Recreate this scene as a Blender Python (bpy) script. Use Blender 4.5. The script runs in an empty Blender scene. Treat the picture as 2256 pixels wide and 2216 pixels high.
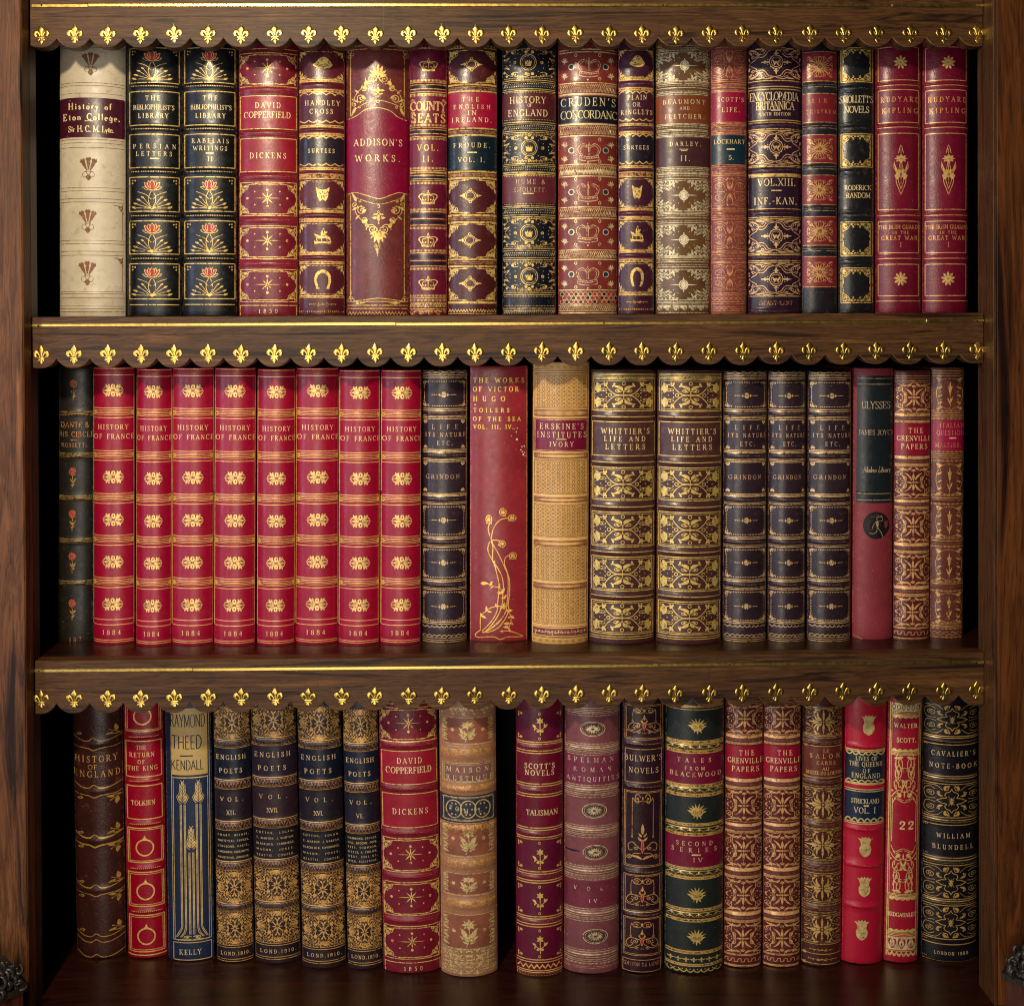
import bpy, math, random
from mathutils import Vector, Matrix
R = math.radians
sc = bpy.context.scene
COL = sc.collection
K = 0.0004                      # metres per photo pixel on the plane of the spines
# ------------------------------------------------------------------ camera
F = 2400.0
PW, PH = 2256.0, 2216.0
YAW, PITCH, ROLL = 0.0139, 0.007, 0.0046
FOOT = (1095.0, 715.0)          # where the camera's perpendicular meets the bookcase
CAM = Vector((0, -F * K, 0))
fw = Vector((math.sin(YAW) * math.cos(PITCH), math.cos(YAW) * math.cos(PITCH), -math.sin(PITCH)))
rt0 = Vector((math.cos(YAW), -math.sin(YAW), 0))
up0 = rt0.cross(fw)
rt = rt0 * math.cos(ROLL) - up0 * math.sin(ROLL)
up = up0 * math.cos(ROLL) + rt0 * math.sin(ROLL)
CX0 = FOOT[0] - F * rt.y / fw.y
CY0 = FOOT[1] + F * up.y / fw.y
cam = bpy.data.cameras.new('camera')
cam.sensor_width = 36.0
cam.lens = F / PW * 36.0
cam.shift_x = (PW / 2 - CX0) / PW
cam.shift_y = -(PH / 2 - CY0) / PW
cam.clip_start, cam.clip_end = 0.02, 50
camo = bpy.data.objects.new('camera', cam)
COL.objects.link(camo)
camo.matrix_world = Matrix(((rt.x, up.x, -fw.x, CAM.x), (rt.y, up.y, -fw.y, CAM.y), (rt.z, up.z, -fw.z, CAM.z), (0, 0, 0, 1)))
sc.camera = camo

def ray(px, py):
    return fw + rt * ((px - CX0) / F) - up * ((py - CY0) / F)
def at(px, py, Y):              # the point of the plane y = Y seen at a photo pixel
    d = ray(px, py)
    return CAM + d * ((Y - CAM.y) / d.y)
# ------------------------------------------------------------------ world, lamps, exposure
w = bpy.data.worlds.new('World'); sc.world = w; w.use_nodes = True
bg = w.node_tree.nodes['Background']
bg.inputs['Color'].default_value = (0.75, 0.8, 1.0, 1)
bg.inputs['Strength'].default_value = 0.012
sc.view_settings.view_transform = 'Standard'
sc.view_settings.look = 'None'
sc.view_settings.exposure = 0
sc.view_settings.gamma = 1
sc.view_settings.use_curve_mapping = False
sc.render.filter_size = 1.1
sc.cycles.filter_width = 1.1

def lamp(name, loc, target, sx, sy, power, color, shape='RECTANGLE'):
    l = bpy.data.lights.new(name, 'AREA'); l.shape = shape
    l.size = sx * K; l.size_y = sy * K; l.energy = power; l.color = color
    o = bpy.data.objects.new(name, l); COL.objects.link(o)
    o.location = Vector(loc) * K
    d = (Vector(target) - Vector(loc)) * K
    o.rotation_euler = d.to_track_quat('-Z', 'Y').to_euler()
    return o
lamp('warm_lamp', (-900, -2250, 1040), (-50, 0, -250), 170, 170, 8.5, (1.0, 0.86, 0.62), 'DISK')
lamp('left_window', (-3500, -2000, 0), (100, 0, -400), 600, 2600, 5.5, (0.60, 0.72, 1.0))
lamp('near_window', (-2300, -2700, -250), (0, 0, -300), 420, 2600, 2.4, (0.90, 0.93, 1.0))
lamp('room_fill', (-700, -3400, -650), (0, 0, -450), 1300, 2700, 6.8, (1.0, 0.92, 0.82))  # fill light added to lift the lower rows and give the brass reflections
# ------------------------------------------------------------------ helpers
def lin(c):
    def f(v):
        v = v / 255.0
        return v / 12.92 if v <= 0.04045 else ((v + 0.055) / 1.055) ** 2.4
    return tuple(f(v) for v in c)

def tag(o, label=None, cat=None, group=None, kind=None):
    if label: o['label'] = label
    if cat: o['category'] = cat
    if group: o['group'] = group
    if kind: o['kind'] = kind
    return o
def empty(name, loc=(0, 0, 0)):
    o = bpy.data.objects.new(name, None); COL.objects.link(o); o.location = loc
    o.empty_display_size = 0.02
    return o
def mesh_obj(name, verts, faces, mat, parent=None, smooth=True, mats=None, fmat=None):
    me = bpy.data.meshes.new(name)
    me.from_pydata(verts, [], faces)
    for m in (mats or [mat]): me.materials.append(m)
    me.polygons.foreach_set('use_smooth', [smooth] * len(me.polygons))
    if fmat: me.polygons.foreach_set('material_index', fmat)
    me.update()
    o = bpy.data.objects.new(name, me); COL.objects.link(o)
    if parent: o.parent = parent
    return o
def copy_tree(o, parent=None):
    c = o.copy(); COL.objects.link(c)
    if parent: c.parent = parent
    for ch in list(o.children): copy_tree(ch, c)
    return c

class MB:                        # a small mesh collector
    def __init__(s): s.v = []; s.f = []; s.m = []
    def box(s, x0, x1, y0, y1, z0, z1, mi=0):
        n = len(s.v)
        s.v += [(x, y, z) for z in (z0, z1) for y in (y0, y1) for x in (x0, x1)]
        for q in ((0, 1, 5, 4), (2, 6, 7, 3), (0, 4, 6, 2), (1, 3, 7, 5), (4, 5, 7, 6), (0, 2, 3, 1)):
            s.f.append(tuple(n + i for i in q)); s.m.append(mi)
    def bbox(s, x0, x1, y0, y1, z0, z1, b, mi=0):     # box with chamfered edges
        n = len(s.v)
        X, Y, Z = (x0, x1), (y0, y1), (z0, z1)
        idx = {}
        for i in (0, 1):
            for j in (0, 1):
                for k in (0, 1):
                    sx, sy, sz = (1, -1)[i], (1, -1)[j], (1, -1)[k]
                    idx[i, j, k, 0] = len(s.v); s.v.append((X[i], Y[j] + sy * b, Z[k] + sz * b))
                    idx[i, j, k, 1] = len(s.v); s.v.append((X[i] + sx * b, Y[j], Z[k] + sz * b))
                    idx[i, j, k, 2] = len(s.v); s.v.append((X[i] + sx * b, Y[j] + sy * b, Z[k]))
        def face(l):
            s.f.append(tuple(l)); s.m.append(mi)
        for i in (0, 1): face([idx[i, j, k, 0] for j, k in ((0, 0), (1, 0), (1, 1), (0, 1))])
        for j in (0, 1): face([idx[i, j, k, 1] for i, k in ((0, 0), (1, 0), (1, 1), (0, 1))])
        for k in (0, 1): face([idx[i, j, k, 2] for i, j in ((0, 0), (1, 0), (1, 1), (0, 1))])
        for i in (0, 1):
            for j in (0, 1): face([idx[i, j, 0, 0], idx[i, j, 1, 0], idx[i, j, 1, 1], idx[i, j, 0, 1]])
            for k in (0, 1): face([idx[i, 0, k, 0], idx[i, 1, k, 0], idx[i, 1, k, 2], idx[i, 0, k, 2]])
        for j in (0, 1):
            for k in (0, 1): face([idx[0, j, k, 1], idx[1, j, k, 1], idx[1, j, k, 2], idx[0, j, k, 2]])
        for i in (0, 1):
            for j in (0, 1):
                for k in (0, 1): face([idx[i, j, k, 0], idx[i, j, k, 1], idx[i, j, k, 2]])
    def sweep(s, pts, wid, hei, Y0, mi=0, n=6):       # a half round moulding swept along a path in the xz plane, bulging to -y
        pts = [Vector((p[0], p[1])) for p in pts]
        base = len(s.v); m = len(pts)
        for i, p in enumerate(pts):
            a = pts[max(0, i - 1)]; b = pts[min(m - 1, i + 1)]
            t = (b - a); t = t.normalized() if t.length > 1e-12 else Vector((1, 0))
            nn = Vector((-t.y, t.x))
            for k in range(n + 1):
                an = math.pi * k / n
                q = p + nn * (wid[i] * math.cos(an))
                s.v.append((q.x, Y0 - hei[i] * math.sin(an), q.y))
        for i in range(m - 1):
            for k in range(n):
                a = base + i * (n + 1) + k
                s.f.append((a, a + 1, a + n + 2, a + n + 1)); s.m.append(mi)
    def build(s, name, mats, parent=None, smooth=False):
        mats = mats if isinstance(mats, list) else [mats]
        return mesh_obj(name, s.v, s.f, None, parent, smooth, mats, s.m)

def recalc(o):
    import bmesh
    bm = bmesh.new(); bm.from_mesh(o.data)
    bmesh.ops.recalc_face_normals(bm, faces=bm.faces)
    bm.to_mesh(o.data); bm.free()
    return o
# ------------------------------------------------------------------ materials
def nt(name):
    m = bpy.data.materials.new(name); m.use_nodes = True
    t = m.node_tree
    return m, t, t.nodes['Principled BSDF']
def N(t, typ, **kw):
    n = t.nodes.new(typ)
    for k, v in kw.items():
        if k in n.inputs: n.inputs[k].default_value = v
        else: setattr(n, k, v)
    return n
def coords(t, seed, scale=(1, 1, 1)):
    tc = N(t, 'ShaderNodeTexCoord'); mp = N(t, 'ShaderNodeMapping')
    rnd = random.Random(seed)
    mp.inputs['Location'].default_value = (rnd.uniform(-5, 5), rnd.uniform(-5, 5), rnd.uniform(-5, 5))
    mp.inputs['Scale'].default_value = scale
    t.links.new(tc.outputs['Object'], mp.inputs['Vector'])
    return mp.outputs['Vector']
def ramp(t, fac, stops):
    r = N(t, 'ShaderNodeValToRGB')
    while len(r.color_ramp.elements) < len(stops): r.color_ramp.elements.new(0.5)
    for e, (p, c) in zip(r.color_ramp.elements, stops):
        e.position = p; e.color = (c[0], c[1], c[2], 1)
    t.links.new(fac, r.inputs['Fac'])
    return r.outputs['Color']
def mul(c, f): return tuple(min(1, v * f) for v in c)
def mixc(a, b, f): return tuple(x * (1 - f) + y * f for x, y in zip(a, b))

_lm = {}
def leather(rgb, rough=0.29, mott=0.42, wear=0.3, grain=0.25, wearc=None, spec=0.5):
    key = (rgb, rough, mott, wear, grain, wearc)
    if key in _lm: return _lm[key]
    m, t, b = nt('leather')
    c = lin(rgb)
    seed = sum(rgb) * 7 + len(_lm) * 13
    v = coords(t, seed)
    n1 = N(t, 'ShaderNodeTexNoise', Scale=44.0, Detail=8.0, Roughness=0.7)
    t.links.new(v, n1.inputs['Vector'])
    c1 = ramp(t, n1.outputs['Fac'], [(0.25, mul(c, 1 - mott)), (0.5, c), (0.78, mul(c, 1 + mott))])
    n2 = N(t, 'ShaderNodeTexNoise', Scale=150.0, Detail=7.0, Roughness=0.72)
    t.links.new(v, n2.inputs['Vector'])
    lo = ramp(t, n2.outputs['Fac'], [(0.34, (1, 1, 1)), (0.44, (0, 0, 0))])
    mx = N(t, 'ShaderNodeMixRGB', blend_type='MIX')
    sf = N(t, 'ShaderNodeMath', operation='MULTIPLY'); sf.inputs[1].default_value = wear
    t.links.new(lo, sf.inputs[0]); t.links.new(sf.outputs[0], mx.inputs['Fac'])
    t.links.new(c1, mx.inputs['Color1'])
    wc = lin(wearc) if wearc else mixc(mul(c, 1.6), (0.30, 0.20, 0.13), 0.35)
    mx.inputs['Color2'].default_value = (*wc, 1)
    t.links.new(mx.outputs['Color'], b.inputs['Base Color'])
    vo = N(t, 'ShaderNodeTexNoise', Scale=620.0, Detail=3.0)
    t.links.new(v, vo.inputs['Vector'])
    rr = N(t, 'ShaderNodeMapRange')
    rr.inputs['From Min'].default_value = 0.3; rr.inputs['From Max'].default_value = 0.7
    rr.inputs['To Min'].default_value = rough - 0.10; rr.inputs['To Max'].default_value = rough + 0.14
    t.links.new(n2.outputs['Fac'], rr.inputs['Value']); t.links.new(rr.outputs['Result'], b.inputs['Roughness'])
    b.inputs['Specular IOR Level'].default_value = spec
    bp = N(t, 'ShaderNodeBump', Strength=grain, Distance=0.0004)
    ad = N(t, 'ShaderNodeMath', operation='ADD')
    t.links.new(vo.outputs['Fac'], ad.inputs[0]); t.links.new(n2.outputs['Fac'], ad.inputs[1])
    t.links.new(ad.outputs[0], bp.inputs['Height']); t.links.new(bp.outputs['Normal'], b.inputs['Normal'])
    _lm[key] = m
    return m

def cloth(rgb, rough=0.6):
    m = leather(rgb, rough, 0.22, 0.12, 0.5)
    return m

_gm = {}
def gilt(rgb, rough=0.42, metal=0.3, worn=0.0, name='gilt'):
    key = (rgb, rough, metal, worn)
    if key in _gm: return _gm[key]
    m, t, b = nt(name)
    c = mul(lin(rgb), 1.14)
    v = coords(t, sum(rgb))
    n1 = N(t, 'ShaderNodeTexNoise', Scale=230.0, Detail=4.0, Roughness=0.7)
    t.links.new(v, n1.inputs['Vector'])
    col = ramp(t, n1.outputs['Fac'], [(0.3, mul(c, 0.55)), (0.52, c), (0.8, mul(c, 1.25))])
    t.links.new(col, b.inputs['Base Color'])
    b.inputs['Metallic'].default_value = metal
    b.inputs['Roughness'].default_value = rough
    if worn > 0:
        n2 = N(t, 'ShaderNodeTexNoise', Scale=420.0, Detail=3.0, Roughness=0.7)
        t.links.new(v, n2.inputs['Vector'])
        al = ramp(t, n2.outputs['Fac'], [(0.30 + worn * 0.18, (0, 0, 0)), (0.42 + worn * 0.18, (1, 1, 1))])
        t.links.new(al, b.inputs['Alpha'])
    _gm[key] = m
    return m
GOLD = gilt((226, 186, 104), worn=0.25)
GOLDB = gilt((238, 200, 112))
PALE = gilt((236, 208, 150), 0.45, 0.2, 0.15)
DULL = gilt((170, 128, 66), 0.42, 0.35, 0.45)
COPPER = gilt((206, 140, 92), 0.42, 0.35, 0.45)
STRAW = gilt((222, 200, 146), 0.42, 0.3, 0.2)
FAINT = gilt((176, 138, 100), 0.5, 0.2, 0.6)
BROWN = gilt((112, 66, 24), 0.6, 0.0, 0.2, 'blind_stamp')
UMBER = gilt((120, 72, 30), 0.55, 0.0, 0.1, 'brown_stamp')
NAVY = gilt((20, 24, 32), 0.5, 0.0, 0.0, 'navy_ink')
BLACK = gilt((16, 13, 16), 0.5, 0.0, 0.1, 'black_ink')
REDI = gilt((170, 26, 32), 0.5, 0.0, 0.1, 'red_inlay')
TEAL = gilt((22, 44, 60), 0.4, 0.0, 0.0, 'blue_inlay')
REDB = gilt((170, 40, 36), 0.45, 0.0, 0.35, 'red_band')
OCHRE = gilt((196, 142, 74), 0.45, 0.2, 0.55, 'worn_gilt')
WHITE = gilt((210, 200, 190), 0.7, 0.0, 0.3, 'paper_chip')

def wood(name, dark, light, rough=0.4, axis='x', scale=1.0, bump=0.25, seed=1, spec=0.5, burr=0.0):
    m, t, b = nt(name)
    st = {'x': (1.2, 18, 18), 'z': (18, 18, 1.2), 'y': (18, 1.2, 18)}[axis]
    v = coords(t, seed, tuple(a * scale for a in st))
    src = v
    if burr > 0:
        nb = N(t, 'ShaderNodeTexNoise', Scale=0.9, Detail=3.0)
        t.links.new(v, nb.inputs['Vector'])
        mm = N(t, 'ShaderNodeMixRGB', blend_type='ADD', Fac=burr)
        t.links.new(v, mm.inputs['Color1']); t.links.new(nb.outputs['Color'], mm.inputs['Color2'])
        src = mm.outputs['Color']
    n1 = N(t, 'ShaderNodeTexNoise', Scale=3.2, Detail=8.0, Roughness=0.62, Distortion=0.9)
    t.links.new(src, n1.inputs['Vector'])
    n2 = N(t, 'ShaderNodeTexNoise', Scale=16.0, Detail=4.0, Roughness=0.7)
    t.links.new(src, n2.inputs['Vector'])
    d, l = lin(dark), lin(light)
    col = ramp(t, n1.outputs['Fac'], [(0.36, d), (0.47, mixc(d, l, 0.62)), (0.53, mixc(d, l, 0.3)), (0.66, l)])
    mx = N(t, 'ShaderNodeMixRGB', blend_type='MULTIPLY', Fac=0.65)
    g = ramp(t, n2.outputs['Fac'], [(0.36, (0.34, 0.30, 0.28)), (0.5, (1, 1, 1))])
    t.links.new(col, mx.inputs['Color1']); t.links.new(g, mx.inputs['Color2'])
    # fine open pores and broad clouding
    n3 = N(t, 'ShaderNodeTexNoise', Scale=46.0, Detail=3.0, Roughness=0.6)
    t.links.new(src, n3.inputs['Vector'])
    g3 = ramp(t, n3.outputs['Fac'], [(0.34, (0.40, 0.36, 0.34)), (0.43, (1, 1, 1)), (0.62, (1, 1, 1)), (0.72, (1.0, 1.0, 1.0))])
    mx3 = N(t, 'ShaderNodeMixRGB', blend_type='MULTIPLY', Fac=0.7)
    t.links.new(mx.outputs['Color'], mx3.inputs['Color1']); t.links.new(g3, mx3.inputs['Color2'])
    v4 = coords(t, seed + 50)
    n4 = N(t, 'ShaderNodeTexNoise', Scale=9.0, Detail=4.0, Roughness=0.6)
    t.links.new(v4, n4.inputs['Vector'])
    g4 = ramp(t, n4.outputs['Fac'], [(0.3, (0.68, 0.66, 0.64)), (0.6, (1, 1, 1))])
    mx4 = N(t, 'ShaderNodeMixRGB', blend_type='MULTIPLY', Fac=0.8)
    t.links.new(mx3.outputs['Color'], mx4.inputs['Color1']); t.links.new(g4, mx4.inputs['Color2'])
    t.links.new(mx4.outputs['Color'], b.inputs['Base Color'])
    b.inputs['Roughness'].default_value = rough
    b.inputs['Specular IOR Level'].default_value = spec
    bp = N(t, 'ShaderNodeBump', Strength=bump, Distance=0.0006)
    t.links.new(n2.outputs['Fac'], bp.inputs['Height']); t.links.new(bp.outputs['Normal'], b.inputs['Normal'])
    return m
W_LIP = wood('lightened_lip', (80, 56, 34), (138, 104, 70), 0.5, 'x', 1.6, 0.2, 31)  # down-facing bevel would be dark, so its bright edge is put into the colour
W_VAL = wood('walnut_valance', (40, 22, 10), (116, 76, 40), 0.5, 'x', 1.6, 0.3, 3, 0.28)
W_SHELF = wood('mahogany_shelf', (30, 12, 8), (66, 28, 18), 0.30, 'x', 1.2, 0.12, 5)
W_STILE = wood('walnut_stile', (36, 16, 7), (138, 84, 44), 0.5, 'z', 1.0, 0.4, 7, 0.28, burr=0.45)
W_RIGHT = wood('burr_walnut', (36, 16, 7), (134, 76, 34), 0.42, 'z', 0.7, 0.25, 11, 0.35, burr=0.9)
W_IN = wood('shaded_inside', (5, 3, 2), (14, 7, 5), 0.6, 'z', 1.0, 0.1, 9, 0.2)  # near-black: the shade inside the case is put into the colour
W_EDGE = wood('walnut_edge', (46, 25, 12), (104, 66, 36), 0.45, 'z', 1.4, 0.2, 13, 0.3)
W_SIDE = wood('shaded_post_joint', (34, 12, 8), (62, 26, 18), 0.45, 'z', 1.4, 0.2, 15)  # left post, its shadow put into the darker colour; also the veneer joints
def metal(name, rgb, rough, seed=2):
    m, t, b = nt(name)
    c = lin(rgb)
    v = coords(t, seed)
    n1 = N(t, 'ShaderNodeTexNoise', Scale=260.0, Detail=4.0)
    t.links.new(v, n1.inputs['Vector'])
    col = ramp(t, n1.outputs['Fac'], [(0.3, mul(c, 0.75)), (0.6, c)])
    t.links.new(col, b.inputs['Base Color'])
    b.inputs['Metallic'].default_value = 1.0
    rr = N(t, 'ShaderNodeMapRange')
    rr.inputs['To Min'].default_value = rough - 0.06; rr.inputs['To Max'].default_value = rough + 0.1
    t.links.new(n1.outputs['Fac'], rr.inputs['Value']); t.links.new(rr.outputs['Result'], b.inputs['Roughness'])
    return m
BRASS = metal('polished_brass', (230, 188, 92), 0.3)
BRASSD = metal('brass_strip', (236, 200, 108), 0.30, 4)
SCREW = metal('dull_steel', (70, 66, 62), 0.5, 6)
PAPER = leather((176, 150, 112), 0.8, 0.2, 0.2, 0.2)
# ------------------------------------------------------------------ the bookcase
YV = -104 * K                   # front of the valances
KV = K * (F * K + YV) / (F * K) # metres per photo pixel there
YS = -147 * K
YB = 430 * K                    # back panel
XL = at(70, 715, YV).x
XR = at(2169, 715, YV).x
WL = at(40, 715, 0).x           # the inner walls stand back behind the front posts
WR = at(2192, 715, 0).x
ZT = at(1100, -90, YS).z
ZB = at(1100, 2420, YS).z
SH = [dict(top=at(1100, -64, YV).z, brass=12.5, cusp=84, low=104),
      dict(top=at(1100, 694, YV).z, brass=713, cusp=786, low=806.5),
      dict(top=at(1100, 1447, YV).z, brass=1468, cusp=1541, low=1563)]
ZS = [SH[1]['top'], at(1100, 1420, 0).z, at(1100, 2136, 0).z]      # board tops that carry rows 1..3
case = empty('bookcase', (0, YV, ZB))
tag(case, 'dark walnut bookcase with scalloped shelf edges studded with gilt lilies', 'bookcase')
case_inv = Matrix.Translation(case.location).inverted()
def own(o, parent=None):        # hang a mesh built in world coordinates on the bookcase (or on one of its parts)
    o.parent = parent or case
    if parent is None: o.data.transform(case_inv)
    else: o.data.transform(case_inv)
    return o

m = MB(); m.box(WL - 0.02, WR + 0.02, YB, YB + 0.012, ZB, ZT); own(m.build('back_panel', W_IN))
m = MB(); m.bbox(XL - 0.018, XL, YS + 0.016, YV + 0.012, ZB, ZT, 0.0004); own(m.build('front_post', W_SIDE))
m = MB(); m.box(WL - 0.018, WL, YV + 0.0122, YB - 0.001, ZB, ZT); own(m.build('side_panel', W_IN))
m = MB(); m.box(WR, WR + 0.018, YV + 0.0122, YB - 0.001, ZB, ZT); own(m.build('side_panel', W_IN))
m = MB(); m.bbox(XL - 0.5, XL + 0.0004, YS, YS + 0.016, ZB, ZT, 0.0012); own(m.build('stile', W_STILE))
m = MB(); m.bbox(XR + 0.0026, XR + 0.5, YS, YS + 0.016, ZB, ZT, 0.0008); own(m.build('stile', W_RIGHT))
m = MB(); m.bbox(XR - 0.0004, XR + 0.0022, YS - 0.0006, YV + 0.012, ZB, ZT, 0.0004); own(m.build('front_post', W_EDGE))
# boards
for i in (0, 1, 2):
    t = SH[i]['top']
    m = MB(); m.bbox(WL + 0.0004, WR - 0.0004, YV + 0.0124, YB - 0.002, t - 0.016, t, 0.0008)
    own(m.build('shelf', W_SHELF))
for i in (1, 2):                # thin carrying boards lie a little under the lip
    pass
m = MB(); m.bbox(WL - 0.03, WR + 0.03, -560 * K, YB - 0.002, ZS[2] - 0.02, ZS[2], 0.001); own(m.build('shelf', W_SHELF))

studs = [90 + 73.69 * i for i in range(29)]
def fleur_mesh():
    m = MB(); s = KV
    def sw(pts, wid, h):
        n = []; wn = []
        for i in range(len(pts) - 1):
            for k in range(4):
                f = k / 4
                n.append((pts[i][0] * (1 - f) + pts[i + 1][0] * f, pts[i][1] * (1 - f) + pts[i + 1][1] * f)); wn.append(wid[i] * (1 - f) + wid[i + 1] * f)
        n.append(pts[-1]); wn.append(wid[-1])
        for _ in range(2):      # relax the path
            n = [n[0]] + [((n[i - 1][0] + 2 * n[i][0] + n[i + 1][0]) / 4, (n[i - 1][1] + 2 * n[i][1] + n[i + 1][1]) / 4) for i in range(1, len(n) - 1)] + [n[-1]]
        m.sweep([(a * s, b * s) for a, b in n], [x * s for x in wn], [max(0.22, min(x * 0.27, h * 0.62)) * s for x in wn], 0, n=6)
    sw([(0, 22), (0, 16.5), (0, 11.5), (0, 5), (0, -3)], [0.2, 4.6, 7.8, 4.0, 1.8], 2.6)
    for d in (1, -1):
        sw([(2.8 * d, -4.2), (5.0 * d, 2.2), (8.6 * d, 6.6), (12.4 * d, 6.4), (14.0 * d, 2.0), (12.2 * d, -2.4), (9.4 * d, -2.0)], [0.9, 1.9, 3.4, 4.6, 4.4, 3.0, 1.6], 2.4)
        sw([(1.6 * d, -8.5), (5.2 * d, -10.4), (7.6 * d, -12.6)], [1.8, 2.4, 1.6], 1.8)
    sw([(-7.8, -5.6), (0, -6.0), (7.8, -5.6)], [1.6, 2.3, 1.6], 2.6)
    sw([(0, -7), (0, -11), (0, -15.5), (0, -21.5)], [2.2, 3.2, 5.4, 0.3], 2.2)
    return m
fleur_proto = None
for i, S in enumerate(SH):
    xs = [at(p, S['cusp'], YV).x for p in studs]
    zc = at(1100, S['cusp'], YV).z; zl = at(1100, S['low'], YV).z
    # outline of the scalloped lower edge, left to right
    cusps = [XL + 0.0006] + [(xs[k] + xs[k + 1]) / 2 - 3 * KV for k in range(28)] + [XR - 0.0012]
    rnd = random.Random(40 + i)
    pts = []
    for k in range(29):
        a, b = cusps[k], cusps[k + 1]
        ca, cb = xs[k] - 39.5 * KV, xs[k] + 33.5 * KV
        dp = (zc - zl) * rnd.uniform(0.96, 1.05)
        n = 12
        for j in range(n + (1 if k == 28 else 0)):
            x = a + (b - a) * j / n
            q = max(-1, min(1, 2 * (x - ca) / (cb - ca) - 1))
            e = abs(q)
            z = zc - dp * (1 - e ** 2.6) - (0 if 0 < k < 28 else 0)
            pts.append((x, z))
    top = S['top']
    b = 1.6 * KV
    nrm = []
    for j in range(len(pts)):
        p0 = pts[max(0, j - 1)]; p1 = pts[min(len(pts) - 1, j + 1)]
        dx, dz = p1[0] - p0[0], p1[1] - p0[1]; l = math.hypot(dx, dz) or 1
        nrm.append((-dz / l, dx / l))
    v = []; f = []; fm = []
    n = len(pts)
    t1 = 31.5 * K
    for (x, z), (nx, nz) in zip(pts, nrm): v.append((x + nx * b * 0.8, YV, z + abs(nz) * b))      # front, inset
    for (x, z) in pts: v.append((x, YV + b * 0.9, z))
    for (x, z) in pts: v.append((x, YV + t1, z))
    tf = len(v)
    for (x, z) in pts: v.append((x, YV, top - b))
    for (x, z) in pts: v.append((x, YV + b, top))
    for (x, z) in pts: v.append((x, YV + t1, top))
    for j in range(n - 1):
        for r0, r1 in ((0, n), (n, 2 * n), (tf, 0), (tf + n, tf), (tf + 2 * n, tf + n), (2 * n, tf + 2 * n)):
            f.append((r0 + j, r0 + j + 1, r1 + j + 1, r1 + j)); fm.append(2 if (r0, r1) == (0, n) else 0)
    for e in (0, n - 1):
        f.append((e, n + e, 2 * n + e, tf + 2 * n + e, tf + n + e, tf + e)); fm.append(0)
    for px in ((845, 1452), (1344, 520), (1562, 700))[i]:      # glued joints in the veneer
        x = at(px, S['cusp'], YV).x
        q = len(v); v += [(x - 0.5 * KV, YV - 0.15 * KV, zc + 2 * KV), (x + 0.5 * KV, YV - 0.15 * KV, zc + 2 * KV), (x + 0.5 * KV, YV - 0.15 * KV, top - b), (x - 0.5 * KV, YV - 0.15 * KV, top - b)]
        f.append((q, q + 1, q + 2, q + 3)); fm.append(1)
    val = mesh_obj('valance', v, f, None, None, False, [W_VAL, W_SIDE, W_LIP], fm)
    recalc(val)
    own(val)
    tag(val, ('valance above the top row of books', 'valance above the middle row of red and brown books', 'valance above the bottom row of books')[i])
    zl2 = at(1100, (36, 733, 1487)[i], YV).z
    m = MB(); m.bbox(XL + 0.001, XR - 0.0014, YV - 0.9 * KV, YV + 0.5 * KV, zl2 - 0.8 * KV, zl2 + 0.8 * KV, 0.5 * KV); own(m.build('strip_edge', W_VAL), val)
    # brass strip in three lengths with its pins
    zb = at(1100, S['brass'], YV).z
    cuts = [(70, 194, 0.6), (194.6, 1964, -0.6), (1964.6, 2167, 0.8)] if i != 1 else [(68, 872, -0.7), (872.6, 2040, 0.5), (2040.6, 2167, -2.2)]
    if i == 2: cuts = [(74, 425, 0.0), (425.6, 1440, 0.6), (1440.6, 2167, -0.4)]
    for a, bb, dy in cuts:
        m = MB()
        xa, xb = at(a, S['brass'], YV).x, at(bb, S['brass'], YV).x
        hh = 3.6 * KV
        m.bbox(xa, xb, YV - 1.6 * KV, YV + 0.5 * KV, zb - dy * KV - hh, zb - dy * KV + hh, 1.1 * KV)
        own(m.build('brass_strip', BRASSD), val)
    for a in ((92, 1460, 1980, 2146), (85, 1330, 2050, 2152), (86, 1451, 1607, 2150))[i]:
        m = MB(); x = at(a, S['brass'], YV).x
        m.sweep([(x - 2.3 * KV, zb), (x - 1.2 * KV, zb), (x + 1.2 * KV, zb), (x + 2.3 * KV, zb)], [0.3 * KV, 2 * KV, 2 * KV, 0.3 * KV], [0.3 * KV, 1.4 * KV, 1.4 * KV, 0.3 * KV], YV - 1.5 * KV)
        own(m.build('screw', SCREW, None, True), val)
    # fleurs-de-lis
    zf = zc + 8.4 * KV
    for k, x in enumerate(xs):
        if fleur_proto is None:
            o = fleur_mesh().build('fleur_de_lis', BRASS, None, True)
            fleur_proto = o
        else:
            o = fleur_proto.copy(); COL.objects.link(o)
        o.parent = val
        o.location = case_inv @ Vector((x + rnd.uniform(-1, 1) * KV, YV - 0.3 * KV, zf + rnd.uniform(-1, 1) * KV))
        o.rotation_euler = (rnd.uniform(-0.05, 0.05), rnd.uniform(-0.07, 0.07), rnd.uniform(-0.06, 0.06))
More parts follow.
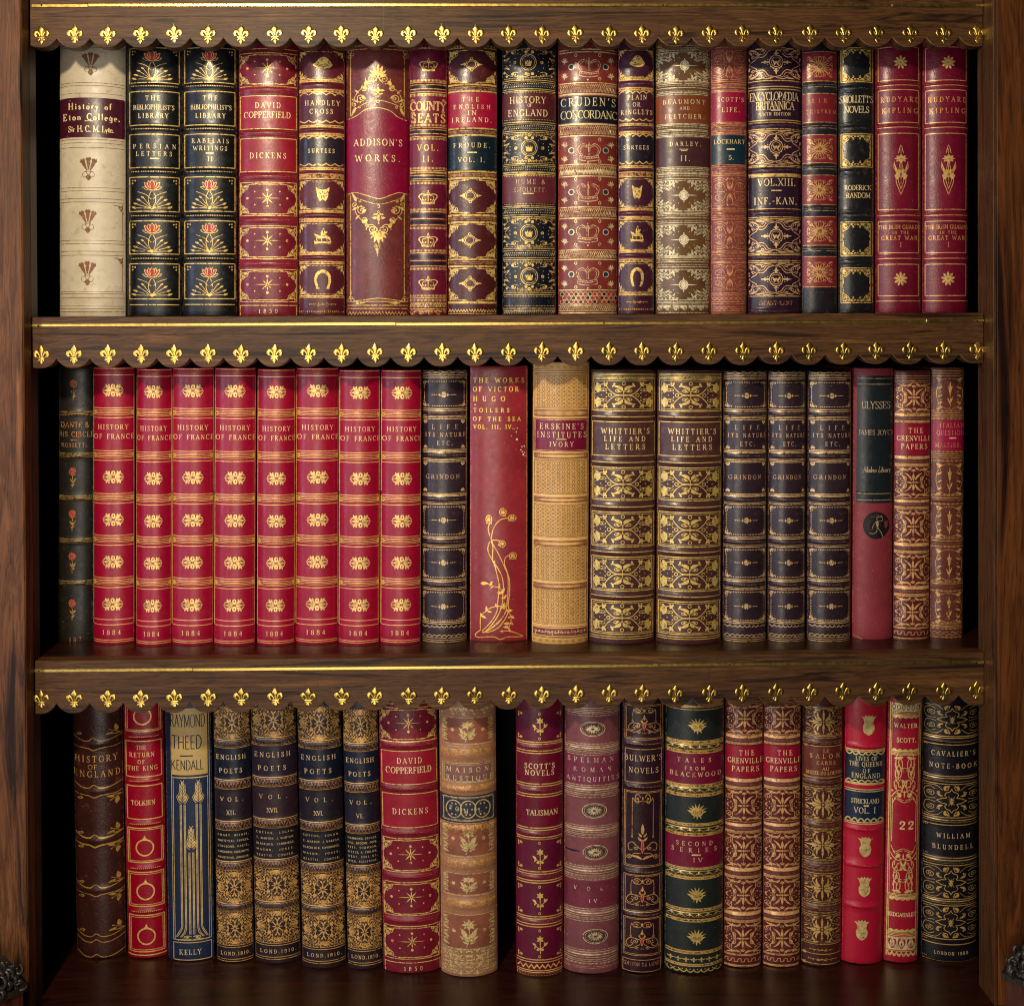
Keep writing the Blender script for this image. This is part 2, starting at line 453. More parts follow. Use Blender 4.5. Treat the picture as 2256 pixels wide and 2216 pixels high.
# carved corner pieces at the feet of the stiles
CARVE = wood('ebonised_carving', (14, 11, 9), (62, 54, 46), 0.34, 'z', 1.5, 0.3, 21)
PLINTH = wood('red_walnut_plinth', (44, 19, 10), (96, 44, 22), 0.4, 'z', 1.4, 0.2, 23)
for side in (-1, 1):
    YC = YS - 60 * K
    kc = K * (F * K + YC) / (F * K)
    cx = at(-8 if side < 0 else 2272, 2140, YC).x
    zt = at(1100, 2098, YC).z
    m = MB()
    n0 = 0
    def rot_block(r, z0, z1, tap, mi):
        q = len(m.v)
        for zz, rr in ((z0, r), (z1, r * tap)):
            for a in (0, 90, 180, 270):
                m.v.append((cx + rr * kc * math.cos(R(a)), YC + rr * kc * math.sin(R(a)), zz))
        for j in range(4):
            m.f.append((q + j, q + (j + 1) % 4, q + 4 + (j + 1) % 4, q + 4 + j)); m.m.append(mi)
        m.f.append((q + 4, q + 5, q + 6, q + 7)); m.m.append(mi); m.f.append((q + 3, q + 2, q + 1, q)); m.m.append(mi)
    rot_block(58, zt - 300 * kc, zt - 72 * kc, 1.0, 1)
    rot_block(68, zt - 71 * kc, zt - 58 * kc, 1.0, 0)
    rot_block(52, zt - 57.5 * kc, zt - 12 * kc, 0.72, 0)
    rnd = random.Random(5 + side)
    for j in range(54):             # leafy curls heaped over the block
        u = rnd.uniform(-1, 1); vv = rnd.random()
        px = cx + u * (62 - 22 * vv) * kc; py = YC - (1 - abs(u)) * (60 - 34 * vv) * kc
        pz = zt - 54 * kc + vv * 56 * kc
        r0 = rnd.uniform(9, 17) * kc; a0 = rnd.uniform(0, 6.28); dr = rnd.choice((-1, 1))
        path = [(px + r0 * (1 - k / 15) * math.cos(a0 + dr * k * 0.5), pz + r0 * (1 - k / 15) * math.sin(a0 + dr * k * 0.5)) for k in range(13)]
        wd = [(1.2 + 3.6 * math.sin(math.pi * (k + 1) / 14)) * kc for k in range(13)]
        m.sweep(path, wd, [x * 1.5 for x in wd], py - 2 * kc, 0, 5)
    o = own(m.build('carved_bracket', [CARVE, PLINTH], None, True))
    me = o.data
    me.polygons.foreach_set('use_smooth', [len(q.vertices) == 4 and q.index >= 18 for q in me.polygons])
# ------------------------------------------------------------------ drawing kit for tooling and lettering
ZM = dict(a=(0, 0, 3.23), b=(0, 360, 3.23), c=(500, 80, 3.876), d=(500, 380, 3.876), e=(960, 80, 3.876), f=(960, 380, 3.876),
          g=(1420, 80, 4.614), h=(1420, 380, 4.614), i=(1800, 0, 4.25), j=(1800, 380, 4.25), k=(0, 680, 3.876), l=(0, 1080, 3.876),
          m=(480, 780, 3.876), n=(900, 780, 4.845), o=(900, 1080, 4.76), p=(1280, 780, 4.405), q=(1280, 1080, 4.405),
          r=(1680, 780, 3.365), s=(1680, 1080, 3.365), t=(0, 1480, 4.0375), u=(0, 1840, 4.0375), v=(440, 1540, 4.614),
          w=(440, 1840, 4.614), x=(820, 1540, 4.405), y=(820, 1840, 4.405), A=(1220, 1520, 4.614), B=(1220, 1840, 4.614),
          C=(1580, 1520, 5.95), D=(1580, 1820, 4.81), E=(1840, 1500, 4.66), F=(1840, 1840, 4.66), P=(0, 0, 1))
TAU = 2 * math.pi
def catmull(pts, sub=5, closed=False):
    out = []; n = len(pts)
    rng = range(n) if closed else range(n - 1)
    for i in rng:
        p0 = pts[(i - 1) % n] if closed or i > 0 else pts[0]
        p1 = pts[i]; p2 = pts[(i + 1) % n]
        p3 = pts[(i + 2) % n] if closed or i + 2 < n else pts[-1]
        for k in range(sub):
            t = k / sub
            out.append(tuple(0.5 * (2 * b + (c - a) * t + (2 * a - 5 * b + 4 * c - d) * t * t + (3 * b - a - 3 * c + d) * t ** 3) for a, b, c, d in zip(p0, p1, p2, p3)))
    out.append(pts[0] if closed else pts[-1])
    return out

class Pen:
    """draws in a unit frame [-1,1] laid at (cx,cy) photo px with half sizes sx, sy; y runs down"""
    def __init__(s, sink, cx, cy, sx, sy, mat, lw=1.4, a=0.0):
        s.k, s.cx, s.cy, s.sx, s.sy, s.mat, s.lw, s.a = sink, cx, cy, sx, sy, mat, lw, a
    def P(s, x, y):
        x *= s.sx; y *= s.sy
        if s.a: x, y = x * math.cos(s.a) - y * math.sin(s.a), x * math.sin(s.a) + y * math.cos(s.a)
        return (s.cx + x, s.cy + y)
    def sub(s, x, y, fx, fy, a=0.0, mat=None):
        c = s.P(x, y)
        return Pen(s.k, c[0], c[1], s.sx * fx, s.sy * fy, mat or s.mat, s.lw, s.a + a)
    def sq(s, x, y, f, a=0.0, mat=None):     # an isotropic sub frame
        c = s.P(x, y); m = min(abs(s.sx), abs(s.sy)) * f
        return Pen(s.k, c[0], c[1], m, m, mat or s.mat, s.lw, s.a + a)
    def col(s, mat): return Pen(s.k, s.cx, s.cy, s.sx, s.sy, mat, s.lw, s.a)
    def line(s, pts, w=1.0, taper=None):
        s.k.strip([s.P(*p) for p in pts], [w * s.lw * (taper[i] if taper else 1) for i in range(len(pts))], s.mat)
    def cur(s, pts, w=1.0, sub=5, closed=False, taper=False):
        q = catmull(pts, sub, closed)
        n = len(q)
        tp = [0.35 + 1.0 * math.sin(math.pi * min(1, 0.12 + 0.88 * i / n)) for i in range(n)] if taper else None
        s.line(q, w, tp)
    def fill(s, pts): s.k.poly([s.P(*p) for p in pts], s.mat)
    def blob(s, pts, sub=4): s.fill(catmull(pts, sub, True)[:-1])
    def dot(s, x, y, r, n=9):                  # r in photo px
        c = s.P(x, y)
        s.k.poly([(c[0] + r * math.cos(TAU * i / n), c[1] + r * math.sin(TAU * i / n)) for i in range(n)], s.mat)
    def ring(s, x, y, rx, ry, w=1.0, n=26):    # radii in frame units
        s.line([(x + rx * math.cos(TAU * i / n), y + ry * math.sin(TAU * i / n)) for i in range(n + 1)], w)
    def disc(s, x, y, rx, ry, n=22):
        s.fill([(x + rx * math.cos(TAU * i / n), y + ry * math.sin(TAU * i / n)) for i in range(n)])
    def arc(s, x, y, rx, ry, a0, a1, w=1.0, n=14):
        s.line([(x + rx * math.cos(R(a0 + (a1 - a0) * i / n)), y + ry * math.sin(R(a0 + (a1 - a0) * i / n))) for i in range(n + 1)], w)
    def leaf(s, x0, y0, x1, y1, wd=0.3, bend=0.0):   # teardrop from base to tip
        dx, dy = x1 - x0, y1 - y0
        L = []; Rr = []
        for i in range(9):
            t = i / 8
            wv = wd * 0.43 * math.sin(math.pi * t ** 0.75) ** 0.9 if 0 < t < 1 else 0
            b = bend * math.sin(math.pi * t)
            bx, by = x0 + dx * t - dy * b, y0 + dy * t + dx * b
            L.append((bx - dy * wv, by + dx * wv)); Rr.append((bx + dy * wv, by - dx * wv))
        s.fill(L[:-1] + Rr[:0:-1])
    def spi(s, x, y, r, a0=0, turns=1.3, d=1, w=1.0, eye=True, n=None):
        n = n or int(14 * turns) + 2
        pts = []
        for i in range(n + 1):
            t = i / n
            rr = r * (1 - 0.82 * t)
            a = R(a0) + d * TAU * turns * t
            pts.append((x + rr * math.cos(a), y + rr * math.sin(a)))
        s.line(pts, w)
        if eye: s.dot(pts[-1][0], pts[-1][1], 1.15 * w * s.lw)
    def m2(s): return (s, Pen(s.k, s.cx, s.cy, -s.sx, s.sy, s.mat, s.lw, s.a))
    def v2(s): return (s, Pen(s.k, s.cx, s.cy, s.sx, -s.sy, s.mat, s.lw, s.a))
    def m4(s): return [Pen(s.k, s.cx, s.cy, s.sx * a, s.sy * b, s.mat, s.lw, s.a) for a in (1, -1) for b in (1, -1)]

# ------------------------------------------------------------------ ornaments
def feathers(p):
    for x, a in ((0, 0), (-0.62, -0.42), (0.62, 0.42)):
        q = p.sub(x * 0.75, -0.45 + abs(x) * 0.18, 0.36, 0.52, a)
        q.blob([(-0.12, 0.95), (-0.5, 0.1), (-0.62, -0.5), (-0.9, -0.62), (-0.4, -1), (0, -0.86), (0.4, -1), (0.9, -0.62), (0.62, -0.5), (0.5, 0.1), (0.12, 0.95)])
    for q in p.m2():
        q.cur([(0, 0.25), (0.5, 0.3), (0.62, 0.6), (0.3, 0.72), (0.15, 0.55)], 1.2)
        q.cur([(0.1, 0.0), (0.3, 0.25), (0.05, 0.5)], 1.0)
    p.blob([(0, 0.5), (0.3, 0.72), (0, 1), (-0.3, 0.72)])
    p.ring(0, 0.3, 0.2, 0.22, 0.9)
def lotus(p):
    f = p.sub(0, -0.62, 0.36, 0.34)
    fr = f.col(REDI)
    for q in fr.m2(): q.leaf(0.1, 0.85, 0.95, -0.5, 0.62); q.leaf(0.05, 0.85, 0.45, -0.75, 0.5)
    fr.leaf(0, 0.85, 0, -0.85, 0.55)
    for q in f.m2():
        q.cur([(0, 0.95), (0.75, 0.5), (1.08, -0.55), (0.62, -0.25)], 0.8)
        q.cur([(0.62, 0.4), (1.3, 0.35), (0.9, 0.8), (0.2, 0.98)], 0.8)
        q.cur([(0.3, 0.6), (0.62, -0.1), (0.5, -0.85), (0.26, -0.45)], 0.7)
    f.cur([(-0.2, 0.55), (-0.3, -0.3), (0, -0.98), (0.3, -0.3), (0.2, 0.55)], 0.8)
    for q in p.m2():
        q.cur([(0, 0.88), (0.16, 0.5), (0.16, 0.1), (0.03, -0.25)], 0.9)
        q.cur([(0.04, 0.3), (0.3, -0.0), (0.72, -0.2)], 0.8)
        for ex, ey in ((0.5, 0.2), (0.72, 0.36), (0.88, 0.62), (0.96, 0.86)):
            q.cur([(0.03, 0.9), (ex * 0.5, ey * 0.55 + 0.4), (ex * 0.86, ey)], 0.75)
            q.leaf(ex * 0.8, ey + 0.02, ex + 0.06, ey - 0.1, 0.55)
    p.disc(0, 0.88, 0.08, 0.1)
def star8(p):
    for x, y, wd in ((1, 0, 0.2), (-1, 0, 0.2), (0, 0.78, 0.2), (0, -0.78, 0.2), (0.4, 0.62, 0.26), (-0.4, 0.62, 0.26), (0.4, -0.62, 0.26), (-0.4, -0.62, 0.26)):
        d = math.hypot(x, y); p.leaf(x * 0.1, y * 0.1, x, y, wd * 0.5 / d)
    p.disc(0, 0, 0.12, 0.18); p.col(BLACK).disc(0, 0, 0.06, 0.09)
    for x, y, r in ((0, 1.0, 3.0), (0, -1.0, 3.0), (1.5, 0, 2.8), (-1.5, 0, 2.8), (0.95, 0.8, 1.6), (-0.95, 0.8, 1.6), (0.95, -0.8, 1.6), (-0.95, -0.8, 1.6)): p.dot(x, y, r)
def corner(p, rich=1):           # a scroll in the corner at (-1,-1) of the frame growing to the centre
    p.spi(-0.42, -0.36, 0.34, 200, 1.5, 1, 0.9)
    p.cur([(-0.98, -0.1), (-0.8, -0.62), (-0.42, -0.72), (0.1, -0.88), (0.6, -0.92)], 1.0)
    p.leaf(0.2, -0.9, 0.95, -0.96, 0.28)
    p.cur([(-0.92, -0.92), (-0.78, -0.2), (-0.92, 0.5)], 0.9)
    p.leaf(-0.9, 0.2, -0.98, 0.95, 0.28)
    p.spi(-0.74, 0.12, 0.17, 90, 1.1, -1, 0.8)
    if rich:
        p.leaf(-0.62, -0.7, -0.1, -0.5, 0.5); p.leaf(-0.8, -0.4, -0.45, 0.1, 0.4)
        p.dot(-0.12, -0.66, 1.5); p.dot(-0.86, -0.84, 1.8); p.dot(-0.5, 0.02, 1.3)
def corners(p, fx, fy, fn=corner, **kw):   # fn in each corner of the frame, covering fx, fy of its size
    for q in p.m4(): fn(q.sub(-1 + fx, -1 + fy, fx, fy), **kw)
def acanthus(p):
    for x, y, r in ((-0.8, -0.8, 3.6), (-0.3, -0.82, 3.2), (0.2, -0.88, 2.6), (-0.86, -0.3, 3.0), (-0.9, 0.25, 2.4), (-0.5, -0.45, 2.6)): p.dot(x, y, r * 0.5, 7)
    p.leaf(-0.9, -0.9, 0.2, -0.5, 0.2); p.leaf(-0.9, -0.9, -0.55, 0.4, 0.2); p.leaf(-0.9, -0.9, -0.1, -0.1, 0.17)
    p.leaf(-0.2, -0.9, 0.8, -0.92, 0.2); p.leaf(-0.95, 0, -0.95, 0.9, 0.2)
    p.spi(-0.2, -0.5, 0.24, 180, 1.1, 1, 0.8); p.spi(-0.66, -0.05, 0.22, 270, 1.1, -1, 0.8)
def hunt_cap(p):
    p.blob([(-1, 0.35), (-0.75, -0.05), (-0.3, -0.75), (0.1, -0.95), (0.5, -0.7), (0.85, -0.1), (1, 0.3), (0.7, 0.75), (0.1, 0.9), (-0.5, 0.75)])
    k = p.col(BLACK); k.cur([(-0.4, 0.42), (0.1, 0.55), (0.6, 0.4)], 1.0); k.cur([(-0.2, 0.25), (0.2, 0.34), (0.55, 0.22)], 0.7)
def fox(p):
    p.blob([(-0.95, -0.95), (-0.5, -0.72), (0, -0.62), (0.5, -0.72), (0.95, -0.95), (0.8, -0.1), (0.72, 0.4), (0.4, 0.9), (0, 0.7), (-0.4, 0.9), (-0.72, 0.4), (-0.8, -0.1)])
    k = p.col(UMBER)
    for q in k.m2(): q.leaf(0.2, 0.0, 0.6, -0.3, 0.4); q.leaf(0.1, 0.1, 0.25, 0.65, 0.35)
def rider(p):
    p.fill([(-0.95, 0.62), (0.95, 0.62), (0.9, 1), (-0.9, 1)])
    p.blob([(-0.75, 0.1), (-0.95, -0.25), (-0.6, -0.15), (-0.2, 0.0), (0.4, -0.05), (0.8, 0.2), (0.85, 0.5), (0.5, 0.25), (0, 0.32), (-0.6, 0.3)])
    p.leaf(-0.1, 0.05, -0.05, -0.75, 0.4); p.leaf(0.0, -0.1, 0.55, -0.55, 0.4); p.dot(0.1, -0.85, 1.8)
    p.leaf(0.3, 0.0, 0.2, -0.7, 0.35)
    for x in (-0.7, -0.2, 0.4, 0.75): p.line([(x, 0.25), (x + 0.1, 0.65)], 0.9)
def horseshoe(p):
    pts = catmull([(-0.62, 0.95), (-0.86, 0.2), (-0.72, -0.55), (0, -0.92), (0.72, -0.55), (0.86, 0.2), (0.62, 0.95)], 6)
    p.line(pts, 4.2, [0.75 + 0.45 * math.sin(math.pi * i / len(pts)) for i in range(len(pts))])
    k = p.col(UMBER)
    for x, y in ((-0.78, 0.1), (-0.6, -0.5), (0.6, -0.5), (0.78, 0.1)): k.dot(x, y, 0.8)
    p.line([(-0.85, 0.95), (-0.4, 0.95)], 1.6); p.line([(0.4, 0.95), (0.85, 0.95)], 1.6)
def flourish(p):
    for q in p.m2():
        q.leaf(0.05, 0, 0.5, 0.1, 0.6); q.leaf(0.4, 0, 0.9, -0.15, 0.35); q.dot(0.95, 0, 1.5); q.dot(0.3, -0.4, 1.2); q.dot(0.62, 0.35, 1.1); q.leaf(0.1, 0.2, 0.4, 0.7, 0.4)
    p.dot(0, 0, 2.0); p.line([(-0.9, 0), (0.9, 0)], 0.7)
def crown(p, gold2=None):
    p.fill([(-0.72, 0.62), (0, 0.7), (0.72, 0.62), (0.7, 0.95), (0, 1.0), (-0.7, 0.95)])
    for q in p.m2():
        q.cur([(0.62, 0.6), (1.0, -0.1), (0.75, -0.42), (0.3, -0.4), (0.04, -0.3)], 1.7)
        q.cur([(0.4, 0.6), (0.62, 0.1), (0.45, -0.2), (0.2, -0.2)], 0.9)
        q.dot(0.98, -0.06, 2.0); q.dot(0.6, 0.3, 1.6); q.dot(0.28, 0.34, 1.8); q.dot(0.8, 0.32, 1.3)
    p.line([(0, 0.55), (0, -0.3)], 1.3)
    p.ring(0, -0.55, 0.12, 0.16, 1.2); p.line([(0, -0.7), (0, -1)], 1.2); p.line([(-0.1, -0.88), (0.1, -0.88)], 1.0)
    k = p.col(BLACK); k.line([(-0.6, 0.76), (0, 0.84), (0.6, 0.76)], 0.5)
def crown_wide(p):
    for q in p.m2():
        q.cur([(0.12, -0.55), (0.5, -0.85), (0.95, -0.5), (0.95, 0.0), (0.72, 0.4)], 1.2)
        q.cur([(0.1, -0.4), (0.5, -0.62), (0.78, -0.35), (0.78, 0.0), (0.6, 0.35)], 0.9)
        q.cur([(0.82, 0.42), (0.88, 0.78), (0.8, 0.95)], 1.0)
    p.line([(-0.06, -0.6), (-0.06, 0.4)], 0.9); p.line([(0.06, -0.6), (0.06, 0.4)], 0.9)
    p.cur([(-0.82, 0.42), (0, 0.58), (0.82, 0.42)], 1.1); p.cur([(-0.82, 0.62), (0, 0.78), (0.82, 0.62)], 0.9); p.cur([(-0.8, 0.92), (0, 1.06), (0.8, 0.92)], 1.3)
    for i in range(-3, 4): p.dot(i * 0.22, 0.68 - abs(i) * 0.02, 1.2)
    p.ring(0, -0.72, 0.07, 0.1, 1); p.dot(0, -0.98, 1.5)
def oval_point(p):
    p.ring(0, 0, 0.5, 0.62, 1.2); p.ring(0, 0, 0.36, 0.46, 0.9)
    for q in p.m2(): q.leaf(0.45, 0, 1.0, 0, 0.5); q.dot(0.6, -0.16, 1.4); q.dot(0.6, 0.16, 1.4); q.dot(0.72, 0, 1.8)
    for q in p.v2(): q.ring(0, 0.8, 0.1, 0.14, 1.0); q.dot(0.14, 0.64, 1.2); q.dot(-0.14, 0.64, 1.2)
def crown_disc(p):
    p.ring(0, 0, 1, 1, 1.3, 32); p.ring(0, 0, 0.8, 0.8, 0.8, 30)
    q = p.sub(0, 0.04, 0.46, 0.46)
    q.fill([(-0.75, 0.9), (-1, -0.5), (-0.5, 0.0), (-0.35, -0.8), (0, -0.1), (0.35, -0.8), (0.5, 0.0), (1, -0.5), (0.75, 0.9)])
def hoe_side(p):                 # dots and scrolls to one corner
    p.spi(-0.15, -0.62, 0.36, 30, 1.0, 1, 0.9); p.cur([(-0.95, 0.0), (-0.6, -0.7), (0.1, -0.95), (0.9, -0.98)], 0.8)
    p.dot(-0.3, -0.55, 3.2); p.dot(0.75, -0.55, 3.6); p.dot(-0.95, -0.25, 2.2); p.dot(-0.75, -0.8, 2.4); p.dot(0.3, -0.2, 1.0); p.dot(-0.1, 0.3, 1.0); p.dot(-0.62, 0.3, 1.6)
    p.dot(-0.95, 0.4, 1.5); p.dot(-0.5, 0.75, 1.2); p.cur([(-0.9, 0.9), (-0.7, 0.5), (-0.95, 0.2)], 0.8); p.leaf(-0.95, 0.55, -0.5, 0.1, 0.3)
    p.dot(0.1, -0.8, 1.2); p.dot(0.45, -0.82, 1.2)
def sprig(p):
    for a in (-60, -25, 10, 45, 80):
        p.leaf(0, 0.6, 1.0 * math.sin(R(a * 0.9)) * 0.9, 0.6 - 1.4 * math.cos(R(a * 0.9)), 0.3)
    p.line([(0, 0.5), (-0.1, 1)], 1.0)
def starburst(p):
    p.leaf(0, 0, 1, 0, 0.14); p.leaf(0, 0, -1, 0, 0.14)
    for a in range(0, 360, 30):
        l = 0.62 if a % 90 else 0.85
        p.k and p.line([(0, 0), (0.42 * l * math.cos(R(a)), l * math.sin(R(a)))], 1.3)
    for a in range(15, 360, 30): p.dot(0.3 * math.cos(R(a)), 0.55 * math.sin(R(a)), 1.3)
    p.ring(0, 0, 0.2, 0.34, 1.2); p.ring(0, 0, 0.32, 0.56, 0.9)
    for q in p.m4(): q.dot(0.75, 0.6, 0.9); q.dot(0.4, 0.92, 0.9)
def cross_flory(p):
    p.ring(0, 0, 0.44, 0.55, 1.1); p.ring(0, 0, 0.32, 0.4, 0.7)
    for q in p.m2():
        q.leaf(0.4, 0, 1.0, 0, 0.34); q.dot(0.74, -0.1, 1.4); q.dot(0.74, 0.1, 1.4); q.dot(0.56, -0.2, 1.2); q.dot(0.56, 0.2, 1.2); q.dot(0.97, 0, 1.2)
        q.leaf(0.05, 0.2, 0.25, -0.2, 0.35); q.leaf(0.0, -0.1, 0.16, 0.3, 0.3); q.dot(0.34, -0.4, 1.2); q.dot(0.34, 0.4, 1.2)
    for q in p.v2(): q.leaf(0, 0.5, 0, 1.0, 0.4); q.dot(-0.12, 0.72, 1.5); q.dot(0.12, 0.72, 1.5); q.dot(0, 0.98, 1.2); q.dot(-0.2, 0.55, 1.1); q.dot(0.2, 0.55, 1.1)
    p.dot(0, 0, 2.0)
def ency_corner(p):
    p.cur([(1.0, -0.72), (0.55, -0.55), (0.3, -0.05), (0.05, 0.2), (-0.28, 0.12), (-0.42, 0.42), (-0.72, 0.7), (-0.95, 1.0)], 1.3)
    p.cur([(0.9, -0.86), (0.4, -0.7), (0.15, -0.2), (-0.2, -0.1), (-0.5, 0.2)], 0.9)
    p.spi(-0.3, -0.35, 0.22, 0, 1.1, 1, 0.9); p.spi(-0.7, 0.1, 0.2, 90, 1.0, -1, 0.9); p.spi(0.1, -0.62, 0.2, 0, 1, -1, 0.9)
    p.leaf(-0.95, -0.9, -0.3, -0.5, 0.35); p.leaf(-0.95, -0.7, -0.7, -0.1, 0.35); p.leaf(-0.5, -0.9, 0.2, -0.85, 0.3); p.leaf(0.1, -0.95, 0.8, -0.95, 0.2)
    p.leaf(-0.95, 0.1, -0.9, 0.7, 0.25); p.dot(-0.6, -0.4, 1.6); p.dot(-0.1, -0.8, 1.3)
def palmette(p):                 # square stamp
    for q in p.m4():
        for a in (8, 26, 45, 64, 82): q.leaf(0.12 * math.cos(R(a)), 0.12 * math.sin(R(a)), 0.86 * math.cos(R(a)) * (1 + 0.2 * (a == 45)), 0.86 * math.sin(R(a)) * (1 + 0.2 * (a == 45)), 0.16)
        q.spi(0.72, 0.62, 0.24, 0, 1.1, 1, 0.9); q.spi(0.32, 0.8, 0.2, 180, 1.1, -1, 0.8); q.spi(0.84, 0.22, 0.17, 90, 1, -1, 0.8)
        q.dot(0.95, 0.95, 1.5); q.leaf(0.7, 0.9, 1.02, 1.0, 0.5); q.dot(0.06, 0.95, 1.4); q.dot(0.98, 0.06, 1.3)
    p.dot(0, 0, 1.6)
def fan_corner(p):
    p.arc(-1, -1, 1.05, 0.95, 0, 90, 1.0); p.arc(-1, -1, 0.86, 0.78, 0, 90, 0.7)
    p.leaf(-0.95, -0.95, -0.35, -0.3, 0.5); p.leaf(-0.9, -0.9, -0.3, -0.75, 0.35); p.leaf(-0.9, -0.9, -0.75, -0.3, 0.35); p.col(NAVY).dot(-0.62, -0.62, 1.8)
    p.leaf(0.1, -0.75, 0.5, -0.95, 0.6); p.leaf(0.35, -0.7, 0.7, -0.5, 0.5); p.leaf(0.6, -0.85, 0.98, -0.75, 0.5); p.dot(0.5, -0.42, 1.2); p.leaf(-0.9, 0.2, -0.8, 0.9, 0.2); p.dot(-0.82, 0.1, 1.4)
def starflower(p):
    n = 9
    for i in range(n):
        a = TAU * i / n - TAU / 4
        p.fill([(0.45 * math.cos(a - 0.33), 0.45 * math.sin(a - 0.33)), (0.78 * math.cos(a - 0.2), 0.78 * math.sin(a - 0.2)), (math.cos(a), math.sin(a)), (0.78 * math.cos(a + 0.2), 0.78 * math.sin(a + 0.2)), (0.45 * math.cos(a + 0.33), 0.45 * math.sin(a + 0.33)), (0.3 * math.cos(a), 0.3 * math.sin(a))])
    p.disc(0, 0, 0.5, 0.5)
    k = p.col(UMBER)
    for i in range(9):
        a = TAU * (i + 0.5) / n - TAU / 4; k.leaf(0.36 * math.cos(a), 0.36 * math.sin(a), 0.74 * math.cos(a), 0.74 * math.sin(a), 0.35)
    k.disc(0, 0, 0.14, 0.14)
def daffodil(p):                 # tall: y -1..1, flower near the top
    p.cur([(-0.35, -0.68), (0, -1), (0.35, -0.68)], 1.2); p.leaf(0, -0.6, 0, -0.9, 0.3)
    q = p.sub(0, -0.46, 0.95, 0.14)
    for i in range(8):
        a = TAU * i / 8; q.leaf(0, 0, math.cos(a), 1.25 * math.sin(a), 0.62)
    q.disc(0, 0, 0.45, 0.55); p.col(UMBER).disc(0, -0.46, 0.14, 0.028); p.dot(0, -0.46, 0.9)
    for r in p.m2():
        r.leaf(0.16, 0.22, 0.98, -0.34, 0.26, 0.12); r.cur([(0.95, -0.34), (1.0, -0.1), (0.6, 0.1), (0.2, 0.28)], 1.0)
        r.cur([(0.08, -0.32), (0.3, 0.0), (0.1, 0.3)], 1.0)
        r.leaf(0.1, 0.1, 0.95, 0.22, 0.4, 0.1); r.leaf(0.05, 0.06, 0.5, 0.02, 0.4)
        r.cur([(0.72, 0.24), (0.66, 0.5), (0.3, 0.78), (0, 1)], 1.2); r.cur([(0.42, 0.26), (0.36, 0.46), (0.12, 0.66), (0, 0.78)], 1.0)
    p.leaf(0, -0.3, 0, 0.3, 0.2); p.line([(0, 0.2), (0, 0.55)], 0.9)
def arabesque_top(p):            # the pointed scrollwork of a big panel; apex up
    p.leaf(0, -0.5, 0, -1, 0.3)
    for r in p.m2():
        r.leaf(0.05, -0.6, 0.17, -0.92, 0.4); r.leaf(0.06, -0.55, 0.3, -0.76, 0.4); r.leaf(0.08, -0.5, 0.34, -0.62, 0.4)
        r.spi(0.22, -0.42, 0.17, 160, 1.4, 1, 1.1); r.cur([(0.0, -0.55), (0.06, -0.42), (0.22, -0.26), (0.4, -0.28), (0.46, -0.45)], 1.1)
        r.leaf(0.36, -0.36, 0.5, -0.2, 0.8); r.spi(0.5, -0.08, 0.13, 270, 1.2, 1, 1.1); r.leaf(0.4, -0.05, 0.6, -0.2, 0.6)
        r.cur([(0.42, -0.2), (0.7, 0.0), (0.86, 0.28), (0.7, 0.42), (0.5, 0.36)], 1.1); r.spi(0.62, 0.28, 0.17, 90, 1.3, -1, 1.1)
        r.leaf(0.6, 0.2, 0.44, 0.32, 0.7); r.leaf(0.7, 0.1, 0.86, -0.06, 0.4); r.spi(0.86, 0.5, 0.13, 200, 1.2, 1, 1.1); r.leaf(0.8, 0.36, 0.98, 0.3, 0.5)
        r.leaf(0.8, 0.6, 0.98, 0.95, 0.3); r.ring(0.68, 0.62, 0.04, 0.035, 0.9); r.leaf(0.04, 0.0, 0.26, 0.0, 0.45); r.leaf(0.02, 0.14, 0.2, 0.12, 0.4)
    p.leaf(0, 0.12, 0, -0.16, 0.5); p.dot(0, -0.2, 2.0); p.ring(0, 0.42, 0.05, 0.05, 1.0); p.ring(0, 0.22, 0.04, 0.035, 0.9)
def rose(p):
    k = p.col(REDI); k.disc(0, -0.55, 0.72, 0.34, 16)
    for i in range(8):
        a = TAU * i / 8; p.arc(0.55 * math.cos(a), -0.55 + 0.27 * math.sin(a), 0.25, 0.12, 0, 360, 0.55, 8)
    p.dot(0, -0.55, 1.0)
    p.cur([(0, -0.2), (0.05, 0.4), (-0.05, 1.0)], 1.2); p.leaf(0.05, 0.4, 0.8, 0.1, 0.45); p.leaf(0, 0.45, -0.6, 0.1, 0.4); p.leaf(0, 0.75, 0.55, 0.5, 0.4); p.leaf(0, 0.8, -0.4, 0.6, 0.35)
def cartouche(p):
    k = p.col(BLACK)
    for q in p.m4():
        q.blob([(0.1, 0.3), (0.3, 0.5), (0.36, 0.95), (0.52, 0.8), (0.7, 1.0), (0.72, 0.6), (0.6, 0.3), (0.3, 0.1)])
        q.dot(0.42, 0.9, 1.5); q.dot(0.68, 0.9, 1.5); q.dot(0.8, 0.5, 1.8); q.dot(0.92, 0.3, 1.5)
    for q in p.m2(): q.leaf(0.1, 0, 1.0, 0, 0.5); q.dot(0.98, 0, 1.5)
    for q in p.v2(): q.blob([(0, 0.1), (0.2, 0.5), (0.16, 0.9), (0, 1.0), (-0.16, 0.9), (-0.2, 0.5)])
    u = p.col(UMBER)
    for q in u.v2(): q.leaf(0, 0.45, 0, 0.85, 0.35)
    for q in u.m2(): q.line([(0.12, 0.06), (0.85, 0.02)], 0.5); q.cur([(0.16, 0.3), (0.36, 0.24), (0.6, 0.42)], 0.6); q.cur([(0.16, -0.3), (0.36, -0.24), (0.6, -0.42)], 0.6)
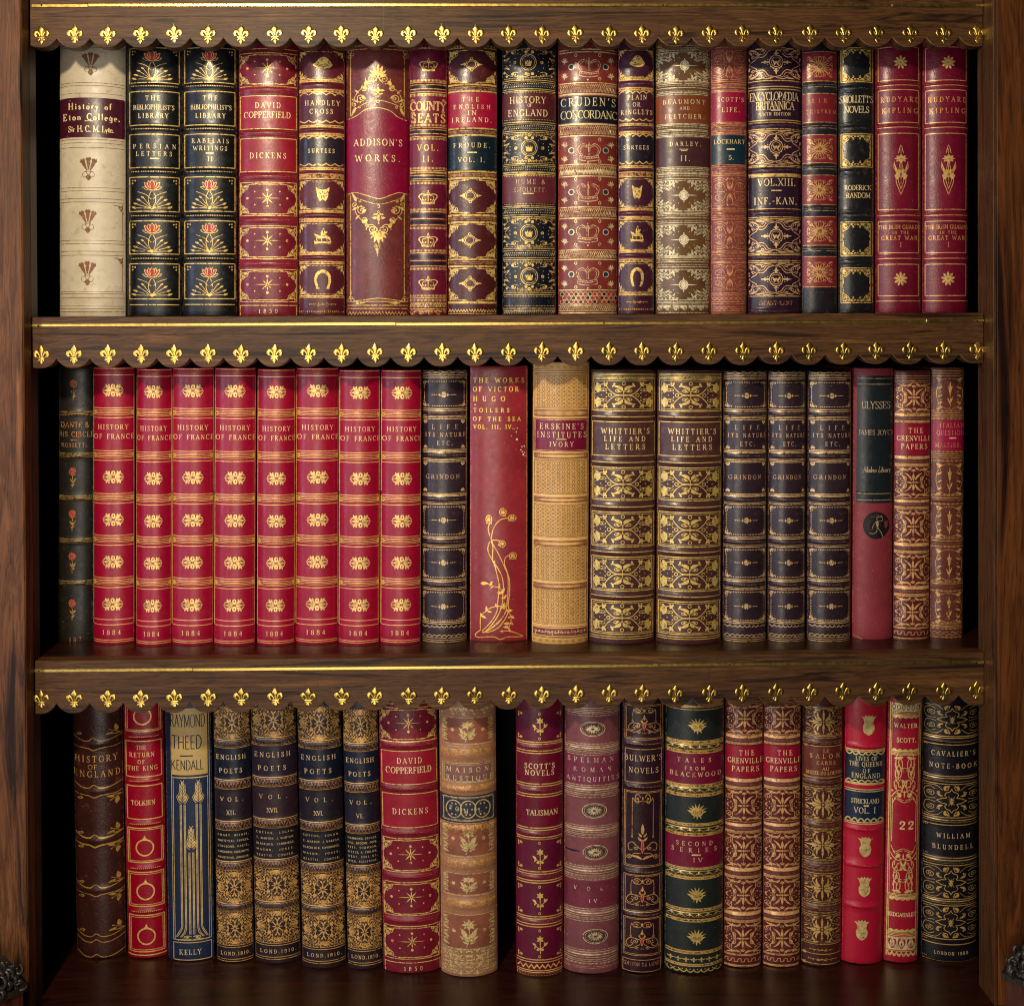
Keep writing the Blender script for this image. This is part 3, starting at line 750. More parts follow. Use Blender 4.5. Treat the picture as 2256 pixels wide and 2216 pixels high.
def grindon_orn(p):
    for q in p.m2():
        q.leaf(0.14, 0, 0.5, 0, 0.7)
        for x in (0.58, 0.72, 0.86): q.fill([(x - 0.05, -0.1), (x + 0.05, -0.1), (x + 0.05, 0.1), (x - 0.05, 0.1)])
        q.dot(0.3, -0.3, 1.2); q.dot(0.3, 0.3, 1.2); q.leaf(0.9, 0, 1.02, 0, 0.6)
    for q in p.v2(): q.dot(0.06, 0.6, 2.0); q.dot(-0.06, 0.6, 2.0); q.dot(0.12, 0.3, 1.8); q.dot(-0.12, 0.3, 1.8)
    p.dot(0, 0, 2.2)
def grindon_corner(p):
    p.spi(-0.5, -0.4, 0.4, 180, 1.2, 1, 0.9); p.leaf(-0.95, -0.9, 0.3, -0.85, 0.3); p.leaf(-0.95, -0.9, -0.85, 0.4, 0.3); p.dot(0.5, -0.8, 1.3); p.dot(-0.8, 0.7, 1.3); p.leaf(-0.1, -0.6, 0.5, -0.4, 0.4); p.leaf(-0.6, -0.1, -0.4, 0.5, 0.4)
def heart(p):
    p.blob([(0, 1), (-0.9, 0.0), (-0.8, -0.8), (-0.2, -0.8), (0, -0.4), (0.2, -0.8), (0.8, -0.8), (0.9, 0.0)])
def whittier(p):
    for q in p.m4():
        q.cur([(0, 0.02), (0.3, 0.06), (0.52, 0.42), (0.66, 0.78), (0.84, 0.7), (0.86, 0.35), (0.7, 0.3)], 1.5)
        q.leaf(0.92, 0.15, 0.8, 0.72, 0.28); q.leaf(0.98, 0.3, 0.9, 0.95, 0.23); q.leaf(0.68, 0.62, 0.56, 0.98, 0.33); q.leaf(0.62, 0.7, 0.7, 1.0, 0.26); q.leaf(0.8, 0.7, 1.0, 0.95, 0.26)
        q.spi(0.68, 0.36, 0.15, 0, 1.0, 1, 1.0); q.dot(0.6, 0.16, 1.6); q.dot(0.98, 0.12, 1.3)
        q.leaf(0.03, 0.38, 0.4, 0.7, 0.41, 0.16); q.spi(0.2, 0.34, 0.14, 200, 1.0, 1, 1.0, False); q.cur([(0, 0.05), (0.02, 0.3), (0.2, 0.52), (0.36, 0.75), (0.3, 0.88)], 1.2)
        q.dot(0.33, 0.82, 2.4); q.dot(0.38, 0.66, 1.8); q.leaf(0.1, 0.2, 0.24, 0.42, 0.33)
    for q in p.m2(): q.ring(0.48, 0, 0.06, 0.11, 1.1); q.dot(0.78, 0, 1.2)
    for q in p.v2(): q.ring(0, 0.86, 0.06, 0.11, 1.1)
    p.dot(0, 0, 2.4)
def grenville(p):
    for q in p.m4():
        q.leaf(0.08, 0.1, 0.5, 0.62, 0.2, 0.1); q.cur([(0.98, 0.6), (0.7, 0.75), (0.4, 0.8), (0.1, 0.98)], 1.4); q.leaf(0.95, 0.96, 0.25, 0.86, 0.14, 0.1)
        q.leaf(0.1, 0.9, 0.4, 0.72, 0.3); q.spi(0.82, 0.56, 0.18, 0, 1.2, -1, 1.2); q.cur([(0.42, 0.0), (0.4, 0.3), (0.62, 0.42), (0.62, 0.72)], 1.4)
        q.leaf(0.44, 0.1, 0.58, 0.4, 0.4); q.dot(0.72, 0.2, 1.6); q.dot(0.62, 0.08, 1.2); q.dot(0.9, 0.28, 1.3); q.leaf(0.98, 0.0, 0.8, 0.14, 0.4)
        q.leaf(0.0, 0.85, 0.12, 0.7, 0.5); q.leaf(0.55, 0.95, 0.75, 0.7, 0.3)
    for q in p.m2(): q.leaf(0.06, 0, 0.34, 0, 0.5); q.dot(0.3, 0, 1.6); q.line([(0.46, -0.22), (0.46, 0.22)], 0.9); q.line([(0.52, -0.18), (0.52, 0.18)], 0.7)
    for q in p.v2(): q.leaf(0, 0.1, 0, 0.62, 0.3); q.dot(0, 0.7, 1.5)
    p.dot(0, 0, 2.6)
def tulip(p):
    p.leaf(0, 0.1, 0, -0.95, 0.4); p.leaf(-0.02, 0.12, -0.4, -0.6, 0.4, 0.15); p.leaf(0.02, 0.12, 0.4, -0.6, 0.4, -0.15)
    p.cur([(0, 0.1), (0.05, 0.5), (0, 1)], 1.1); p.leaf(0, 0.7, 0.5, 0.2, 0.35); p.leaf(0, 0.8, -0.5, 0.3, 0.35)
def italian(p):
    tulip(p.sub(0.05, 0.0, 0.42, 0.8))
    for q in p.m2():
        q.cur([(0.15, -0.95), (0.6, -0.8), (0.9, -0.3), (0.9, 0.3), (0.6, 0.8), (0.15, 0.95)], 1.0)
        for y in (-0.75, -0.3, 0.2, 0.65): q.leaf(0.86, y, 0.5, y - 0.14, 0.4); q.dot(0.62, y + 0.2, 1.2)
        q.leaf(0.95, -0.95, 0.5, -0.85, 0.4); q.leaf(0.95, 0.95, 0.5, 0.85, 0.4)
    for q in p.v2(): q.ring(0, 0.95, 0.06, 0.05, 0.8)
def scott_life(p):
    for q in p.m4():
        q.cur([(0.95, 0.0), (0.35, 0.02), (0.3, 0.3), (0.5, 0.62), (0.85, 0.5), (0.85, 0.25), (0.6, 0.2)], 1.0); q.cur([(0.98, 0.85), (0.6, 0.95), (0.25, 0.8), (0.14, 0.55)], 1.1); q.cur([(0.98, 0.7), (0.6, 0.82), (0.3, 0.65)], 0.8)
        q.leaf(0.05, 0.2, 0.2, 0.6, 0.3); q.spi(0.62, 0.4, 0.18, 0, 1.2, 1, 0.8); q.dot(0.5, 0.12, 1.1); q.dot(0.75, 0.1, 1.1); q.leaf(0.1, 0.95, 0.24, 0.7, 0.4); q.dot(0.2, 0.12, 1.1)
        q.line([(0.0, 0.08), (0.16, 0.3), (0.0, 0.6)], 0.9)
    for q in p.v2(): q.leaf(0, 0.1, 0, 0.45, 0.5); q.dot(0, 0.85, 1.4)
def salon(p):
    for q in p.m4():
        q.leaf(0.06, 0.12, 0.3, 0.75, 0.2, -0.2); q.leaf(0.08, 0.08, 0.5, 0.5, 0.2, -0.2); q.leaf(0.1, 0.05, 0.46, 0.25, 0.3, 0.2)
        q.cur([(0.98, 0.3), (0.6, 0.4), (0.5, 0.65), (0.7, 0.9), (0.95, 0.85)], 1.0); q.spi(0.82, 0.65, 0.18, 180, 1.2, 1, 0.9); q.leaf(0.5, 0.9, 0.15, 0.85, 0.35); q.leaf(0.55, 0.6, 0.36, 0.85, 0.4)
        q.leaf(0.98, 0.12, 0.7, 0.3, 0.3); q.dot(0.6, 0.25, 1.3); q.dot(0.42, 0.72, 1.1); q.dot(0.94, 0.95, 1.6)
    for q in p.m2(): q.leaf(0.06, 0, 0.98, 0, 0.16); q.leaf(0.3, 0, 0.6, 0.14, 0.5); q.leaf(0.3, 0, 0.6, -0.14, 0.5); q.dot(0.72, 0, 2.0)
    for q in p.v2(): q.leaf(0, 0.08, 0, 0.9, 0.16); q.line([(-0.08, 0.6), (0.08, 0.6)], 1.0)
    p.dot(0, 0, 2.2)
def filigree(p, nx=5, ny=4, seed=1, mask=None, w=0.8):   # dense mirrored scrollwork
    rnd = random.Random(seed)
    for i in range(nx):
        for j in range(ny):
            x = (i + 0.5) / nx; y = (j + 0.5) / ny
            a = rnd.uniform(0, 360); d = rnd.choice((-1, 1)); r = 0.62 / max(nx, ny) * rnd.uniform(0.8, 1.1); kind = rnd.random()
            lx, ly = rnd.uniform(-1, 1), rnd.uniform(-1, 1)
            for q in p.m4():
                if mask and mask(x, y): continue
                if kind < 0.7: q.spi(x, y, r, a, 1.1, d, w)
                else: q.dot(x, y, 2.2)
                q.leaf(x, y, x + lx * 1.1 / nx, y + ly * 1.1 / ny, 0.4)
                q.dot(x + 0.5 / nx, y + 0.45 / ny, 1.1)
def poets(p):
    filigree(p, 6, 5, 3, lambda x, y: (x * x * 1.2 + y * y) < 0.12 or x > 0.78 and y < 0.2, 0.6)
    for a in range(0, 360, 45): p.leaf(0.05 * math.cos(R(a)), 0.05 * math.sin(R(a)), 0.26 * math.cos(R(a)), 0.34 * math.sin(R(a)), 0.34)
    for q in p.m2():
        for a in (-50, -25, 0, 25, 50): q.leaf(0.98, 0, 0.98 - 0.42 * math.cos(R(a)), 0.5 * math.sin(R(a)), 0.2)
        q.dot(0.36, -0.36, 3.0); q.dot(0.36, 0.36, 3.0)
    for q in p.v2():
        for a in (-60, -30, 0, 30, 60): q.leaf(0, 0.98, 0.4 * math.sin(R(a)), 0.98 - 0.4 * math.cos(R(a)), 0.22)
        q.dot(0, 0.36, 2.2)
def bouquet(p):
    for a in (-80, -58, -36, -12, 14, 40, 66):
        p.leaf(0, 0.1, 0.95 * math.sin(R(a)), 0.1 - 1.0 * math.cos(R(a)) * 0.95, 0.22)
    p.blob([(-0.6, 0.1), (-0.3, -0.2), (0.2, -0.25), (0.55, 0.0), (0.5, 0.4), (0.1, 0.6), (-0.4, 0.5)])
    k = p.col(BLACK); k.spi(-0.2, 0.15, 0.22, 0, 1.3, 1, 0.8, False); k.spi(0.25, 0.15, 0.2, 90, 1.2, -1, 0.8, False); k.line([(-0.5, 0.3), (-0.2, 0.5)], 0.6)
    p.leaf(0, 0.4, 0, 1.0, 0.3); p.leaf(0.1, 0.4, 0.4, 0.85, 0.35); p.leaf(-0.1, 0.4, -0.35, 0.8, 0.35); p.leaf(-0.4, 0.2, -0.85, 0.0, 0.4); p.leaf(0.4, 0.2, 0.85, 0.05, 0.4)
def flower_stem(p):
    q = p.sub(0, -0.55, 0.5, 0.42)
    for a in range(0, 360, 60): q.leaf(0, 0, math.cos(R(a + 30)), math.sin(R(a + 30)), 0.6)
    p.cur([(0, -0.3), (0.02, 0.3), (0.05, 1.0)], 1.4)
    p.cur([(0.02, 0.45), (0.4, 0.3), (0.6, 0.05)], 1.1); p.cur([(0.02, 0.45), (-0.4, 0.3), (-0.6, 0.05)], 1.1)
    p.leaf(0.5, 0.15, 1.0, -0.2, 0.5); p.leaf(0.55, 0.1, 0.6, -0.3, 0.5); p.leaf(-0.5, 0.15, -1.0, -0.15, 0.5); p.leaf(-0.55, 0.15, -0.75, 0.5, 0.5)
    p.disc(0.28, 0.55, 0.2, 0.13); p.disc(-0.26, 0.55, 0.2, 0.13)
def flower_corner(p):
    for a in range(0, 360, 60): p.leaf(0.1, -0.3, 0.1 + 0.6 * math.cos(R(a)), -0.3 + 0.6 * math.sin(R(a)), 0.5)
    p.cur([(-0.1, -0.4), (-0.7, -0.5), (-0.85, 0.2), (-0.7, 0.9)], 1.2); p.leaf(-0.8, -0.5, -0.95, -0.98, 0.6); p.leaf(-0.8, 0.2, -0.3, 0.4, 0.4)
def maison(p):
    q = p.sub(0, -0.4, 0.3, 0.36)
    for a in range(0, 360, 45): q.leaf(0, 0, math.cos(R(a)), math.sin(R(a)), 0.5)
    p.cur([(0, -0.2), (0.02, 0.4), (-0.1, 1)], 1.2)
    for r in p.m2(): r.leaf(0.02, 0.5, 0.3, -0.05, 0.4); r.leaf(0.02, 0.65, 0.36, 0.3, 0.4); r.leaf(0.02, 0.8, 0.28, 0.62, 0.4); r.dot(0.58, 0, 4.2); r.leaf(0.1, 0.2, 0.34, -0.2, 0.3)
    for r in p.m2():
        for y in (-0.75, -0.3, 0.2, 0.65): r.spi(0.9, y, 0.12, 90, 1.1, 1, 0.9); r.leaf(0.98, y + 0.1, 0.74, y + 0.26, 0.5); r.leaf(0.98, y, 0.76, y - 0.18, 0.4)
def shell_oval(p):
    p.ring(0, 0, 1, 1, 1.6, 36)
    p.col(gilt((70, 44, 40), 0.5, 0, 0, 'oval_ground')).disc(0, 0, 0.93, 0.93, 30)
    for i in range(18):
        a = TAU * i / 18; p.leaf(0.12 * math.cos(a), 0.12 * math.sin(a), 0.68 * math.cos(a), 0.66 * math.sin(a), 0.32)
    p.ring(0, 0, 0.84, 0.84, 0.6, 30)
def bulwer(p):
    for r in p.m2():
        r.spi(0.34, -0.82, 0.24, 200, 1.3, 1, 1.2); r.cur([(0, -0.74), (0.2, -0.62), (0.5, -0.66), (0.62, -0.9), (0.68, -0.6), (0.68, 0.0)], 1.0); r.ring(0.68, 0.06, 0.05, 0.06, 0.9)
        r.cur([(0.1, 0.3), (0.4, 0.2), (0.76, 0.22), (0.95, 0.6), (0.75, 0.8), (0.55, 0.6), (0.7, 0.5)], 1.3); r.spi(0.42, 0.42, 0.18, 270, 1.2, -1, 1.1); r.cur([(0.95, 0.85), (0.6, 0.92), (0.3, 0.75), (0.12, 0.62)], 1.1); r.dot(1.0, 0.8, 1.6)
        r.leaf(0.06, 0.2, 0.22, -0.05, 0.4); r.spi(0.3, 0.88, 0.12, 0, 1.0, 1, 0.9); r.dot(0.62, 0.36, 1.4); r.cur([(0.05, -0.2), (0.14, -0.08), (0.1, 0.1)], 0.9)
    p.leaf(0, -0.05, 0, -0.5, 0.36); p.leaf(0, -0.72, 0, -0.98, 0.7)
    p.blob([(0, 0.1), (0.1, 0.4), (0, 0.76), (-0.1, 0.4)]); p.col(REDI).blob([(0, 0.16), (0.07, 0.42), (0, 0.7), (-0.07, 0.42)]); p.dot(0, 0.95, 1.2); p.dot(0.1, 0.96, 0.9); p.dot(-0.1, 0.96, 0.9)
def crest(p):
    p.blob([(-0.5, -0.35), (-0.62, -0.1), (-0.78, 0.2), (-0.62, 0.7), (0, 1.0), (0.62, 0.7), (0.78, 0.2), (0.62, -0.1), (0.5, -0.35), (0, -0.4)])
    p.fill([(-0.62, -0.3), (-0.7, -0.55), (-1.0, -0.8), (-0.6, -0.72), (-0.45, -0.95), (-0.25, -0.72), (0, -0.98), (0.25, -0.72), (0.45, -0.95), (0.6, -0.72), (1.0, -0.8), (0.7, -0.55), (0.62, -0.3)])
    k = p.col(OCHRE); k.cur([(-0.5, -0.28), (0, -0.34), (0.5, -0.28)], 0.6)
    k = p.col(REDI)
    for x, y in ((-0.22, 0.3), (0.22, 0.3), (0, 0.55), (-0.2, 0.05), (0.2, 0.05)): k.dot(x, y, 0.7)
def wscott(p):                   # candelabra scrollwork, y -1..1
    for r in p.m2():
        r.leaf(0.15, -0.98, 0.95, -0.9, 0.16); r.dot(0.95, -0.92, 2.0); r.spi(0.5, -0.72, 0.46, 270, 1.35, 1, 1.4); r.cur([(0.98, -0.72), (0.9, -0.55), (0.85, -0.5), (0.95, -0.35), (0.9, -0.2)], 1.2)
        r.spi(0.55, -0.33, 0.42, 90, 1.3, -1, 1.4); r.leaf(0.5, -0.3, 0.8, -0.42, 0.7); r.cur([(0.1, -0.55), (0.45, -0.5), (0.3, -0.44), (0.1, -0.46)], 1.0)
        r.cur([(0.9, -0.2), (0.6, -0.12), (0.98, 0.0), (0.98, 0.2), (0.8, 0.3)], 1.3); r.spi(0.45, 0.12, 0.4, 0, 1.3, 1, 1.2); r.leaf(0.02, 0.02, 0.3, -0.08, 0.5); r.leaf(0.02, 0.1, 0.35, 0.28, 0.4)
        r.cur([(0.02, 0.4), (0.5, 0.32), (0.98, 0.45), (1.25, 0.62)], 1.4); r.leaf(0.25, 0.52, 0.8, 0.42, 0.3, 0.1); r.cur([(0.1, 0.72), (0.5, 0.66), (0.8, 0.58), (1.2, 0.9)], 1.0); r.dot(1.2, 0.36, 2.2); r.dot(0.9, 0.66, 2.2)
    p.leaf(0, 0.16, 0, -0.1, 0.45); p.leaf(0, 0.6, 0, 0.3, 0.5); p.cur([(-0.75, 0.66), (0, 0.8), (0.75, 0.66)], 1.2)
    p.cur([(-0.5, -0.42), (0, -0.56), (0.5, -0.42)], 0.8)
def quatre(p):
    for r in p.m4():
        r.cur([(0, 0.78), (0.07, 0.6), (0.2, 0.52), (0.26, 0.36), (0.2, 0.2), (0.36, 0.16), (0.44, 0.1), (0.58, 0)], 1.4)
        r.cur([(0.08, 0.98), (0.16, 0.7), (0.28, 0.74), (0.26, 0.9)], 1.3); r.leaf(0.1, 0.98, 0.26, 0.62, 0.4, 0.2); r.dot(0.24, 0.9, 2.2)
        r.cur([(0.36, 0.3), (0.5, 0.32), (0.56, 0.52), (0.46, 0.56)], 1.2); r.leaf(0.34, 0.28, 0.52, 0.5, 0.5, -0.2); r.dot(0.48, 0.54, 2.0)
        r.line([(0.02, 0.06), (0.12, 0.3)], 0.8); r.spi(0.84, 0.46, 0.19, 270, 1.6, -1, 1.0)
        r.cur([(0.62, 0.12), (0.98, 0.1), (1.06, 0.6), (0.86, 0.84), (0.64, 0.7)], 0.9); r.cur([(1.05, 0.92), (0.6, 0.96), (0.34, 0.66)], 0.9)
    p.dot(0, -0.05, 2.0); p.leaf(0, -0.02, 0, 0.28, 0.5); p.leaf(0, 0, 0, -0.22, 0.4)
    for r in p.m2(): r.leaf(0, 0, 0.12, -0.12, 0.3); r.leaf(0, 0, 0.12, 0.06, 0.3)
def wheat(p):
    p.blob([(0, -1.0), (0.34, -0.6), (0.42, 0.2), (0.8, 0.5), (0.55, 0.85), (0, 1.0), (-0.55, 0.85), (-0.8, 0.5), (-0.42, 0.2), (-0.34, -0.6)])
    k = p.col(NAVY)
    for q in k.m2():
        for y in (-0.6, -0.25, 0.1, 0.45, 0.75): q.cur([(0, y + 0.22), (0.2, y), (0.42 + 0.15 * (y > 0.2), y - 0.2)], 0.75)
    k.line([(0, -0.9), (0, 0.95)], 0.6)
    for q in p.m2(): q.line([(0.1, -0.9), (0.3, -1.12)], 0.9); q.cur([(0.46, -0.8), (0.56, 0.1), (0.98, 0.5), (0.6, 1.0), (0.2, 1.12)], 0.9)
def hugo_plant(P):               # drawn in zoom 'o' pixels through the mapper P
    def c(pts, w=1.9): P(pts, w)
    c([(850, 350), (835, 400), (850, 470), (872, 520), (885, 600), (880, 720), (905, 800)])
    c([(1040, 290), (960, 310), (900, 380), (875, 460), (872, 540), (885, 580)])
    c([(960, 530), (900, 520), (850, 545), (832, 620), (855, 690), (900, 760), (960, 860), (990, 950), (995, 1030)])
    c([(880, 560), (940, 660), (1000, 790), (1040, 890), (1045, 1000), (1040, 1120), (1030, 1200)])
    c([(1060, 680), (1015, 710), (1008, 780), (1040, 870), (1060, 960), (1060, 1080), (1045, 1200)])
    c([(900, 740), (920, 850), (945, 960), (945, 1080), (935, 1180), (930, 1260), (880, 1360), (820, 1430), (770, 1480)])
    c([(990, 1040), (985, 1180), (950, 1290), (890, 1390), (820, 1470), (780, 1500)])
    c([(1035, 1180), (1020, 1270), (960, 1370), (880, 1440), (800, 1490)])
    c([(1045, 1200), (1050, 1270), (1000, 1370), (930, 1450), (830, 1490), (770, 1490)])
    c([(1030, 1260), (990, 1330), (920, 1400), (850, 1460)], 1.4)
    c([(755, 1470), (700, 1520), (730, 1550), (820, 1540), (900, 1540), (965, 1565), (1040, 1540), (1150, 1545), (1200, 1540), (1120, 1500), (1060, 1480), (1000, 1475)])
    c([(755, 1470), (752, 1390), (760, 1320), (800, 1280), (850, 1240), (930, 1215), (1020, 1225)])
    c([(760, 980), (830, 980), (900, 1010), (950, 1020), (985, 1060)], 1.4); c([(1045, 1270), (1075, 1330), (1070, 1400), (1050, 1450), (1060, 1480)], 1.4)
HUGO_LEAVES = [(760, 980, 832, 976), (850, 1000, 880, 955), (880, 1010, 860, 1030), (950, 1020, 955, 975), (930, 1080, 1000, 1070), (990, 1070, 1005, 1020), (990, 1130, 970, 1135), (1000, 1140, 1025, 1095),
    (820, 1270, 815, 1220), (830, 1270, 870, 1280), (765, 1330, 755, 1290), (770, 1320, 815, 1345), (920, 1230, 915, 1185), (1000, 1250, 1005, 1180), (1030, 1270, 1090, 1260), (1070, 1330, 1040, 1340), (1075, 1320, 1110, 1350), (1060, 1400, 1000, 1400), (1070, 1390, 1100, 1415), (1050, 1440, 995, 1435), (1055, 1450, 1065, 1490), (1000, 1480, 960, 1480), (960, 1240, 1000, 1220)]
HUGO_BUDS = [(843, 305, 34, 48, 0), (990, 228, 38, 44, 0), (1088, 290, 46, 34, 0.1), (982, 560, 38, 36, 0.5), (1095, 688, 42, 36, 0)]
def bulwer_base(p):
    for r in p.m2():
        r.cur([(.08, .2), (.3, .0), (.6, -.3), (.85, -.1), (.8, .3), (.6, .25)], 1.3); r.spi(.42, .1, .18, 270, 1.2, -1, 1.1); r.spi(.8, .75, .2, 0, 1.3, 1, 1.2); r.leaf(0, .95, .75, .7, .25, -.1); r.leaf(.05, -.4, .3, -.7, .4); r.leaf(.05, -.7, .25, -1.0, .4); r.cur([(.1, .5), (.4, .5), (.6, .6)], 1.0)
    p.leaf(0, -.9, 0, -1.7, .3); p.blob([(0, -.5), (.1, 0), (0, .5), (-.1, 0)]); p.col(REDI).blob([(0, -.42), (.075, 0), (0, .42), (-.075, 0)])
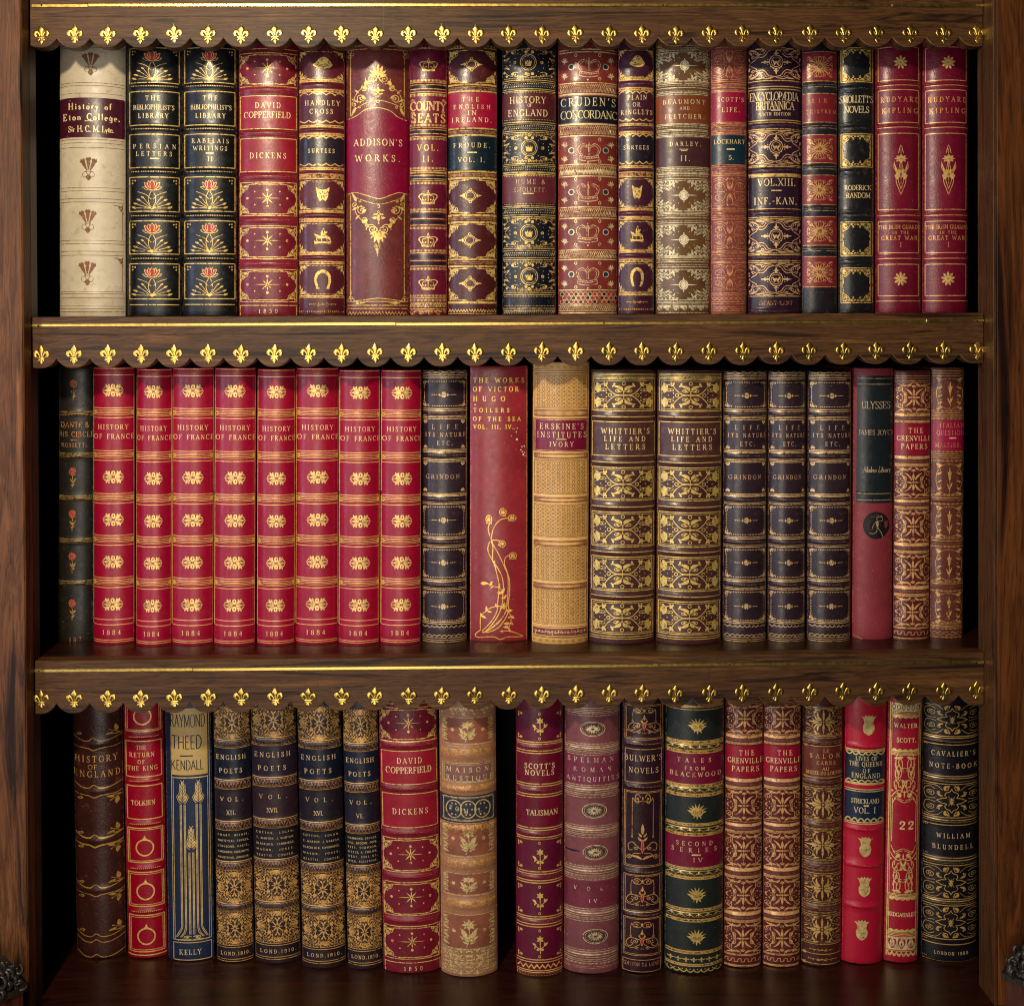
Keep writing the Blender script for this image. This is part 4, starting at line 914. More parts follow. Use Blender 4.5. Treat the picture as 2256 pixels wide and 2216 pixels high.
# ------------------------------------------------------------------ a stroke alphabet: thick and thin strokes with bracketed feet
def _E(cx, cy, rx, ry, a0, a1, n=14):
    return ('E', [(cx + rx * math.cos(R(a0 + (a1 - a0) * i / n)), cy + ry * math.sin(R(a0 + (a1 - a0) * i / n))) for i in range(n + 1)], [abs(math.cos(R(a0 + (a1 - a0) * i / n))) for i in range(n + 1)])
def _L(wt, *p): return ('L', list(p), [wt] * len(p))
def _s(x, y): return ('S', x, y)
def _v(x, y0, y1): return ('V', x, y0, y1)        # small vertical end stroke on an arm
GL = {
 'A': (.76, [_L(0, (.06, 0), (.38, 1)), _L(1, (.36, 1), (.68, 0)), _L(0, (.16, .34), (.56, .34)), _s(.06, 0), _s(.68, 0)]),
 'B': (.66, [_L(1, (.14, 0), (.14, 1)), _E(.30, .76, .22, .24, 90, -90), _E(.32, .27, .27, .27, 90, -90), _L(0, (.1, 1), (.32, 1)), _L(0, (.1, .52), (.34, .52)), _L(0, (.1, 0), (.34, 0)), _s(.12, 0), _s(.12, 1)]),
 'C': (.74, [_E(.4, .5, .34, .5, 45, 315), _v(.66, .72, 1)]),
 'D': (.76, [_L(1, (.14, 0), (.14, 1)), _E(.30, .5, .37, .5, 90, -90), _L(0, (.1, 1), (.32, 1)), _L(0, (.1, 0), (.32, 0)), _s(.12, 0), _s(.12, 1)]),
 'E': (.62, [_L(1, (.14, 0), (.14, 1)), _L(0, (.1, 1), (.54, 1)), _L(0, (.1, .52), (.42, .52)), _L(0, (.1, 0), (.56, 0)), _v(.54, .8, 1), _v(.42, .4, .64), _v(.56, 0, .24), _s(.12, 0), _s(.12, 1)]),
 'F': (.58, [_L(1, (.14, 0), (.14, 1)), _L(0, (.1, 1), (.52, 1)), _L(0, (.1, .5), (.4, .5)), _v(.52, .78, 1), _v(.4, .38, .62), _s(.14, 0), _s(.12, 1)]),
 'G': (.78, [_E(.4, .5, .34, .5, 45, 320), _v(.66, .72, 1), _L(1, (.66, .04), (.66, .4)), _s(.66, .4)]),
 'H': (.8, [_L(1, (.14, 0), (.14, 1)), _L(1, (.66, 0), (.66, 1)), _L(0, (.14, .52), (.66, .52)), _s(.14, 0), _s(.14, 1), _s(.66, 0), _s(.66, 1)]),
 'I': (.34, [_L(1, (.17, 0), (.17, 1)), _s(.17, 0), _s(.17, 1)]),
 'J': (.46, [_L(1, (.3, 1), (.3, .2)), _E(.15, .18, .15, .22, 0, -150), _s(.3, 1)]),
 'K': (.76, [_L(1, (.14, 0), (.14, 1)), _L(0, (.16, .42), (.6, 1)), _L(1, (.3, .56), (.66, 0)), _s(.14, 0), _s(.14, 1), _s(.6, 1), _s(.66, 0)]),
 'L': (.6, [_L(1, (.14, 0), (.14, 1)), _L(0, (.1, 0), (.54, 0)), _v(.54, 0, .28), _s(.12, 0), _s(.14, 1)]),
 'M': (.96, [_L(0, (.12, 0), (.14, 1)), _L(1, (.14, 1), (.47, .08)), _L(0, (.47, .08), (.8, 1)), _L(1, (.82, 1), (.82, 0)), _s(.12, 0), _s(.82, 0), _s(.12, 1), _s(.84, 1)]),
 'N': (.82, [_L(0, (.14, 0), (.14, 1)), _L(1, (.14, 1), (.68, 0)), _L(0, (.68, 0), (.68, 1)), _s(.14, 0), _s(.12, 1), _s(.68, 1)]),
 'O': (.82, [_E(.41, .5, .35, .5, 0, 360, 22)]),
 'P': (.62, [_L(1, (.14, 0), (.14, 1)), _E(.3, .74, .25, .26, 90, -90), _L(0, (.1, 1), (.32, 1)), _L(0, (.14, .48), (.32, .48)), _s(.14, 0), _s(.12, 1)]),
 'Q': (.82, [_E(.41, .5, .35, .5, 0, 360, 22), _L(1, (.4, .12), (.56, -.06), (.78, -.16))]),
 'R': (.74, [_L(1, (.14, 0), (.14, 1)), _E(.3, .75, .24, .25, 90, -90), _L(0, (.1, 1), (.32, 1)), _L(0, (.14, .5), (.32, .5)), _L(1, (.34, .5), (.64, 0)), _s(.14, 0), _s(.12, 1), _s(.68, 0)]),
 'S': (.58, [('E', catmull([(.48, .78), (.4, .95), (.27, 1.0), (.13, .92), (.1, .74), (.24, .57), (.38, .46), (.49, .28), (.42, .06), (.27, 0), (.13, .05), (.08, .22)], 3), [.2] * 12 + [.5, .8, 1, 1, .9, .7] * 2 + [.3] * 10), _v(.48, .72, 1), _v(.07, 0, .28)]),
 'T': (.7, [_L(1, (.35, 0), (.35, 1)), _L(0, (.06, 1), (.64, 1)), _v(.06, .76, 1), _v(.64, .76, 1), _s(.35, 0)]),
 'U': (.78, [_L(1, (.16, 1), (.16, .3)), _E(.39, .3, .23, .3, 180, 360), _L(0, (.62, .3), (.62, 1)), _s(.16, 1), _s(.62, 1)]),
 'V': (.74, [_L(1, (.06, 1), (.37, 0)), _L(0, (.38, 0), (.68, 1)), _s(.06, 1), _s(.68, 1)]),
 'W': (1.06, [_L(1, (.05, 1), (.3, 0)), _L(0, (.3, 0), (.52, .9)), _L(1, (.52, .9), (.76, 0)), _L(0, (.76, 0), (1.0, 1)), _s(.05, 1), _s(1.0, 1)]),
 'X': (.74, [_L(1, (.08, 1), (.66, 0)), _L(0, (.08, 0), (.66, 1)), _s(.08, 0), _s(.66, 0), _s(.08, 1), _s(.66, 1)]),
 'Y': (.72, [_L(1, (.06, 1), (.36, .48)), _L(0, (.36, .48), (.66, 1)), _L(1, (.36, 0), (.36, .5)), _s(.06, 1), _s(.66, 1), _s(.36, 0)]),
 'Z': (.64, [_L(0, (.06, 1), (.56, 1)), _L(1, (.56, 1), (.06, 0)), _L(0, (.06, 0), (.58, 0)), _v(.06, .76, 1), _v(.58, 0, .26)]),
 '0': (.6, [_E(.3, .5, .23, .5, 0, 360, 20)]),
 '1': (.36, [_L(1, (.19, 0), (.19, 1)), _L(0, (.05, .84), (.19, 1)), _s(.19, 0)]),
 '2': (.58, [('E', catmull([(.09, .76), (.14, .94), (.28, 1), (.45, .9), (.46, .68), (.3, .4), (.08, .04)], 4), [.4] * 10 + [1] * 10 + [.4] * 5), _L(1, (.06, .05), (.5, .05)), ('D', .12, .76)]),
 '4': (.6, [_L(0, (.42, 1), (.04, .3)), _L(0, (.04, .3), (.56, .3)), _L(1, (.4, 0), (.4, 1)), _s(.4, 0)]),
 '5': (.56, [_L(0, (.14, 1), (.14, .54)), _L(1, (.14, .97), (.46, .97)), ('E', catmull([(.14, .54), (.3, .62), (.47, .5), (.46, .16), (.28, 0), (.1, .06), (.08, .18)], 3), [.2] * 6 + [1] * 8 + [.3] * 6)]),
 '7': (.56, [_L(1, (.06, .96), (.5, .96)), _L(0, (.5, .98), (.2, 0))]),
 '8': (.58, [_E(.29, .75, .19, .25, 0, 360, 16), _E(.29, .25, .23, .26, 0, 360, 16)]),
 '.': (.24, [('D', .1, .06)]), ',': (.24, [('D', .1, .06), _L(0, (.12, .06), (.05, -.14))]), "'": (.2, [('D', .1, .94), _L(0, (.11, .94), (.05, .74))]),
 '-': (.42, [_L(.7, (.05, .42), (.36, .42))]), '_': (.8, [_L(.7, (.05, .42), (.74, .42))]), '·': (.3, [('D', .14, .42)]), '=': (.5, [_L(.3, (.05, .55), (.4, .55)), _L(.3, (.05, .3), (.4, .3))]),
 '&': (.8, [('E', catmull([(.72, .4), (.5, .06), (.28, 0), (.08, .2), (.2, .46), (.44, .66), (.46, .88), (.32, 1), (.18, .88), (.24, .66), (.7, 0)], 3), [.6] * 31)]),
 'Æ': (.98, [_L(0, (.04, 0), (.46, 1)), _L(1, (.5, 0), (.5, 1)), _L(0, (.42, 1), (.88, 1)), _L(0, (.5, .52), (.78, .52)), _L(0, (.46, 0), (.9, 0)), _L(0, (.2, .36), (.5, .36)), _v(.88, .8, 1), _v(.9, 0, .24), _s(.04, 0)]),
 ' ': (.45, []),
 # small letters
 'a': (.52, [_E(.24, .24, .18, .24, 0, 360, 14), _L(1, (.42, .5), (.42, 0))]), 'b': (.54, [_L(1, (.12, 0), (.12, 1)), _E(.28, .25, .19, .25, 0, 360, 14)]),
 'd': (.54, [_E(.24, .25, .18, .25, 0, 360, 14), _L(1, (.42, 0), (.42, 1))]), 'e': (.46, [_E(.23, .25, .18, .25, 0, 300, 14), _L(0, (.06, .27), (.4, .27))]),
 'f': (.36, [_L(1, (.15, 0), (.15, .8)), _E(.27, .8, .12, .2, 180, 50), _L(0, (.02, .52), (.32, .52))]), 'g': (.52, [_E(.24, .27, .18, .23, 0, 360, 14), _L(1, (.42, .52), (.42, -.16)), _E(.24, -.14, .18, .16, 0, -150)]),
 'i': (.28, [_L(1, (.14, 0), (.14, .52)), ('D', .14, .76)]), 'l': (.28, [_L(1, (.14, 0), (.14, 1))]), 'n': (.56, [_L(1, (.12, 0), (.12, .52)), _E(.28, .3, .16, .22, 180, 0), _L(1, (.44, .3), (.44, 0))]),
 'o': (.5, [_E(.25, .25, .19, .26, 0, 360, 14)]), 'r': (.4, [_L(1, (.12, 0), (.12, .52)), _E(.28, .34, .16, .18, 180, 60)]), 's': (.4, [('E', catmull([(.32, .42), (.2, .52), (.07, .4), (.2, .27), (.33, .14), (.2, 0), (.05, .1)], 3), [.7] * 19)]),
 't': (.36, [_L(1, (.16, .02), (.16, .76)), _L(0, (.02, .52), (.32, .52)), _L(0, (.16, .03), (.3, .06))]), 'y': (.52, [_L(1, (.08, .52), (.26, .02)), _L(0, (.44, .52), (.2, -.22))]),
}
class Sink:
    def __init__(s): s.ops = []
    def strip(s, pts, wid, mat): s.ops.append((0, pts, wid, mat))
    def poly(s, pts, mat): s.ops.append((1, pts, None, mat))

BOOKS = {}
class Book:
    def __init__(s, row, xt, xb, vt, vb, rgb, sag=None, k=0.88, depth=330, y0=None, vy=(0, 0), lm=None, **mk):
        """xt/xb: left and right edge in the photo near the top / the bottom; vt, vb: top and foot"""
        s.row, s.xt, s.xb, s.vt, s.vb = row, xt, xb, vt, vb
        s.vy = vy if vy != (0, 0) else (vt, vb)        # heights at which xt, xb were read
        s.w = ((xt[1] - xt[0]) + (xb[1] - xb[0])) / 2.0
        s.sag = (sag if sag is not None else 0.17 * s.w) * 1.15
        s.k = k; s.depth = depth
        s.mat = lm or leather(rgb, **mk)
        s.rgb = rgb; s.wear = mk.get('wear', 0.25)
        s.bands = []; s.labels = []; s.sink = {}; s.gm = GOLD; s.tm = GOLD; s.zoom = ZM['P']; s.cur = None
        zs = ZS[row]
        xm = (xb[0] + xb[1]) / 2
        if y0 is not None: s.Y = y0 * K
        elif row == 0: s.Y = 0.0
        else:
            d = ray(xm, vb); t = zs / d.z; s.Y = max(-95 * K, min(60 * K, CAM.y + t * d.y))
        s.fs = K * (s.Y - CAM.y) / (F * K)
        s.solve(xm)
        s.zs = zs
        s.lw = 1.7
    def depth_at(s, u):
        t = max(-1.0, min(1.0, 2 * u / s.wr - 1))
        q = math.sqrt(1 - s.k); pr = (math.sqrt(max(0, 1 - s.k * t * t)) - q) / (1 - q)
        return s.sag * (1 - pr), pr
    def solve(s, xm):
        """the spine curves away from the eye, so what is measured in the photo is its outline seen
        obliquely; find the true width and where each measured fraction lies on the curved spine"""
        s.tn = (xm - FOOT[0]) / F
        s.wr = s.w; s.off = 0.0
        for _ in range(12):
            tab = [(s.wr * i / 160, s.wr * i / 160 - s.depth_at(s.wr * i / 160)[0] * s.tn) for i in range(161)]
            lo = min(a for _, a in tab); hi = max(a for _, a in tab)
            s.wr += s.w - (hi - lo)
        s.off = lo                                    # measured 0 lies at this offset from the true left edge
        i0 = min(range(161), key=lambda i: tab[i][1]); i1 = max(range(161), key=lambda i: tab[i][1])
        s.tab = [(a - lo, u) for u, a in tab[i0:i1 + 1]]
        s.hid0, s.hid1 = tab[i0][0], tab[i1][0]
    def real(s, a):                                   # measured offset -> true offset across the spine
        T = s.tab
        if a <= T[0][0]: return s.hid0 + max(-s.hid0, (a - T[0][0]))
        if a >= T[-1][0]: return min(s.wr, s.hid1 + (a - T[-1][0]))
        lo, hi = 0, len(T) - 1
        while hi - lo > 1:
            m = (lo + hi) // 2
            if T[m][0] <= a: lo = m
            else: hi = m
        (a0, u0), (a1, u1) = T[lo], T[hi]
        return u0 + (u1 - u0) * (a - a0) / max(1e-9, a1 - a0)
    def appar(s, u):                                  # the inverse: true offset -> measured offset
        T = s.tab
        if u <= T[0][1]: return T[0][0] - (T[0][1] - u)
        if u >= T[-1][1]: return T[-1][0] + (u - T[-1][1])
        lo, hi = 0, len(T) - 1
        while hi - lo > 1:
            m = (lo + hi) // 2
            if T[m][1] <= u: lo = m
            else: hi = m
        (a0, u0), (a1, u1) = T[lo], T[hi]
        return a0 + (a1 - a0) * (u - u0) / max(1e-9, u1 - u0)
    def z(s, c): s.zoom = ZM[c]
    def X(s, x): return s.zoom[0] + x / s.zoom[2]
    def Yp(s, y): return s.zoom[1] + y / s.zoom[2]
    def left(s, v):
        f = (v - s.vy[0]) / (s.vy[1] - s.vy[0])
        mid = (s.xt[0] + s.xt[1]) / 2 * (1 - f) + (s.xb[0] + s.xb[1]) / 2 * f
        return mid - s.w / 2
    def out(s, part):
        return s.sink.setdefault(part, Sink())
    # --- drawing; x in the current zoom, or None for fractions of the width
    def band(s, y0, y1, amp=3.0): s.bands.append((s.Yp(y0), s.Yp(y1), amp))
    def label(s, y0, y1, rgb, f0=0.0, f1=1.0, x=None, mat=None, curve=None, name='title_label', **mk):
        v0, v1 = s.Yp(y0), s.Yp(y1)
        if x: f0, f1 = [(s.X(q) - s.left((v0 + v1) / 2)) / s.w for q in x]
        kw = dict(rough=0.34, mott=0.28, wear=0.15, grain=0.15); kw.update(mk)
        s.labels.append((v0, v1, f0, f1, mat or leather(rgb, **kw), curve, name))
    def fx(s, f): return f * s.w
    def hl(s, y, w=1.0, f0=0.02, f1=0.98, m=None, part='gilt_tooling'):
        v = s.Yp(y); n = max(2, int(s.w / 4))
        ua, ub = s.real(s.w * f0), s.real(s.w * f1)
        p = [(s.appar(ua + (ub - ua) * i / n), v) for i in range(n + 1)]
        if f0 <= 0.03 and s.hid0 > 0.5: p.insert(0, (-s.hid0 + 1, v))
        if f1 >= 0.97 and s.wr - s.hid1 > 0.5: p.append((s.w + s.wr - s.hid1 - 1, v))
        s.out(part).strip(p, [w * s.lw] * len(p), m or s.gm)
    def hls(s, ys, w=1.0, **kw):
        for y in ys: s.hl(y, w, **kw)
    def vl(s, f, y0, y1, w=1.0, m=None):
        a, b = s.Yp(y0), s.Yp(y1); n = max(2, int(abs(b - a) / 5))
        s.out('gilt_tooling').strip([(s.w * f, a + (b - a) * i / n) for i in range(n + 1)], [w * s.lw] * (n + 1), m or s.gm)
    def frame(s, y0, y1, f0=0.05, f1=0.95, w=1.0, m=None):
        s.hl(y0, w, f0, f1, m); s.hl(y1, w, f0, f1, m); s.vl(f0, y0, y1, w, m); s.vl(f1, y0, y1, w, m)
    def dots(s, y, r=1.1, step=4.2, f0=0.05, f1=0.95, m=None):
        v = s.Yp(y); L = s.w * (f1 - f0); n = max(2, int(L / step)); k = s.out('gilt_tooling')
        for i in range(n + 1):
            x = s.w * f0 + L * i / n
            k.poly([(x + r * math.cos(TAU * j / 6), v + r * math.sin(TAU * j / 6)) for j in range(6)], m or s.gm)
    def ticks(s, y0, y1, step=3.6, w=0.8, slant=0.0, f0=0.03, f1=0.97, m=None):
        a, b = s.Yp(y0), s.Yp(y1); L = s.w * (f1 - f0); n = max(2, int(L / step)); k = s.out('gilt_tooling')
        for i in range(n + 1):
            x = s.w * f0 + L * i / n
            if x + slant > s.w * 0.99 or x + slant < s.w * 0.01: continue
            k.strip([(x, b), (x + slant, a)], [w * s.lw] * 2, m or s.gm)
    def fillband(s, y0, y1, m, f0=0.02, f1=0.98, part='gilt_tooling'):
        a, b = s.Yp(y0), s.Yp(y1); s.hl((y0 + y1) / 2, (b - a) / s.lw, f0, f1, m, part)
    def zig(s, y0, y1, step=9, w=0.9, f0=0.03, f1=0.97, m=None, rnd=False):
        a, b = s.Yp(y0), s.Yp(y1); L = s.w * (f1 - f0); n = max(2, int(L / step)) * 2
        p = [(s.w * f0 + L * i / n, a if i % 2 else b) for i in range(n + 1)]
        s.out('gilt_tooling').strip(p, [w * s.lw] * len(p), m or s.gm)
    def scal(s, y0, y1, n=6, w=1.0, f0=0.03, f1=0.97, m=None, up=False):      # row of small arcs
        a, b = s.Yp(y0), s.Yp(y1); L = s.w * (f1 - f0); p = []
        for i in range(n):
            for j in range(8):
                t = j / 8; h = math.sin(math.pi * t)
                p.append((s.w * f0 + L * (i + t) / n, (b - (b - a) * h) if up else (a + (b - a) * h)))
        p.append((s.w * f1, b if up else a))
        s.out('gilt_tooling').strip(p, [w * s.lw] * len(p), m or s.gm)
    def chain(s, y, h, n=6, w=0.9, f0=0.04, f1=0.96, m=None):
        v = s.Yp(y); L = s.w * (f1 - f0); hh = h / s.zoom[2]
        for sg in (1, -1):
            p = [(s.w * f0 + L * i / (n * 8), v + sg * hh * math.sin(math.pi * i / 8)) for i in range(n * 8 + 1)]
            s.out('gilt_tooling').strip(p, [w * s.lw] * len(p), m or s.gm)
    def rowof(s, fn, y, h, n, f0=0.04, f1=0.96, m=None, **kw):               # a row of small ornaments
        for i in range(n):
            f = f0 + (f1 - f0) * (i + 0.5) / n
            s.ornf(fn, f, y, (f1 - f0) / n * 0.5, h, m, **kw)
    def orn(s, fn, x, y, hw, hh, m=None, lw=None, a=0.0, part='gilt_tooling', **kw):   # centre and half sizes in zoom px
        v = s.Yp(y); part = s.own_part(part, hw / s.zoom[2], hh / s.zoom[2])
        fn(Pen(s.out(part), s.X(x) - s.left(v), v, hw / s.zoom[2], hh / s.zoom[2], m or s.gm, lw or s.lw * 0.8, a), **kw)
    def ornf(s, fn, f, y, fw_, hh, m=None, lw=None, part='gilt_tooling', **kw):        # x and half width as fractions of the spine
        v = s.Yp(y); part = s.own_part(part, fw_ * s.w, hh / s.zoom[2])
        fn(Pen(s.out(part), f * s.w, v, fw_ * s.w, hh / s.zoom[2], m or s.gm, lw or s.lw * 0.8), **kw)
    def own_part(s, part, hw, hh):                  # every sizeable stamp is a part of its own
        if part == 'gilt_tooling' and abs(hw) > 9 and abs(hh) > 9:
            s.nst = getattr(s, 'nst', 0) + 1
            return 'gilt_ornament#%d' % s.nst
        return part
    def t(s, txt, x0, x1, y, h, m=None, sans=False, bold=1.0, skew=0.0, part='lettering', track=None):
        v = s.Yp(y); a = s.X(x0) - s.left(v); b = s.X(x1) - s.left(v); H = h / s.zoom[2]
        adv = [GL[c][0] for c in txt]
        tot = sum(adv) - 0.14
        W = (b - a) / H
        n = len(txt)
        sx = 1.0; gap = 0.0
        if n > 1:
            gap = (W - tot) / (n - 1)
            if gap < -0.02: sx = W / (tot - 0.02 * (n - 1)); gap = -0.02 * sx
            elif gap > 0.5: sx = 1.5 if n == 2 else 1.1; gap = (W - tot * sx) / (n - 1)
        x = a - 0.07 * H * sx
        bold *= min(1.0, 0.2 + 0.8 * sx)
        thick, thin = 0.140 * bold, 0.070 * bold
        if H < 9: thin = max(thin, 0.088 * bold)
        if sans: thin = thick = 0.12 * bold
        k = s.out(part)
        m = m or s.tm
        base = v + H / 2
        for c in txt:
            wv, st = GL[c]
            def Q(px, py): return (x + (px * sx + skew * py) * H, base - py * H)
            for g in st:
                if g[0] in 'LE':
                    ww = [thin + (thick - thin) * q for q in g[2]]
                    pts = g[1]
                    ww = (ww + [ww[-1]] * len(pts))[:len(pts)]
                    k.strip([Q(*p) for p in pts], [q * H for q in ww], m)
                elif g[0] == 'D':
                    cx, cy = Q(g[1], g[2]); r = 0.095 * H * bold
                    k.poly([(cx + r * math.cos(TAU * i / 7), cy + r * math.sin(TAU * i / 7)) for i in range(7)], m)
                elif not sans and H >= 5:
                    if g[0] == 'S': k.strip([Q(g[1] - 0.13, g[2]), Q(g[1] + 0.13, g[2])], [thin * 0.95 * H] * 2, m)
                    elif g[0] == 'V': k.strip([Q(g[1], g[2]), Q(g[1], g[3])], [thin * 0.95 * H] * 2, m)
            x += (wv * sx + gap) * H
    def dash(s, x0, x1, y, w=1.4, m=None):
        v = s.Yp(y); a = s.X(x0) - s.left(v); b = s.X(x1) - s.left(v)
        s.out('lettering').strip([(a, v), ((a + b) / 2, v), (b, v)], [w * s.lw] * 3, m or s.tm)
    # --- geometry
    def bump(s, v):
        r = 0.0
        for a, b, amp in s.bands:
            if a < v < b: r = max(r, amp * (0.5 - 0.5 * math.cos(TAU * (v - a) / (b - a))) ** 0.6)
        e = 3.0                                    # the head and tail caps turn in
        for d in (v - s.vt, s.vb - v):
            if d < e: r -= 2.2 * (1 - max(0, d) / e) ** 2
        return r
    def surf(s, a, v, off=0.0): return s.surf_true(s.real(a), v, off)
    def surf_true(s, u, v, off=0.0):
        d, pr = s.depth_at(u)
        y = d - s.bump(v) * (0.35 + 0.65 * pr) - off
        if off:                                       # lift along the slope of the spine, not only towards the room
            e = 0.5; sl = (s.depth_at(u + e)[0] - s.depth_at(u - e)[0]) / (2 * e)
            l = math.hypot(1, sl); u += off * sl / l; y += off - off / l
        return ((u - s.wr / 2) * s.fs, y * s.fs, (s.vb - v) * s.fs)
    def tess(s, ops, off):
        mats = []; V = []; Fc = []; M = []; lev = 0; last = None
        for i, (typ, pts, wid, mat) in enumerate(ops):
            if mat not in mats: mats.append(mat)
            mi = mats.index(mat); n0 = len(V)
            if mat is not last: lev += last is not None; last = mat
            o = off + min(0.4, 0.012 * lev)
            if typ == 1:
                pts = [(min(max(x, 0.3 - s.hid0), s.w + s.wr - s.hid1 - 0.3), y) for x, y in pts]
                cx = sum(p[0] for p in pts) / len(pts); cy = sum(p[1] for p in pts) / len(pts)
                big = max(abs(p[0] - cx) for p in pts) > 7 or max(abs(p[1] - cy) for p in pts) > 7
                if big:                            # fan with a middle ring so that it follows the curve
                    V.append(s.surf(cx, cy, o))
                    for f in (0.5, 1.0):
                        for p in pts: V.append(s.surf(cx + (p[0] - cx) * f, cy + (p[1] - cy) * f, o))
                    L = len(pts)
                    for j in range(L):
                        k = (j + 1) % L
                        Fc.append((n0, n0 + 1 + j, n0 + 1 + k)); M.append(mi)
                        Fc.append((n0 + 1 + j, n0 + 1 + L + j, n0 + 1 + L + k, n0 + 1 + k)); M.append(mi)
                else:
                    for p in pts: V.append(s.surf(p[0], p[1], o))
                    Fc.append(tuple(range(n0, n0 + len(pts)))); M.append(mi)
                continue
            # subdivide the path
            P = [pts[0]]; W = [wid[0]]
            for j in range(1, len(pts)):
                (x0, y0), (x1, y1) = pts[j - 1], pts[j]
                l = math.hypot(x1 - x0, y1 - y0); n = max(1, int(l / 5.5))
                if l < 1e-6: continue
                for q in range(1, n + 1):
                    f = q / n; P.append((x0 + (x1 - x0) * f, y0 + (y1 - y0) * f)); W.append(wid[j - 1] + (wid[j] - wid[j - 1]) * f)
            if len(P) < 2: continue
            cl = math.hypot(P[0][0] - P[-1][0], P[0][1] - P[-1][1]) < 0.02 and len(P) > 4
            N_ = len(P)
            for j in range(N_):
                a = P[j - 1] if j > 0 else (P[-2] if cl else P[0]); b = P[j + 1] if j < N_ - 1 else (P[1] if cl else P[-1])
                d0 = (P[j][0] - a[0], P[j][1] - a[1]); d1 = (b[0] - P[j][0], b[1] - P[j][1])
                l0 = math.hypot(*d0) or 1e-9; l1 = math.hypot(*d1) or 1e-9
                tx, ty = (d0[0] / l0 + d1[0] / l1), (d0[1] / l0 + d1[1] / l1)
                l = math.hypot(tx, ty)
                if l < 1e-6: tx, ty = d0[0] / l0, d0[1] / l0; l = 1
                tx, ty = tx / l, ty / l
                c = 1.0
                if l0 > 1e-8 and l1 > 1e-8:
                    c = max(0.6, abs(tx * d1[0] / l1 + ty * d1[1] / l1))
                h = W[j] / 2 / c
                for sg in (1, -1):
                    x, y = P[j][0] - ty * h * sg, P[j][1] + tx * h * sg
                    V.append(s.surf(min(max(x, 0.2 - s.hid0), s.w + s.wr - s.hid1 - 0.2), y, o))
            for j in range(N_ - 1):
                Fc.append((n0 + 2 * j, n0 + 2 * j + 1, n0 + 2 * j + 3, n0 + 2 * j + 2)); M.append(mi)
        return V, Fc, M, mats
    def wear_ops(s):
        rnd = random.Random(int(s.w * 31 + s.vb * 7 + s.xt[0]))
        k = Sink(); c = tuple(min(255, int(v * 0.72 + f)) for v, f in zip(s.rgb, (76, 62, 48)))
        rub = gilt(c, 0.6, 0.0, 0.75, 'rubbed_leather'); scr = gilt(tuple(min(255, int(v * 0.8 + 56)) for v in s.rgb), 0.55, 0.0, 0.42, 'scratched_leather')
        for f in (0.009, 0.991):
            n = 40; k.strip([(s.w * f, s.vt + (s.vb - s.vt) * i / n) for i in range(n + 1)], [rnd.uniform(0.6, 2.6) * (1 if rnd.random() < 0.8 else 1.8) for i in range(n + 1)], rub)
        for v in (s.vt + 1.0, s.vb - 1.2):
            n = 22; k.strip([(s.w * (0.02 + 0.96 * i / n), v) for i in range(n + 1)], [rnd.uniform(0.6, 2.4) for i in range(n + 1)], rub)
        for a, b, amp in s.bands:
            if amp > 2.4 and rnd.random() < 0.8:
                v = (a + b) / 2; n = 16; k.strip([(s.w * (0.04 + 0.92 * i / n), v + rnd.uniform(-1, 1)) for i in range(n + 1)], [rnd.uniform(0.4, 2.6) for i in range(n + 1)], scr)
        for i in range(int(14 + 110 * s.wear)):
            x, y = rnd.uniform(0.06, 0.94) * s.w, rnd.uniform(s.vt + 8, s.vb - 6); a = rnd.choice((rnd.uniform(-0.5, 0.5), rnd.uniform(0, 6.3))); l = rnd.uniform(2, 9)
            k.strip([(min(max(x + l * t * math.cos(a), 1), s.w - 1), y + l * t * math.sin(a) + 0.8 * math.sin(t * 3)) for t in (0, 0.35, 0.7, 1.0)], [0.3, 0.9, 0.8, 0.2], scr)
        return k.ops
    def rows(s, v0, v1, step=14.0):
        vs = {v0, v1}
        n = max(1, int((v1 - v0) / step))
        for i in range(1, n): vs.add(v0 + (v1 - v0) * i / n)
        for a, b, amp in s.bands:
            for i in range(11):
                v = a + (b - a) * i / 10
                if v0 < v < v1: vs.add(v)
        for d in (0.6, 1.4, 3.0):
            for v in (s.vt + d, s.vb - d):
                if v0 < v < v1: vs.add(v)
        return sorted(vs)
    def build(s, name, label, group=None):
        root = empty('book')
        vs = s.rows(s.vt, s.vb); nu = 26
        V = []; Fc = []
        us = [s.wr * (0.5 - 0.5 * math.cos(math.pi * (0.06 + 0.88 * i / nu))) for i in range(nu + 1)]
        us[0] = 0.4; us[-1] = s.wr - 0.4
        for v in vs:
            for u in us: V.append(s.surf_true(u, v))
        for i in range(len(vs) - 1):
            for j in range(nu):
                a = i * (nu + 1) + j; Fc.append((a, a + nu + 1, a + nu + 2, a + 1))
        for i in (0, len(vs) - 1):                 # caps
            a = len(V); V += [V[i * (nu + 1) + j] for j in range(nu + 1)]
            yb = (s.sag + 3) * s.fs; zz = V[i * (nu + 1)][2]
            V += [((s.wr / 2 - 1) * s.fs, yb, zz), (-(s.wr / 2 - 1) * s.fs, yb, zz)]
            Fc.append(tuple(range(a, a + nu + 3)))
        mb = MB(); fs = s.fs; H = (s.vb - s.vt) * fs
        for sg in (-1, 1):
            x0, x1 = sorted((sg * (s.wr / 2 - 0.1) * fs, sg * (s.wr / 2 - 3.2) * fs))
            mb.bbox(x0, x1, (s.sag - 0.6) * fs, (s.sag + s.depth) * fs, 0.0, H - 0.0002, 0.0003)
        n0 = len(V); V += mb.v; Fc += [tuple(n0 + i for i in f) for f in mb.f]
        nf = len(Fc)
        V2, F2, M2, mats2 = s.tess(s.wear_ops(), 0.06)
        n0 = len(V); V += V2; Fc += [tuple(n0 + i for i in f) for f in F2]
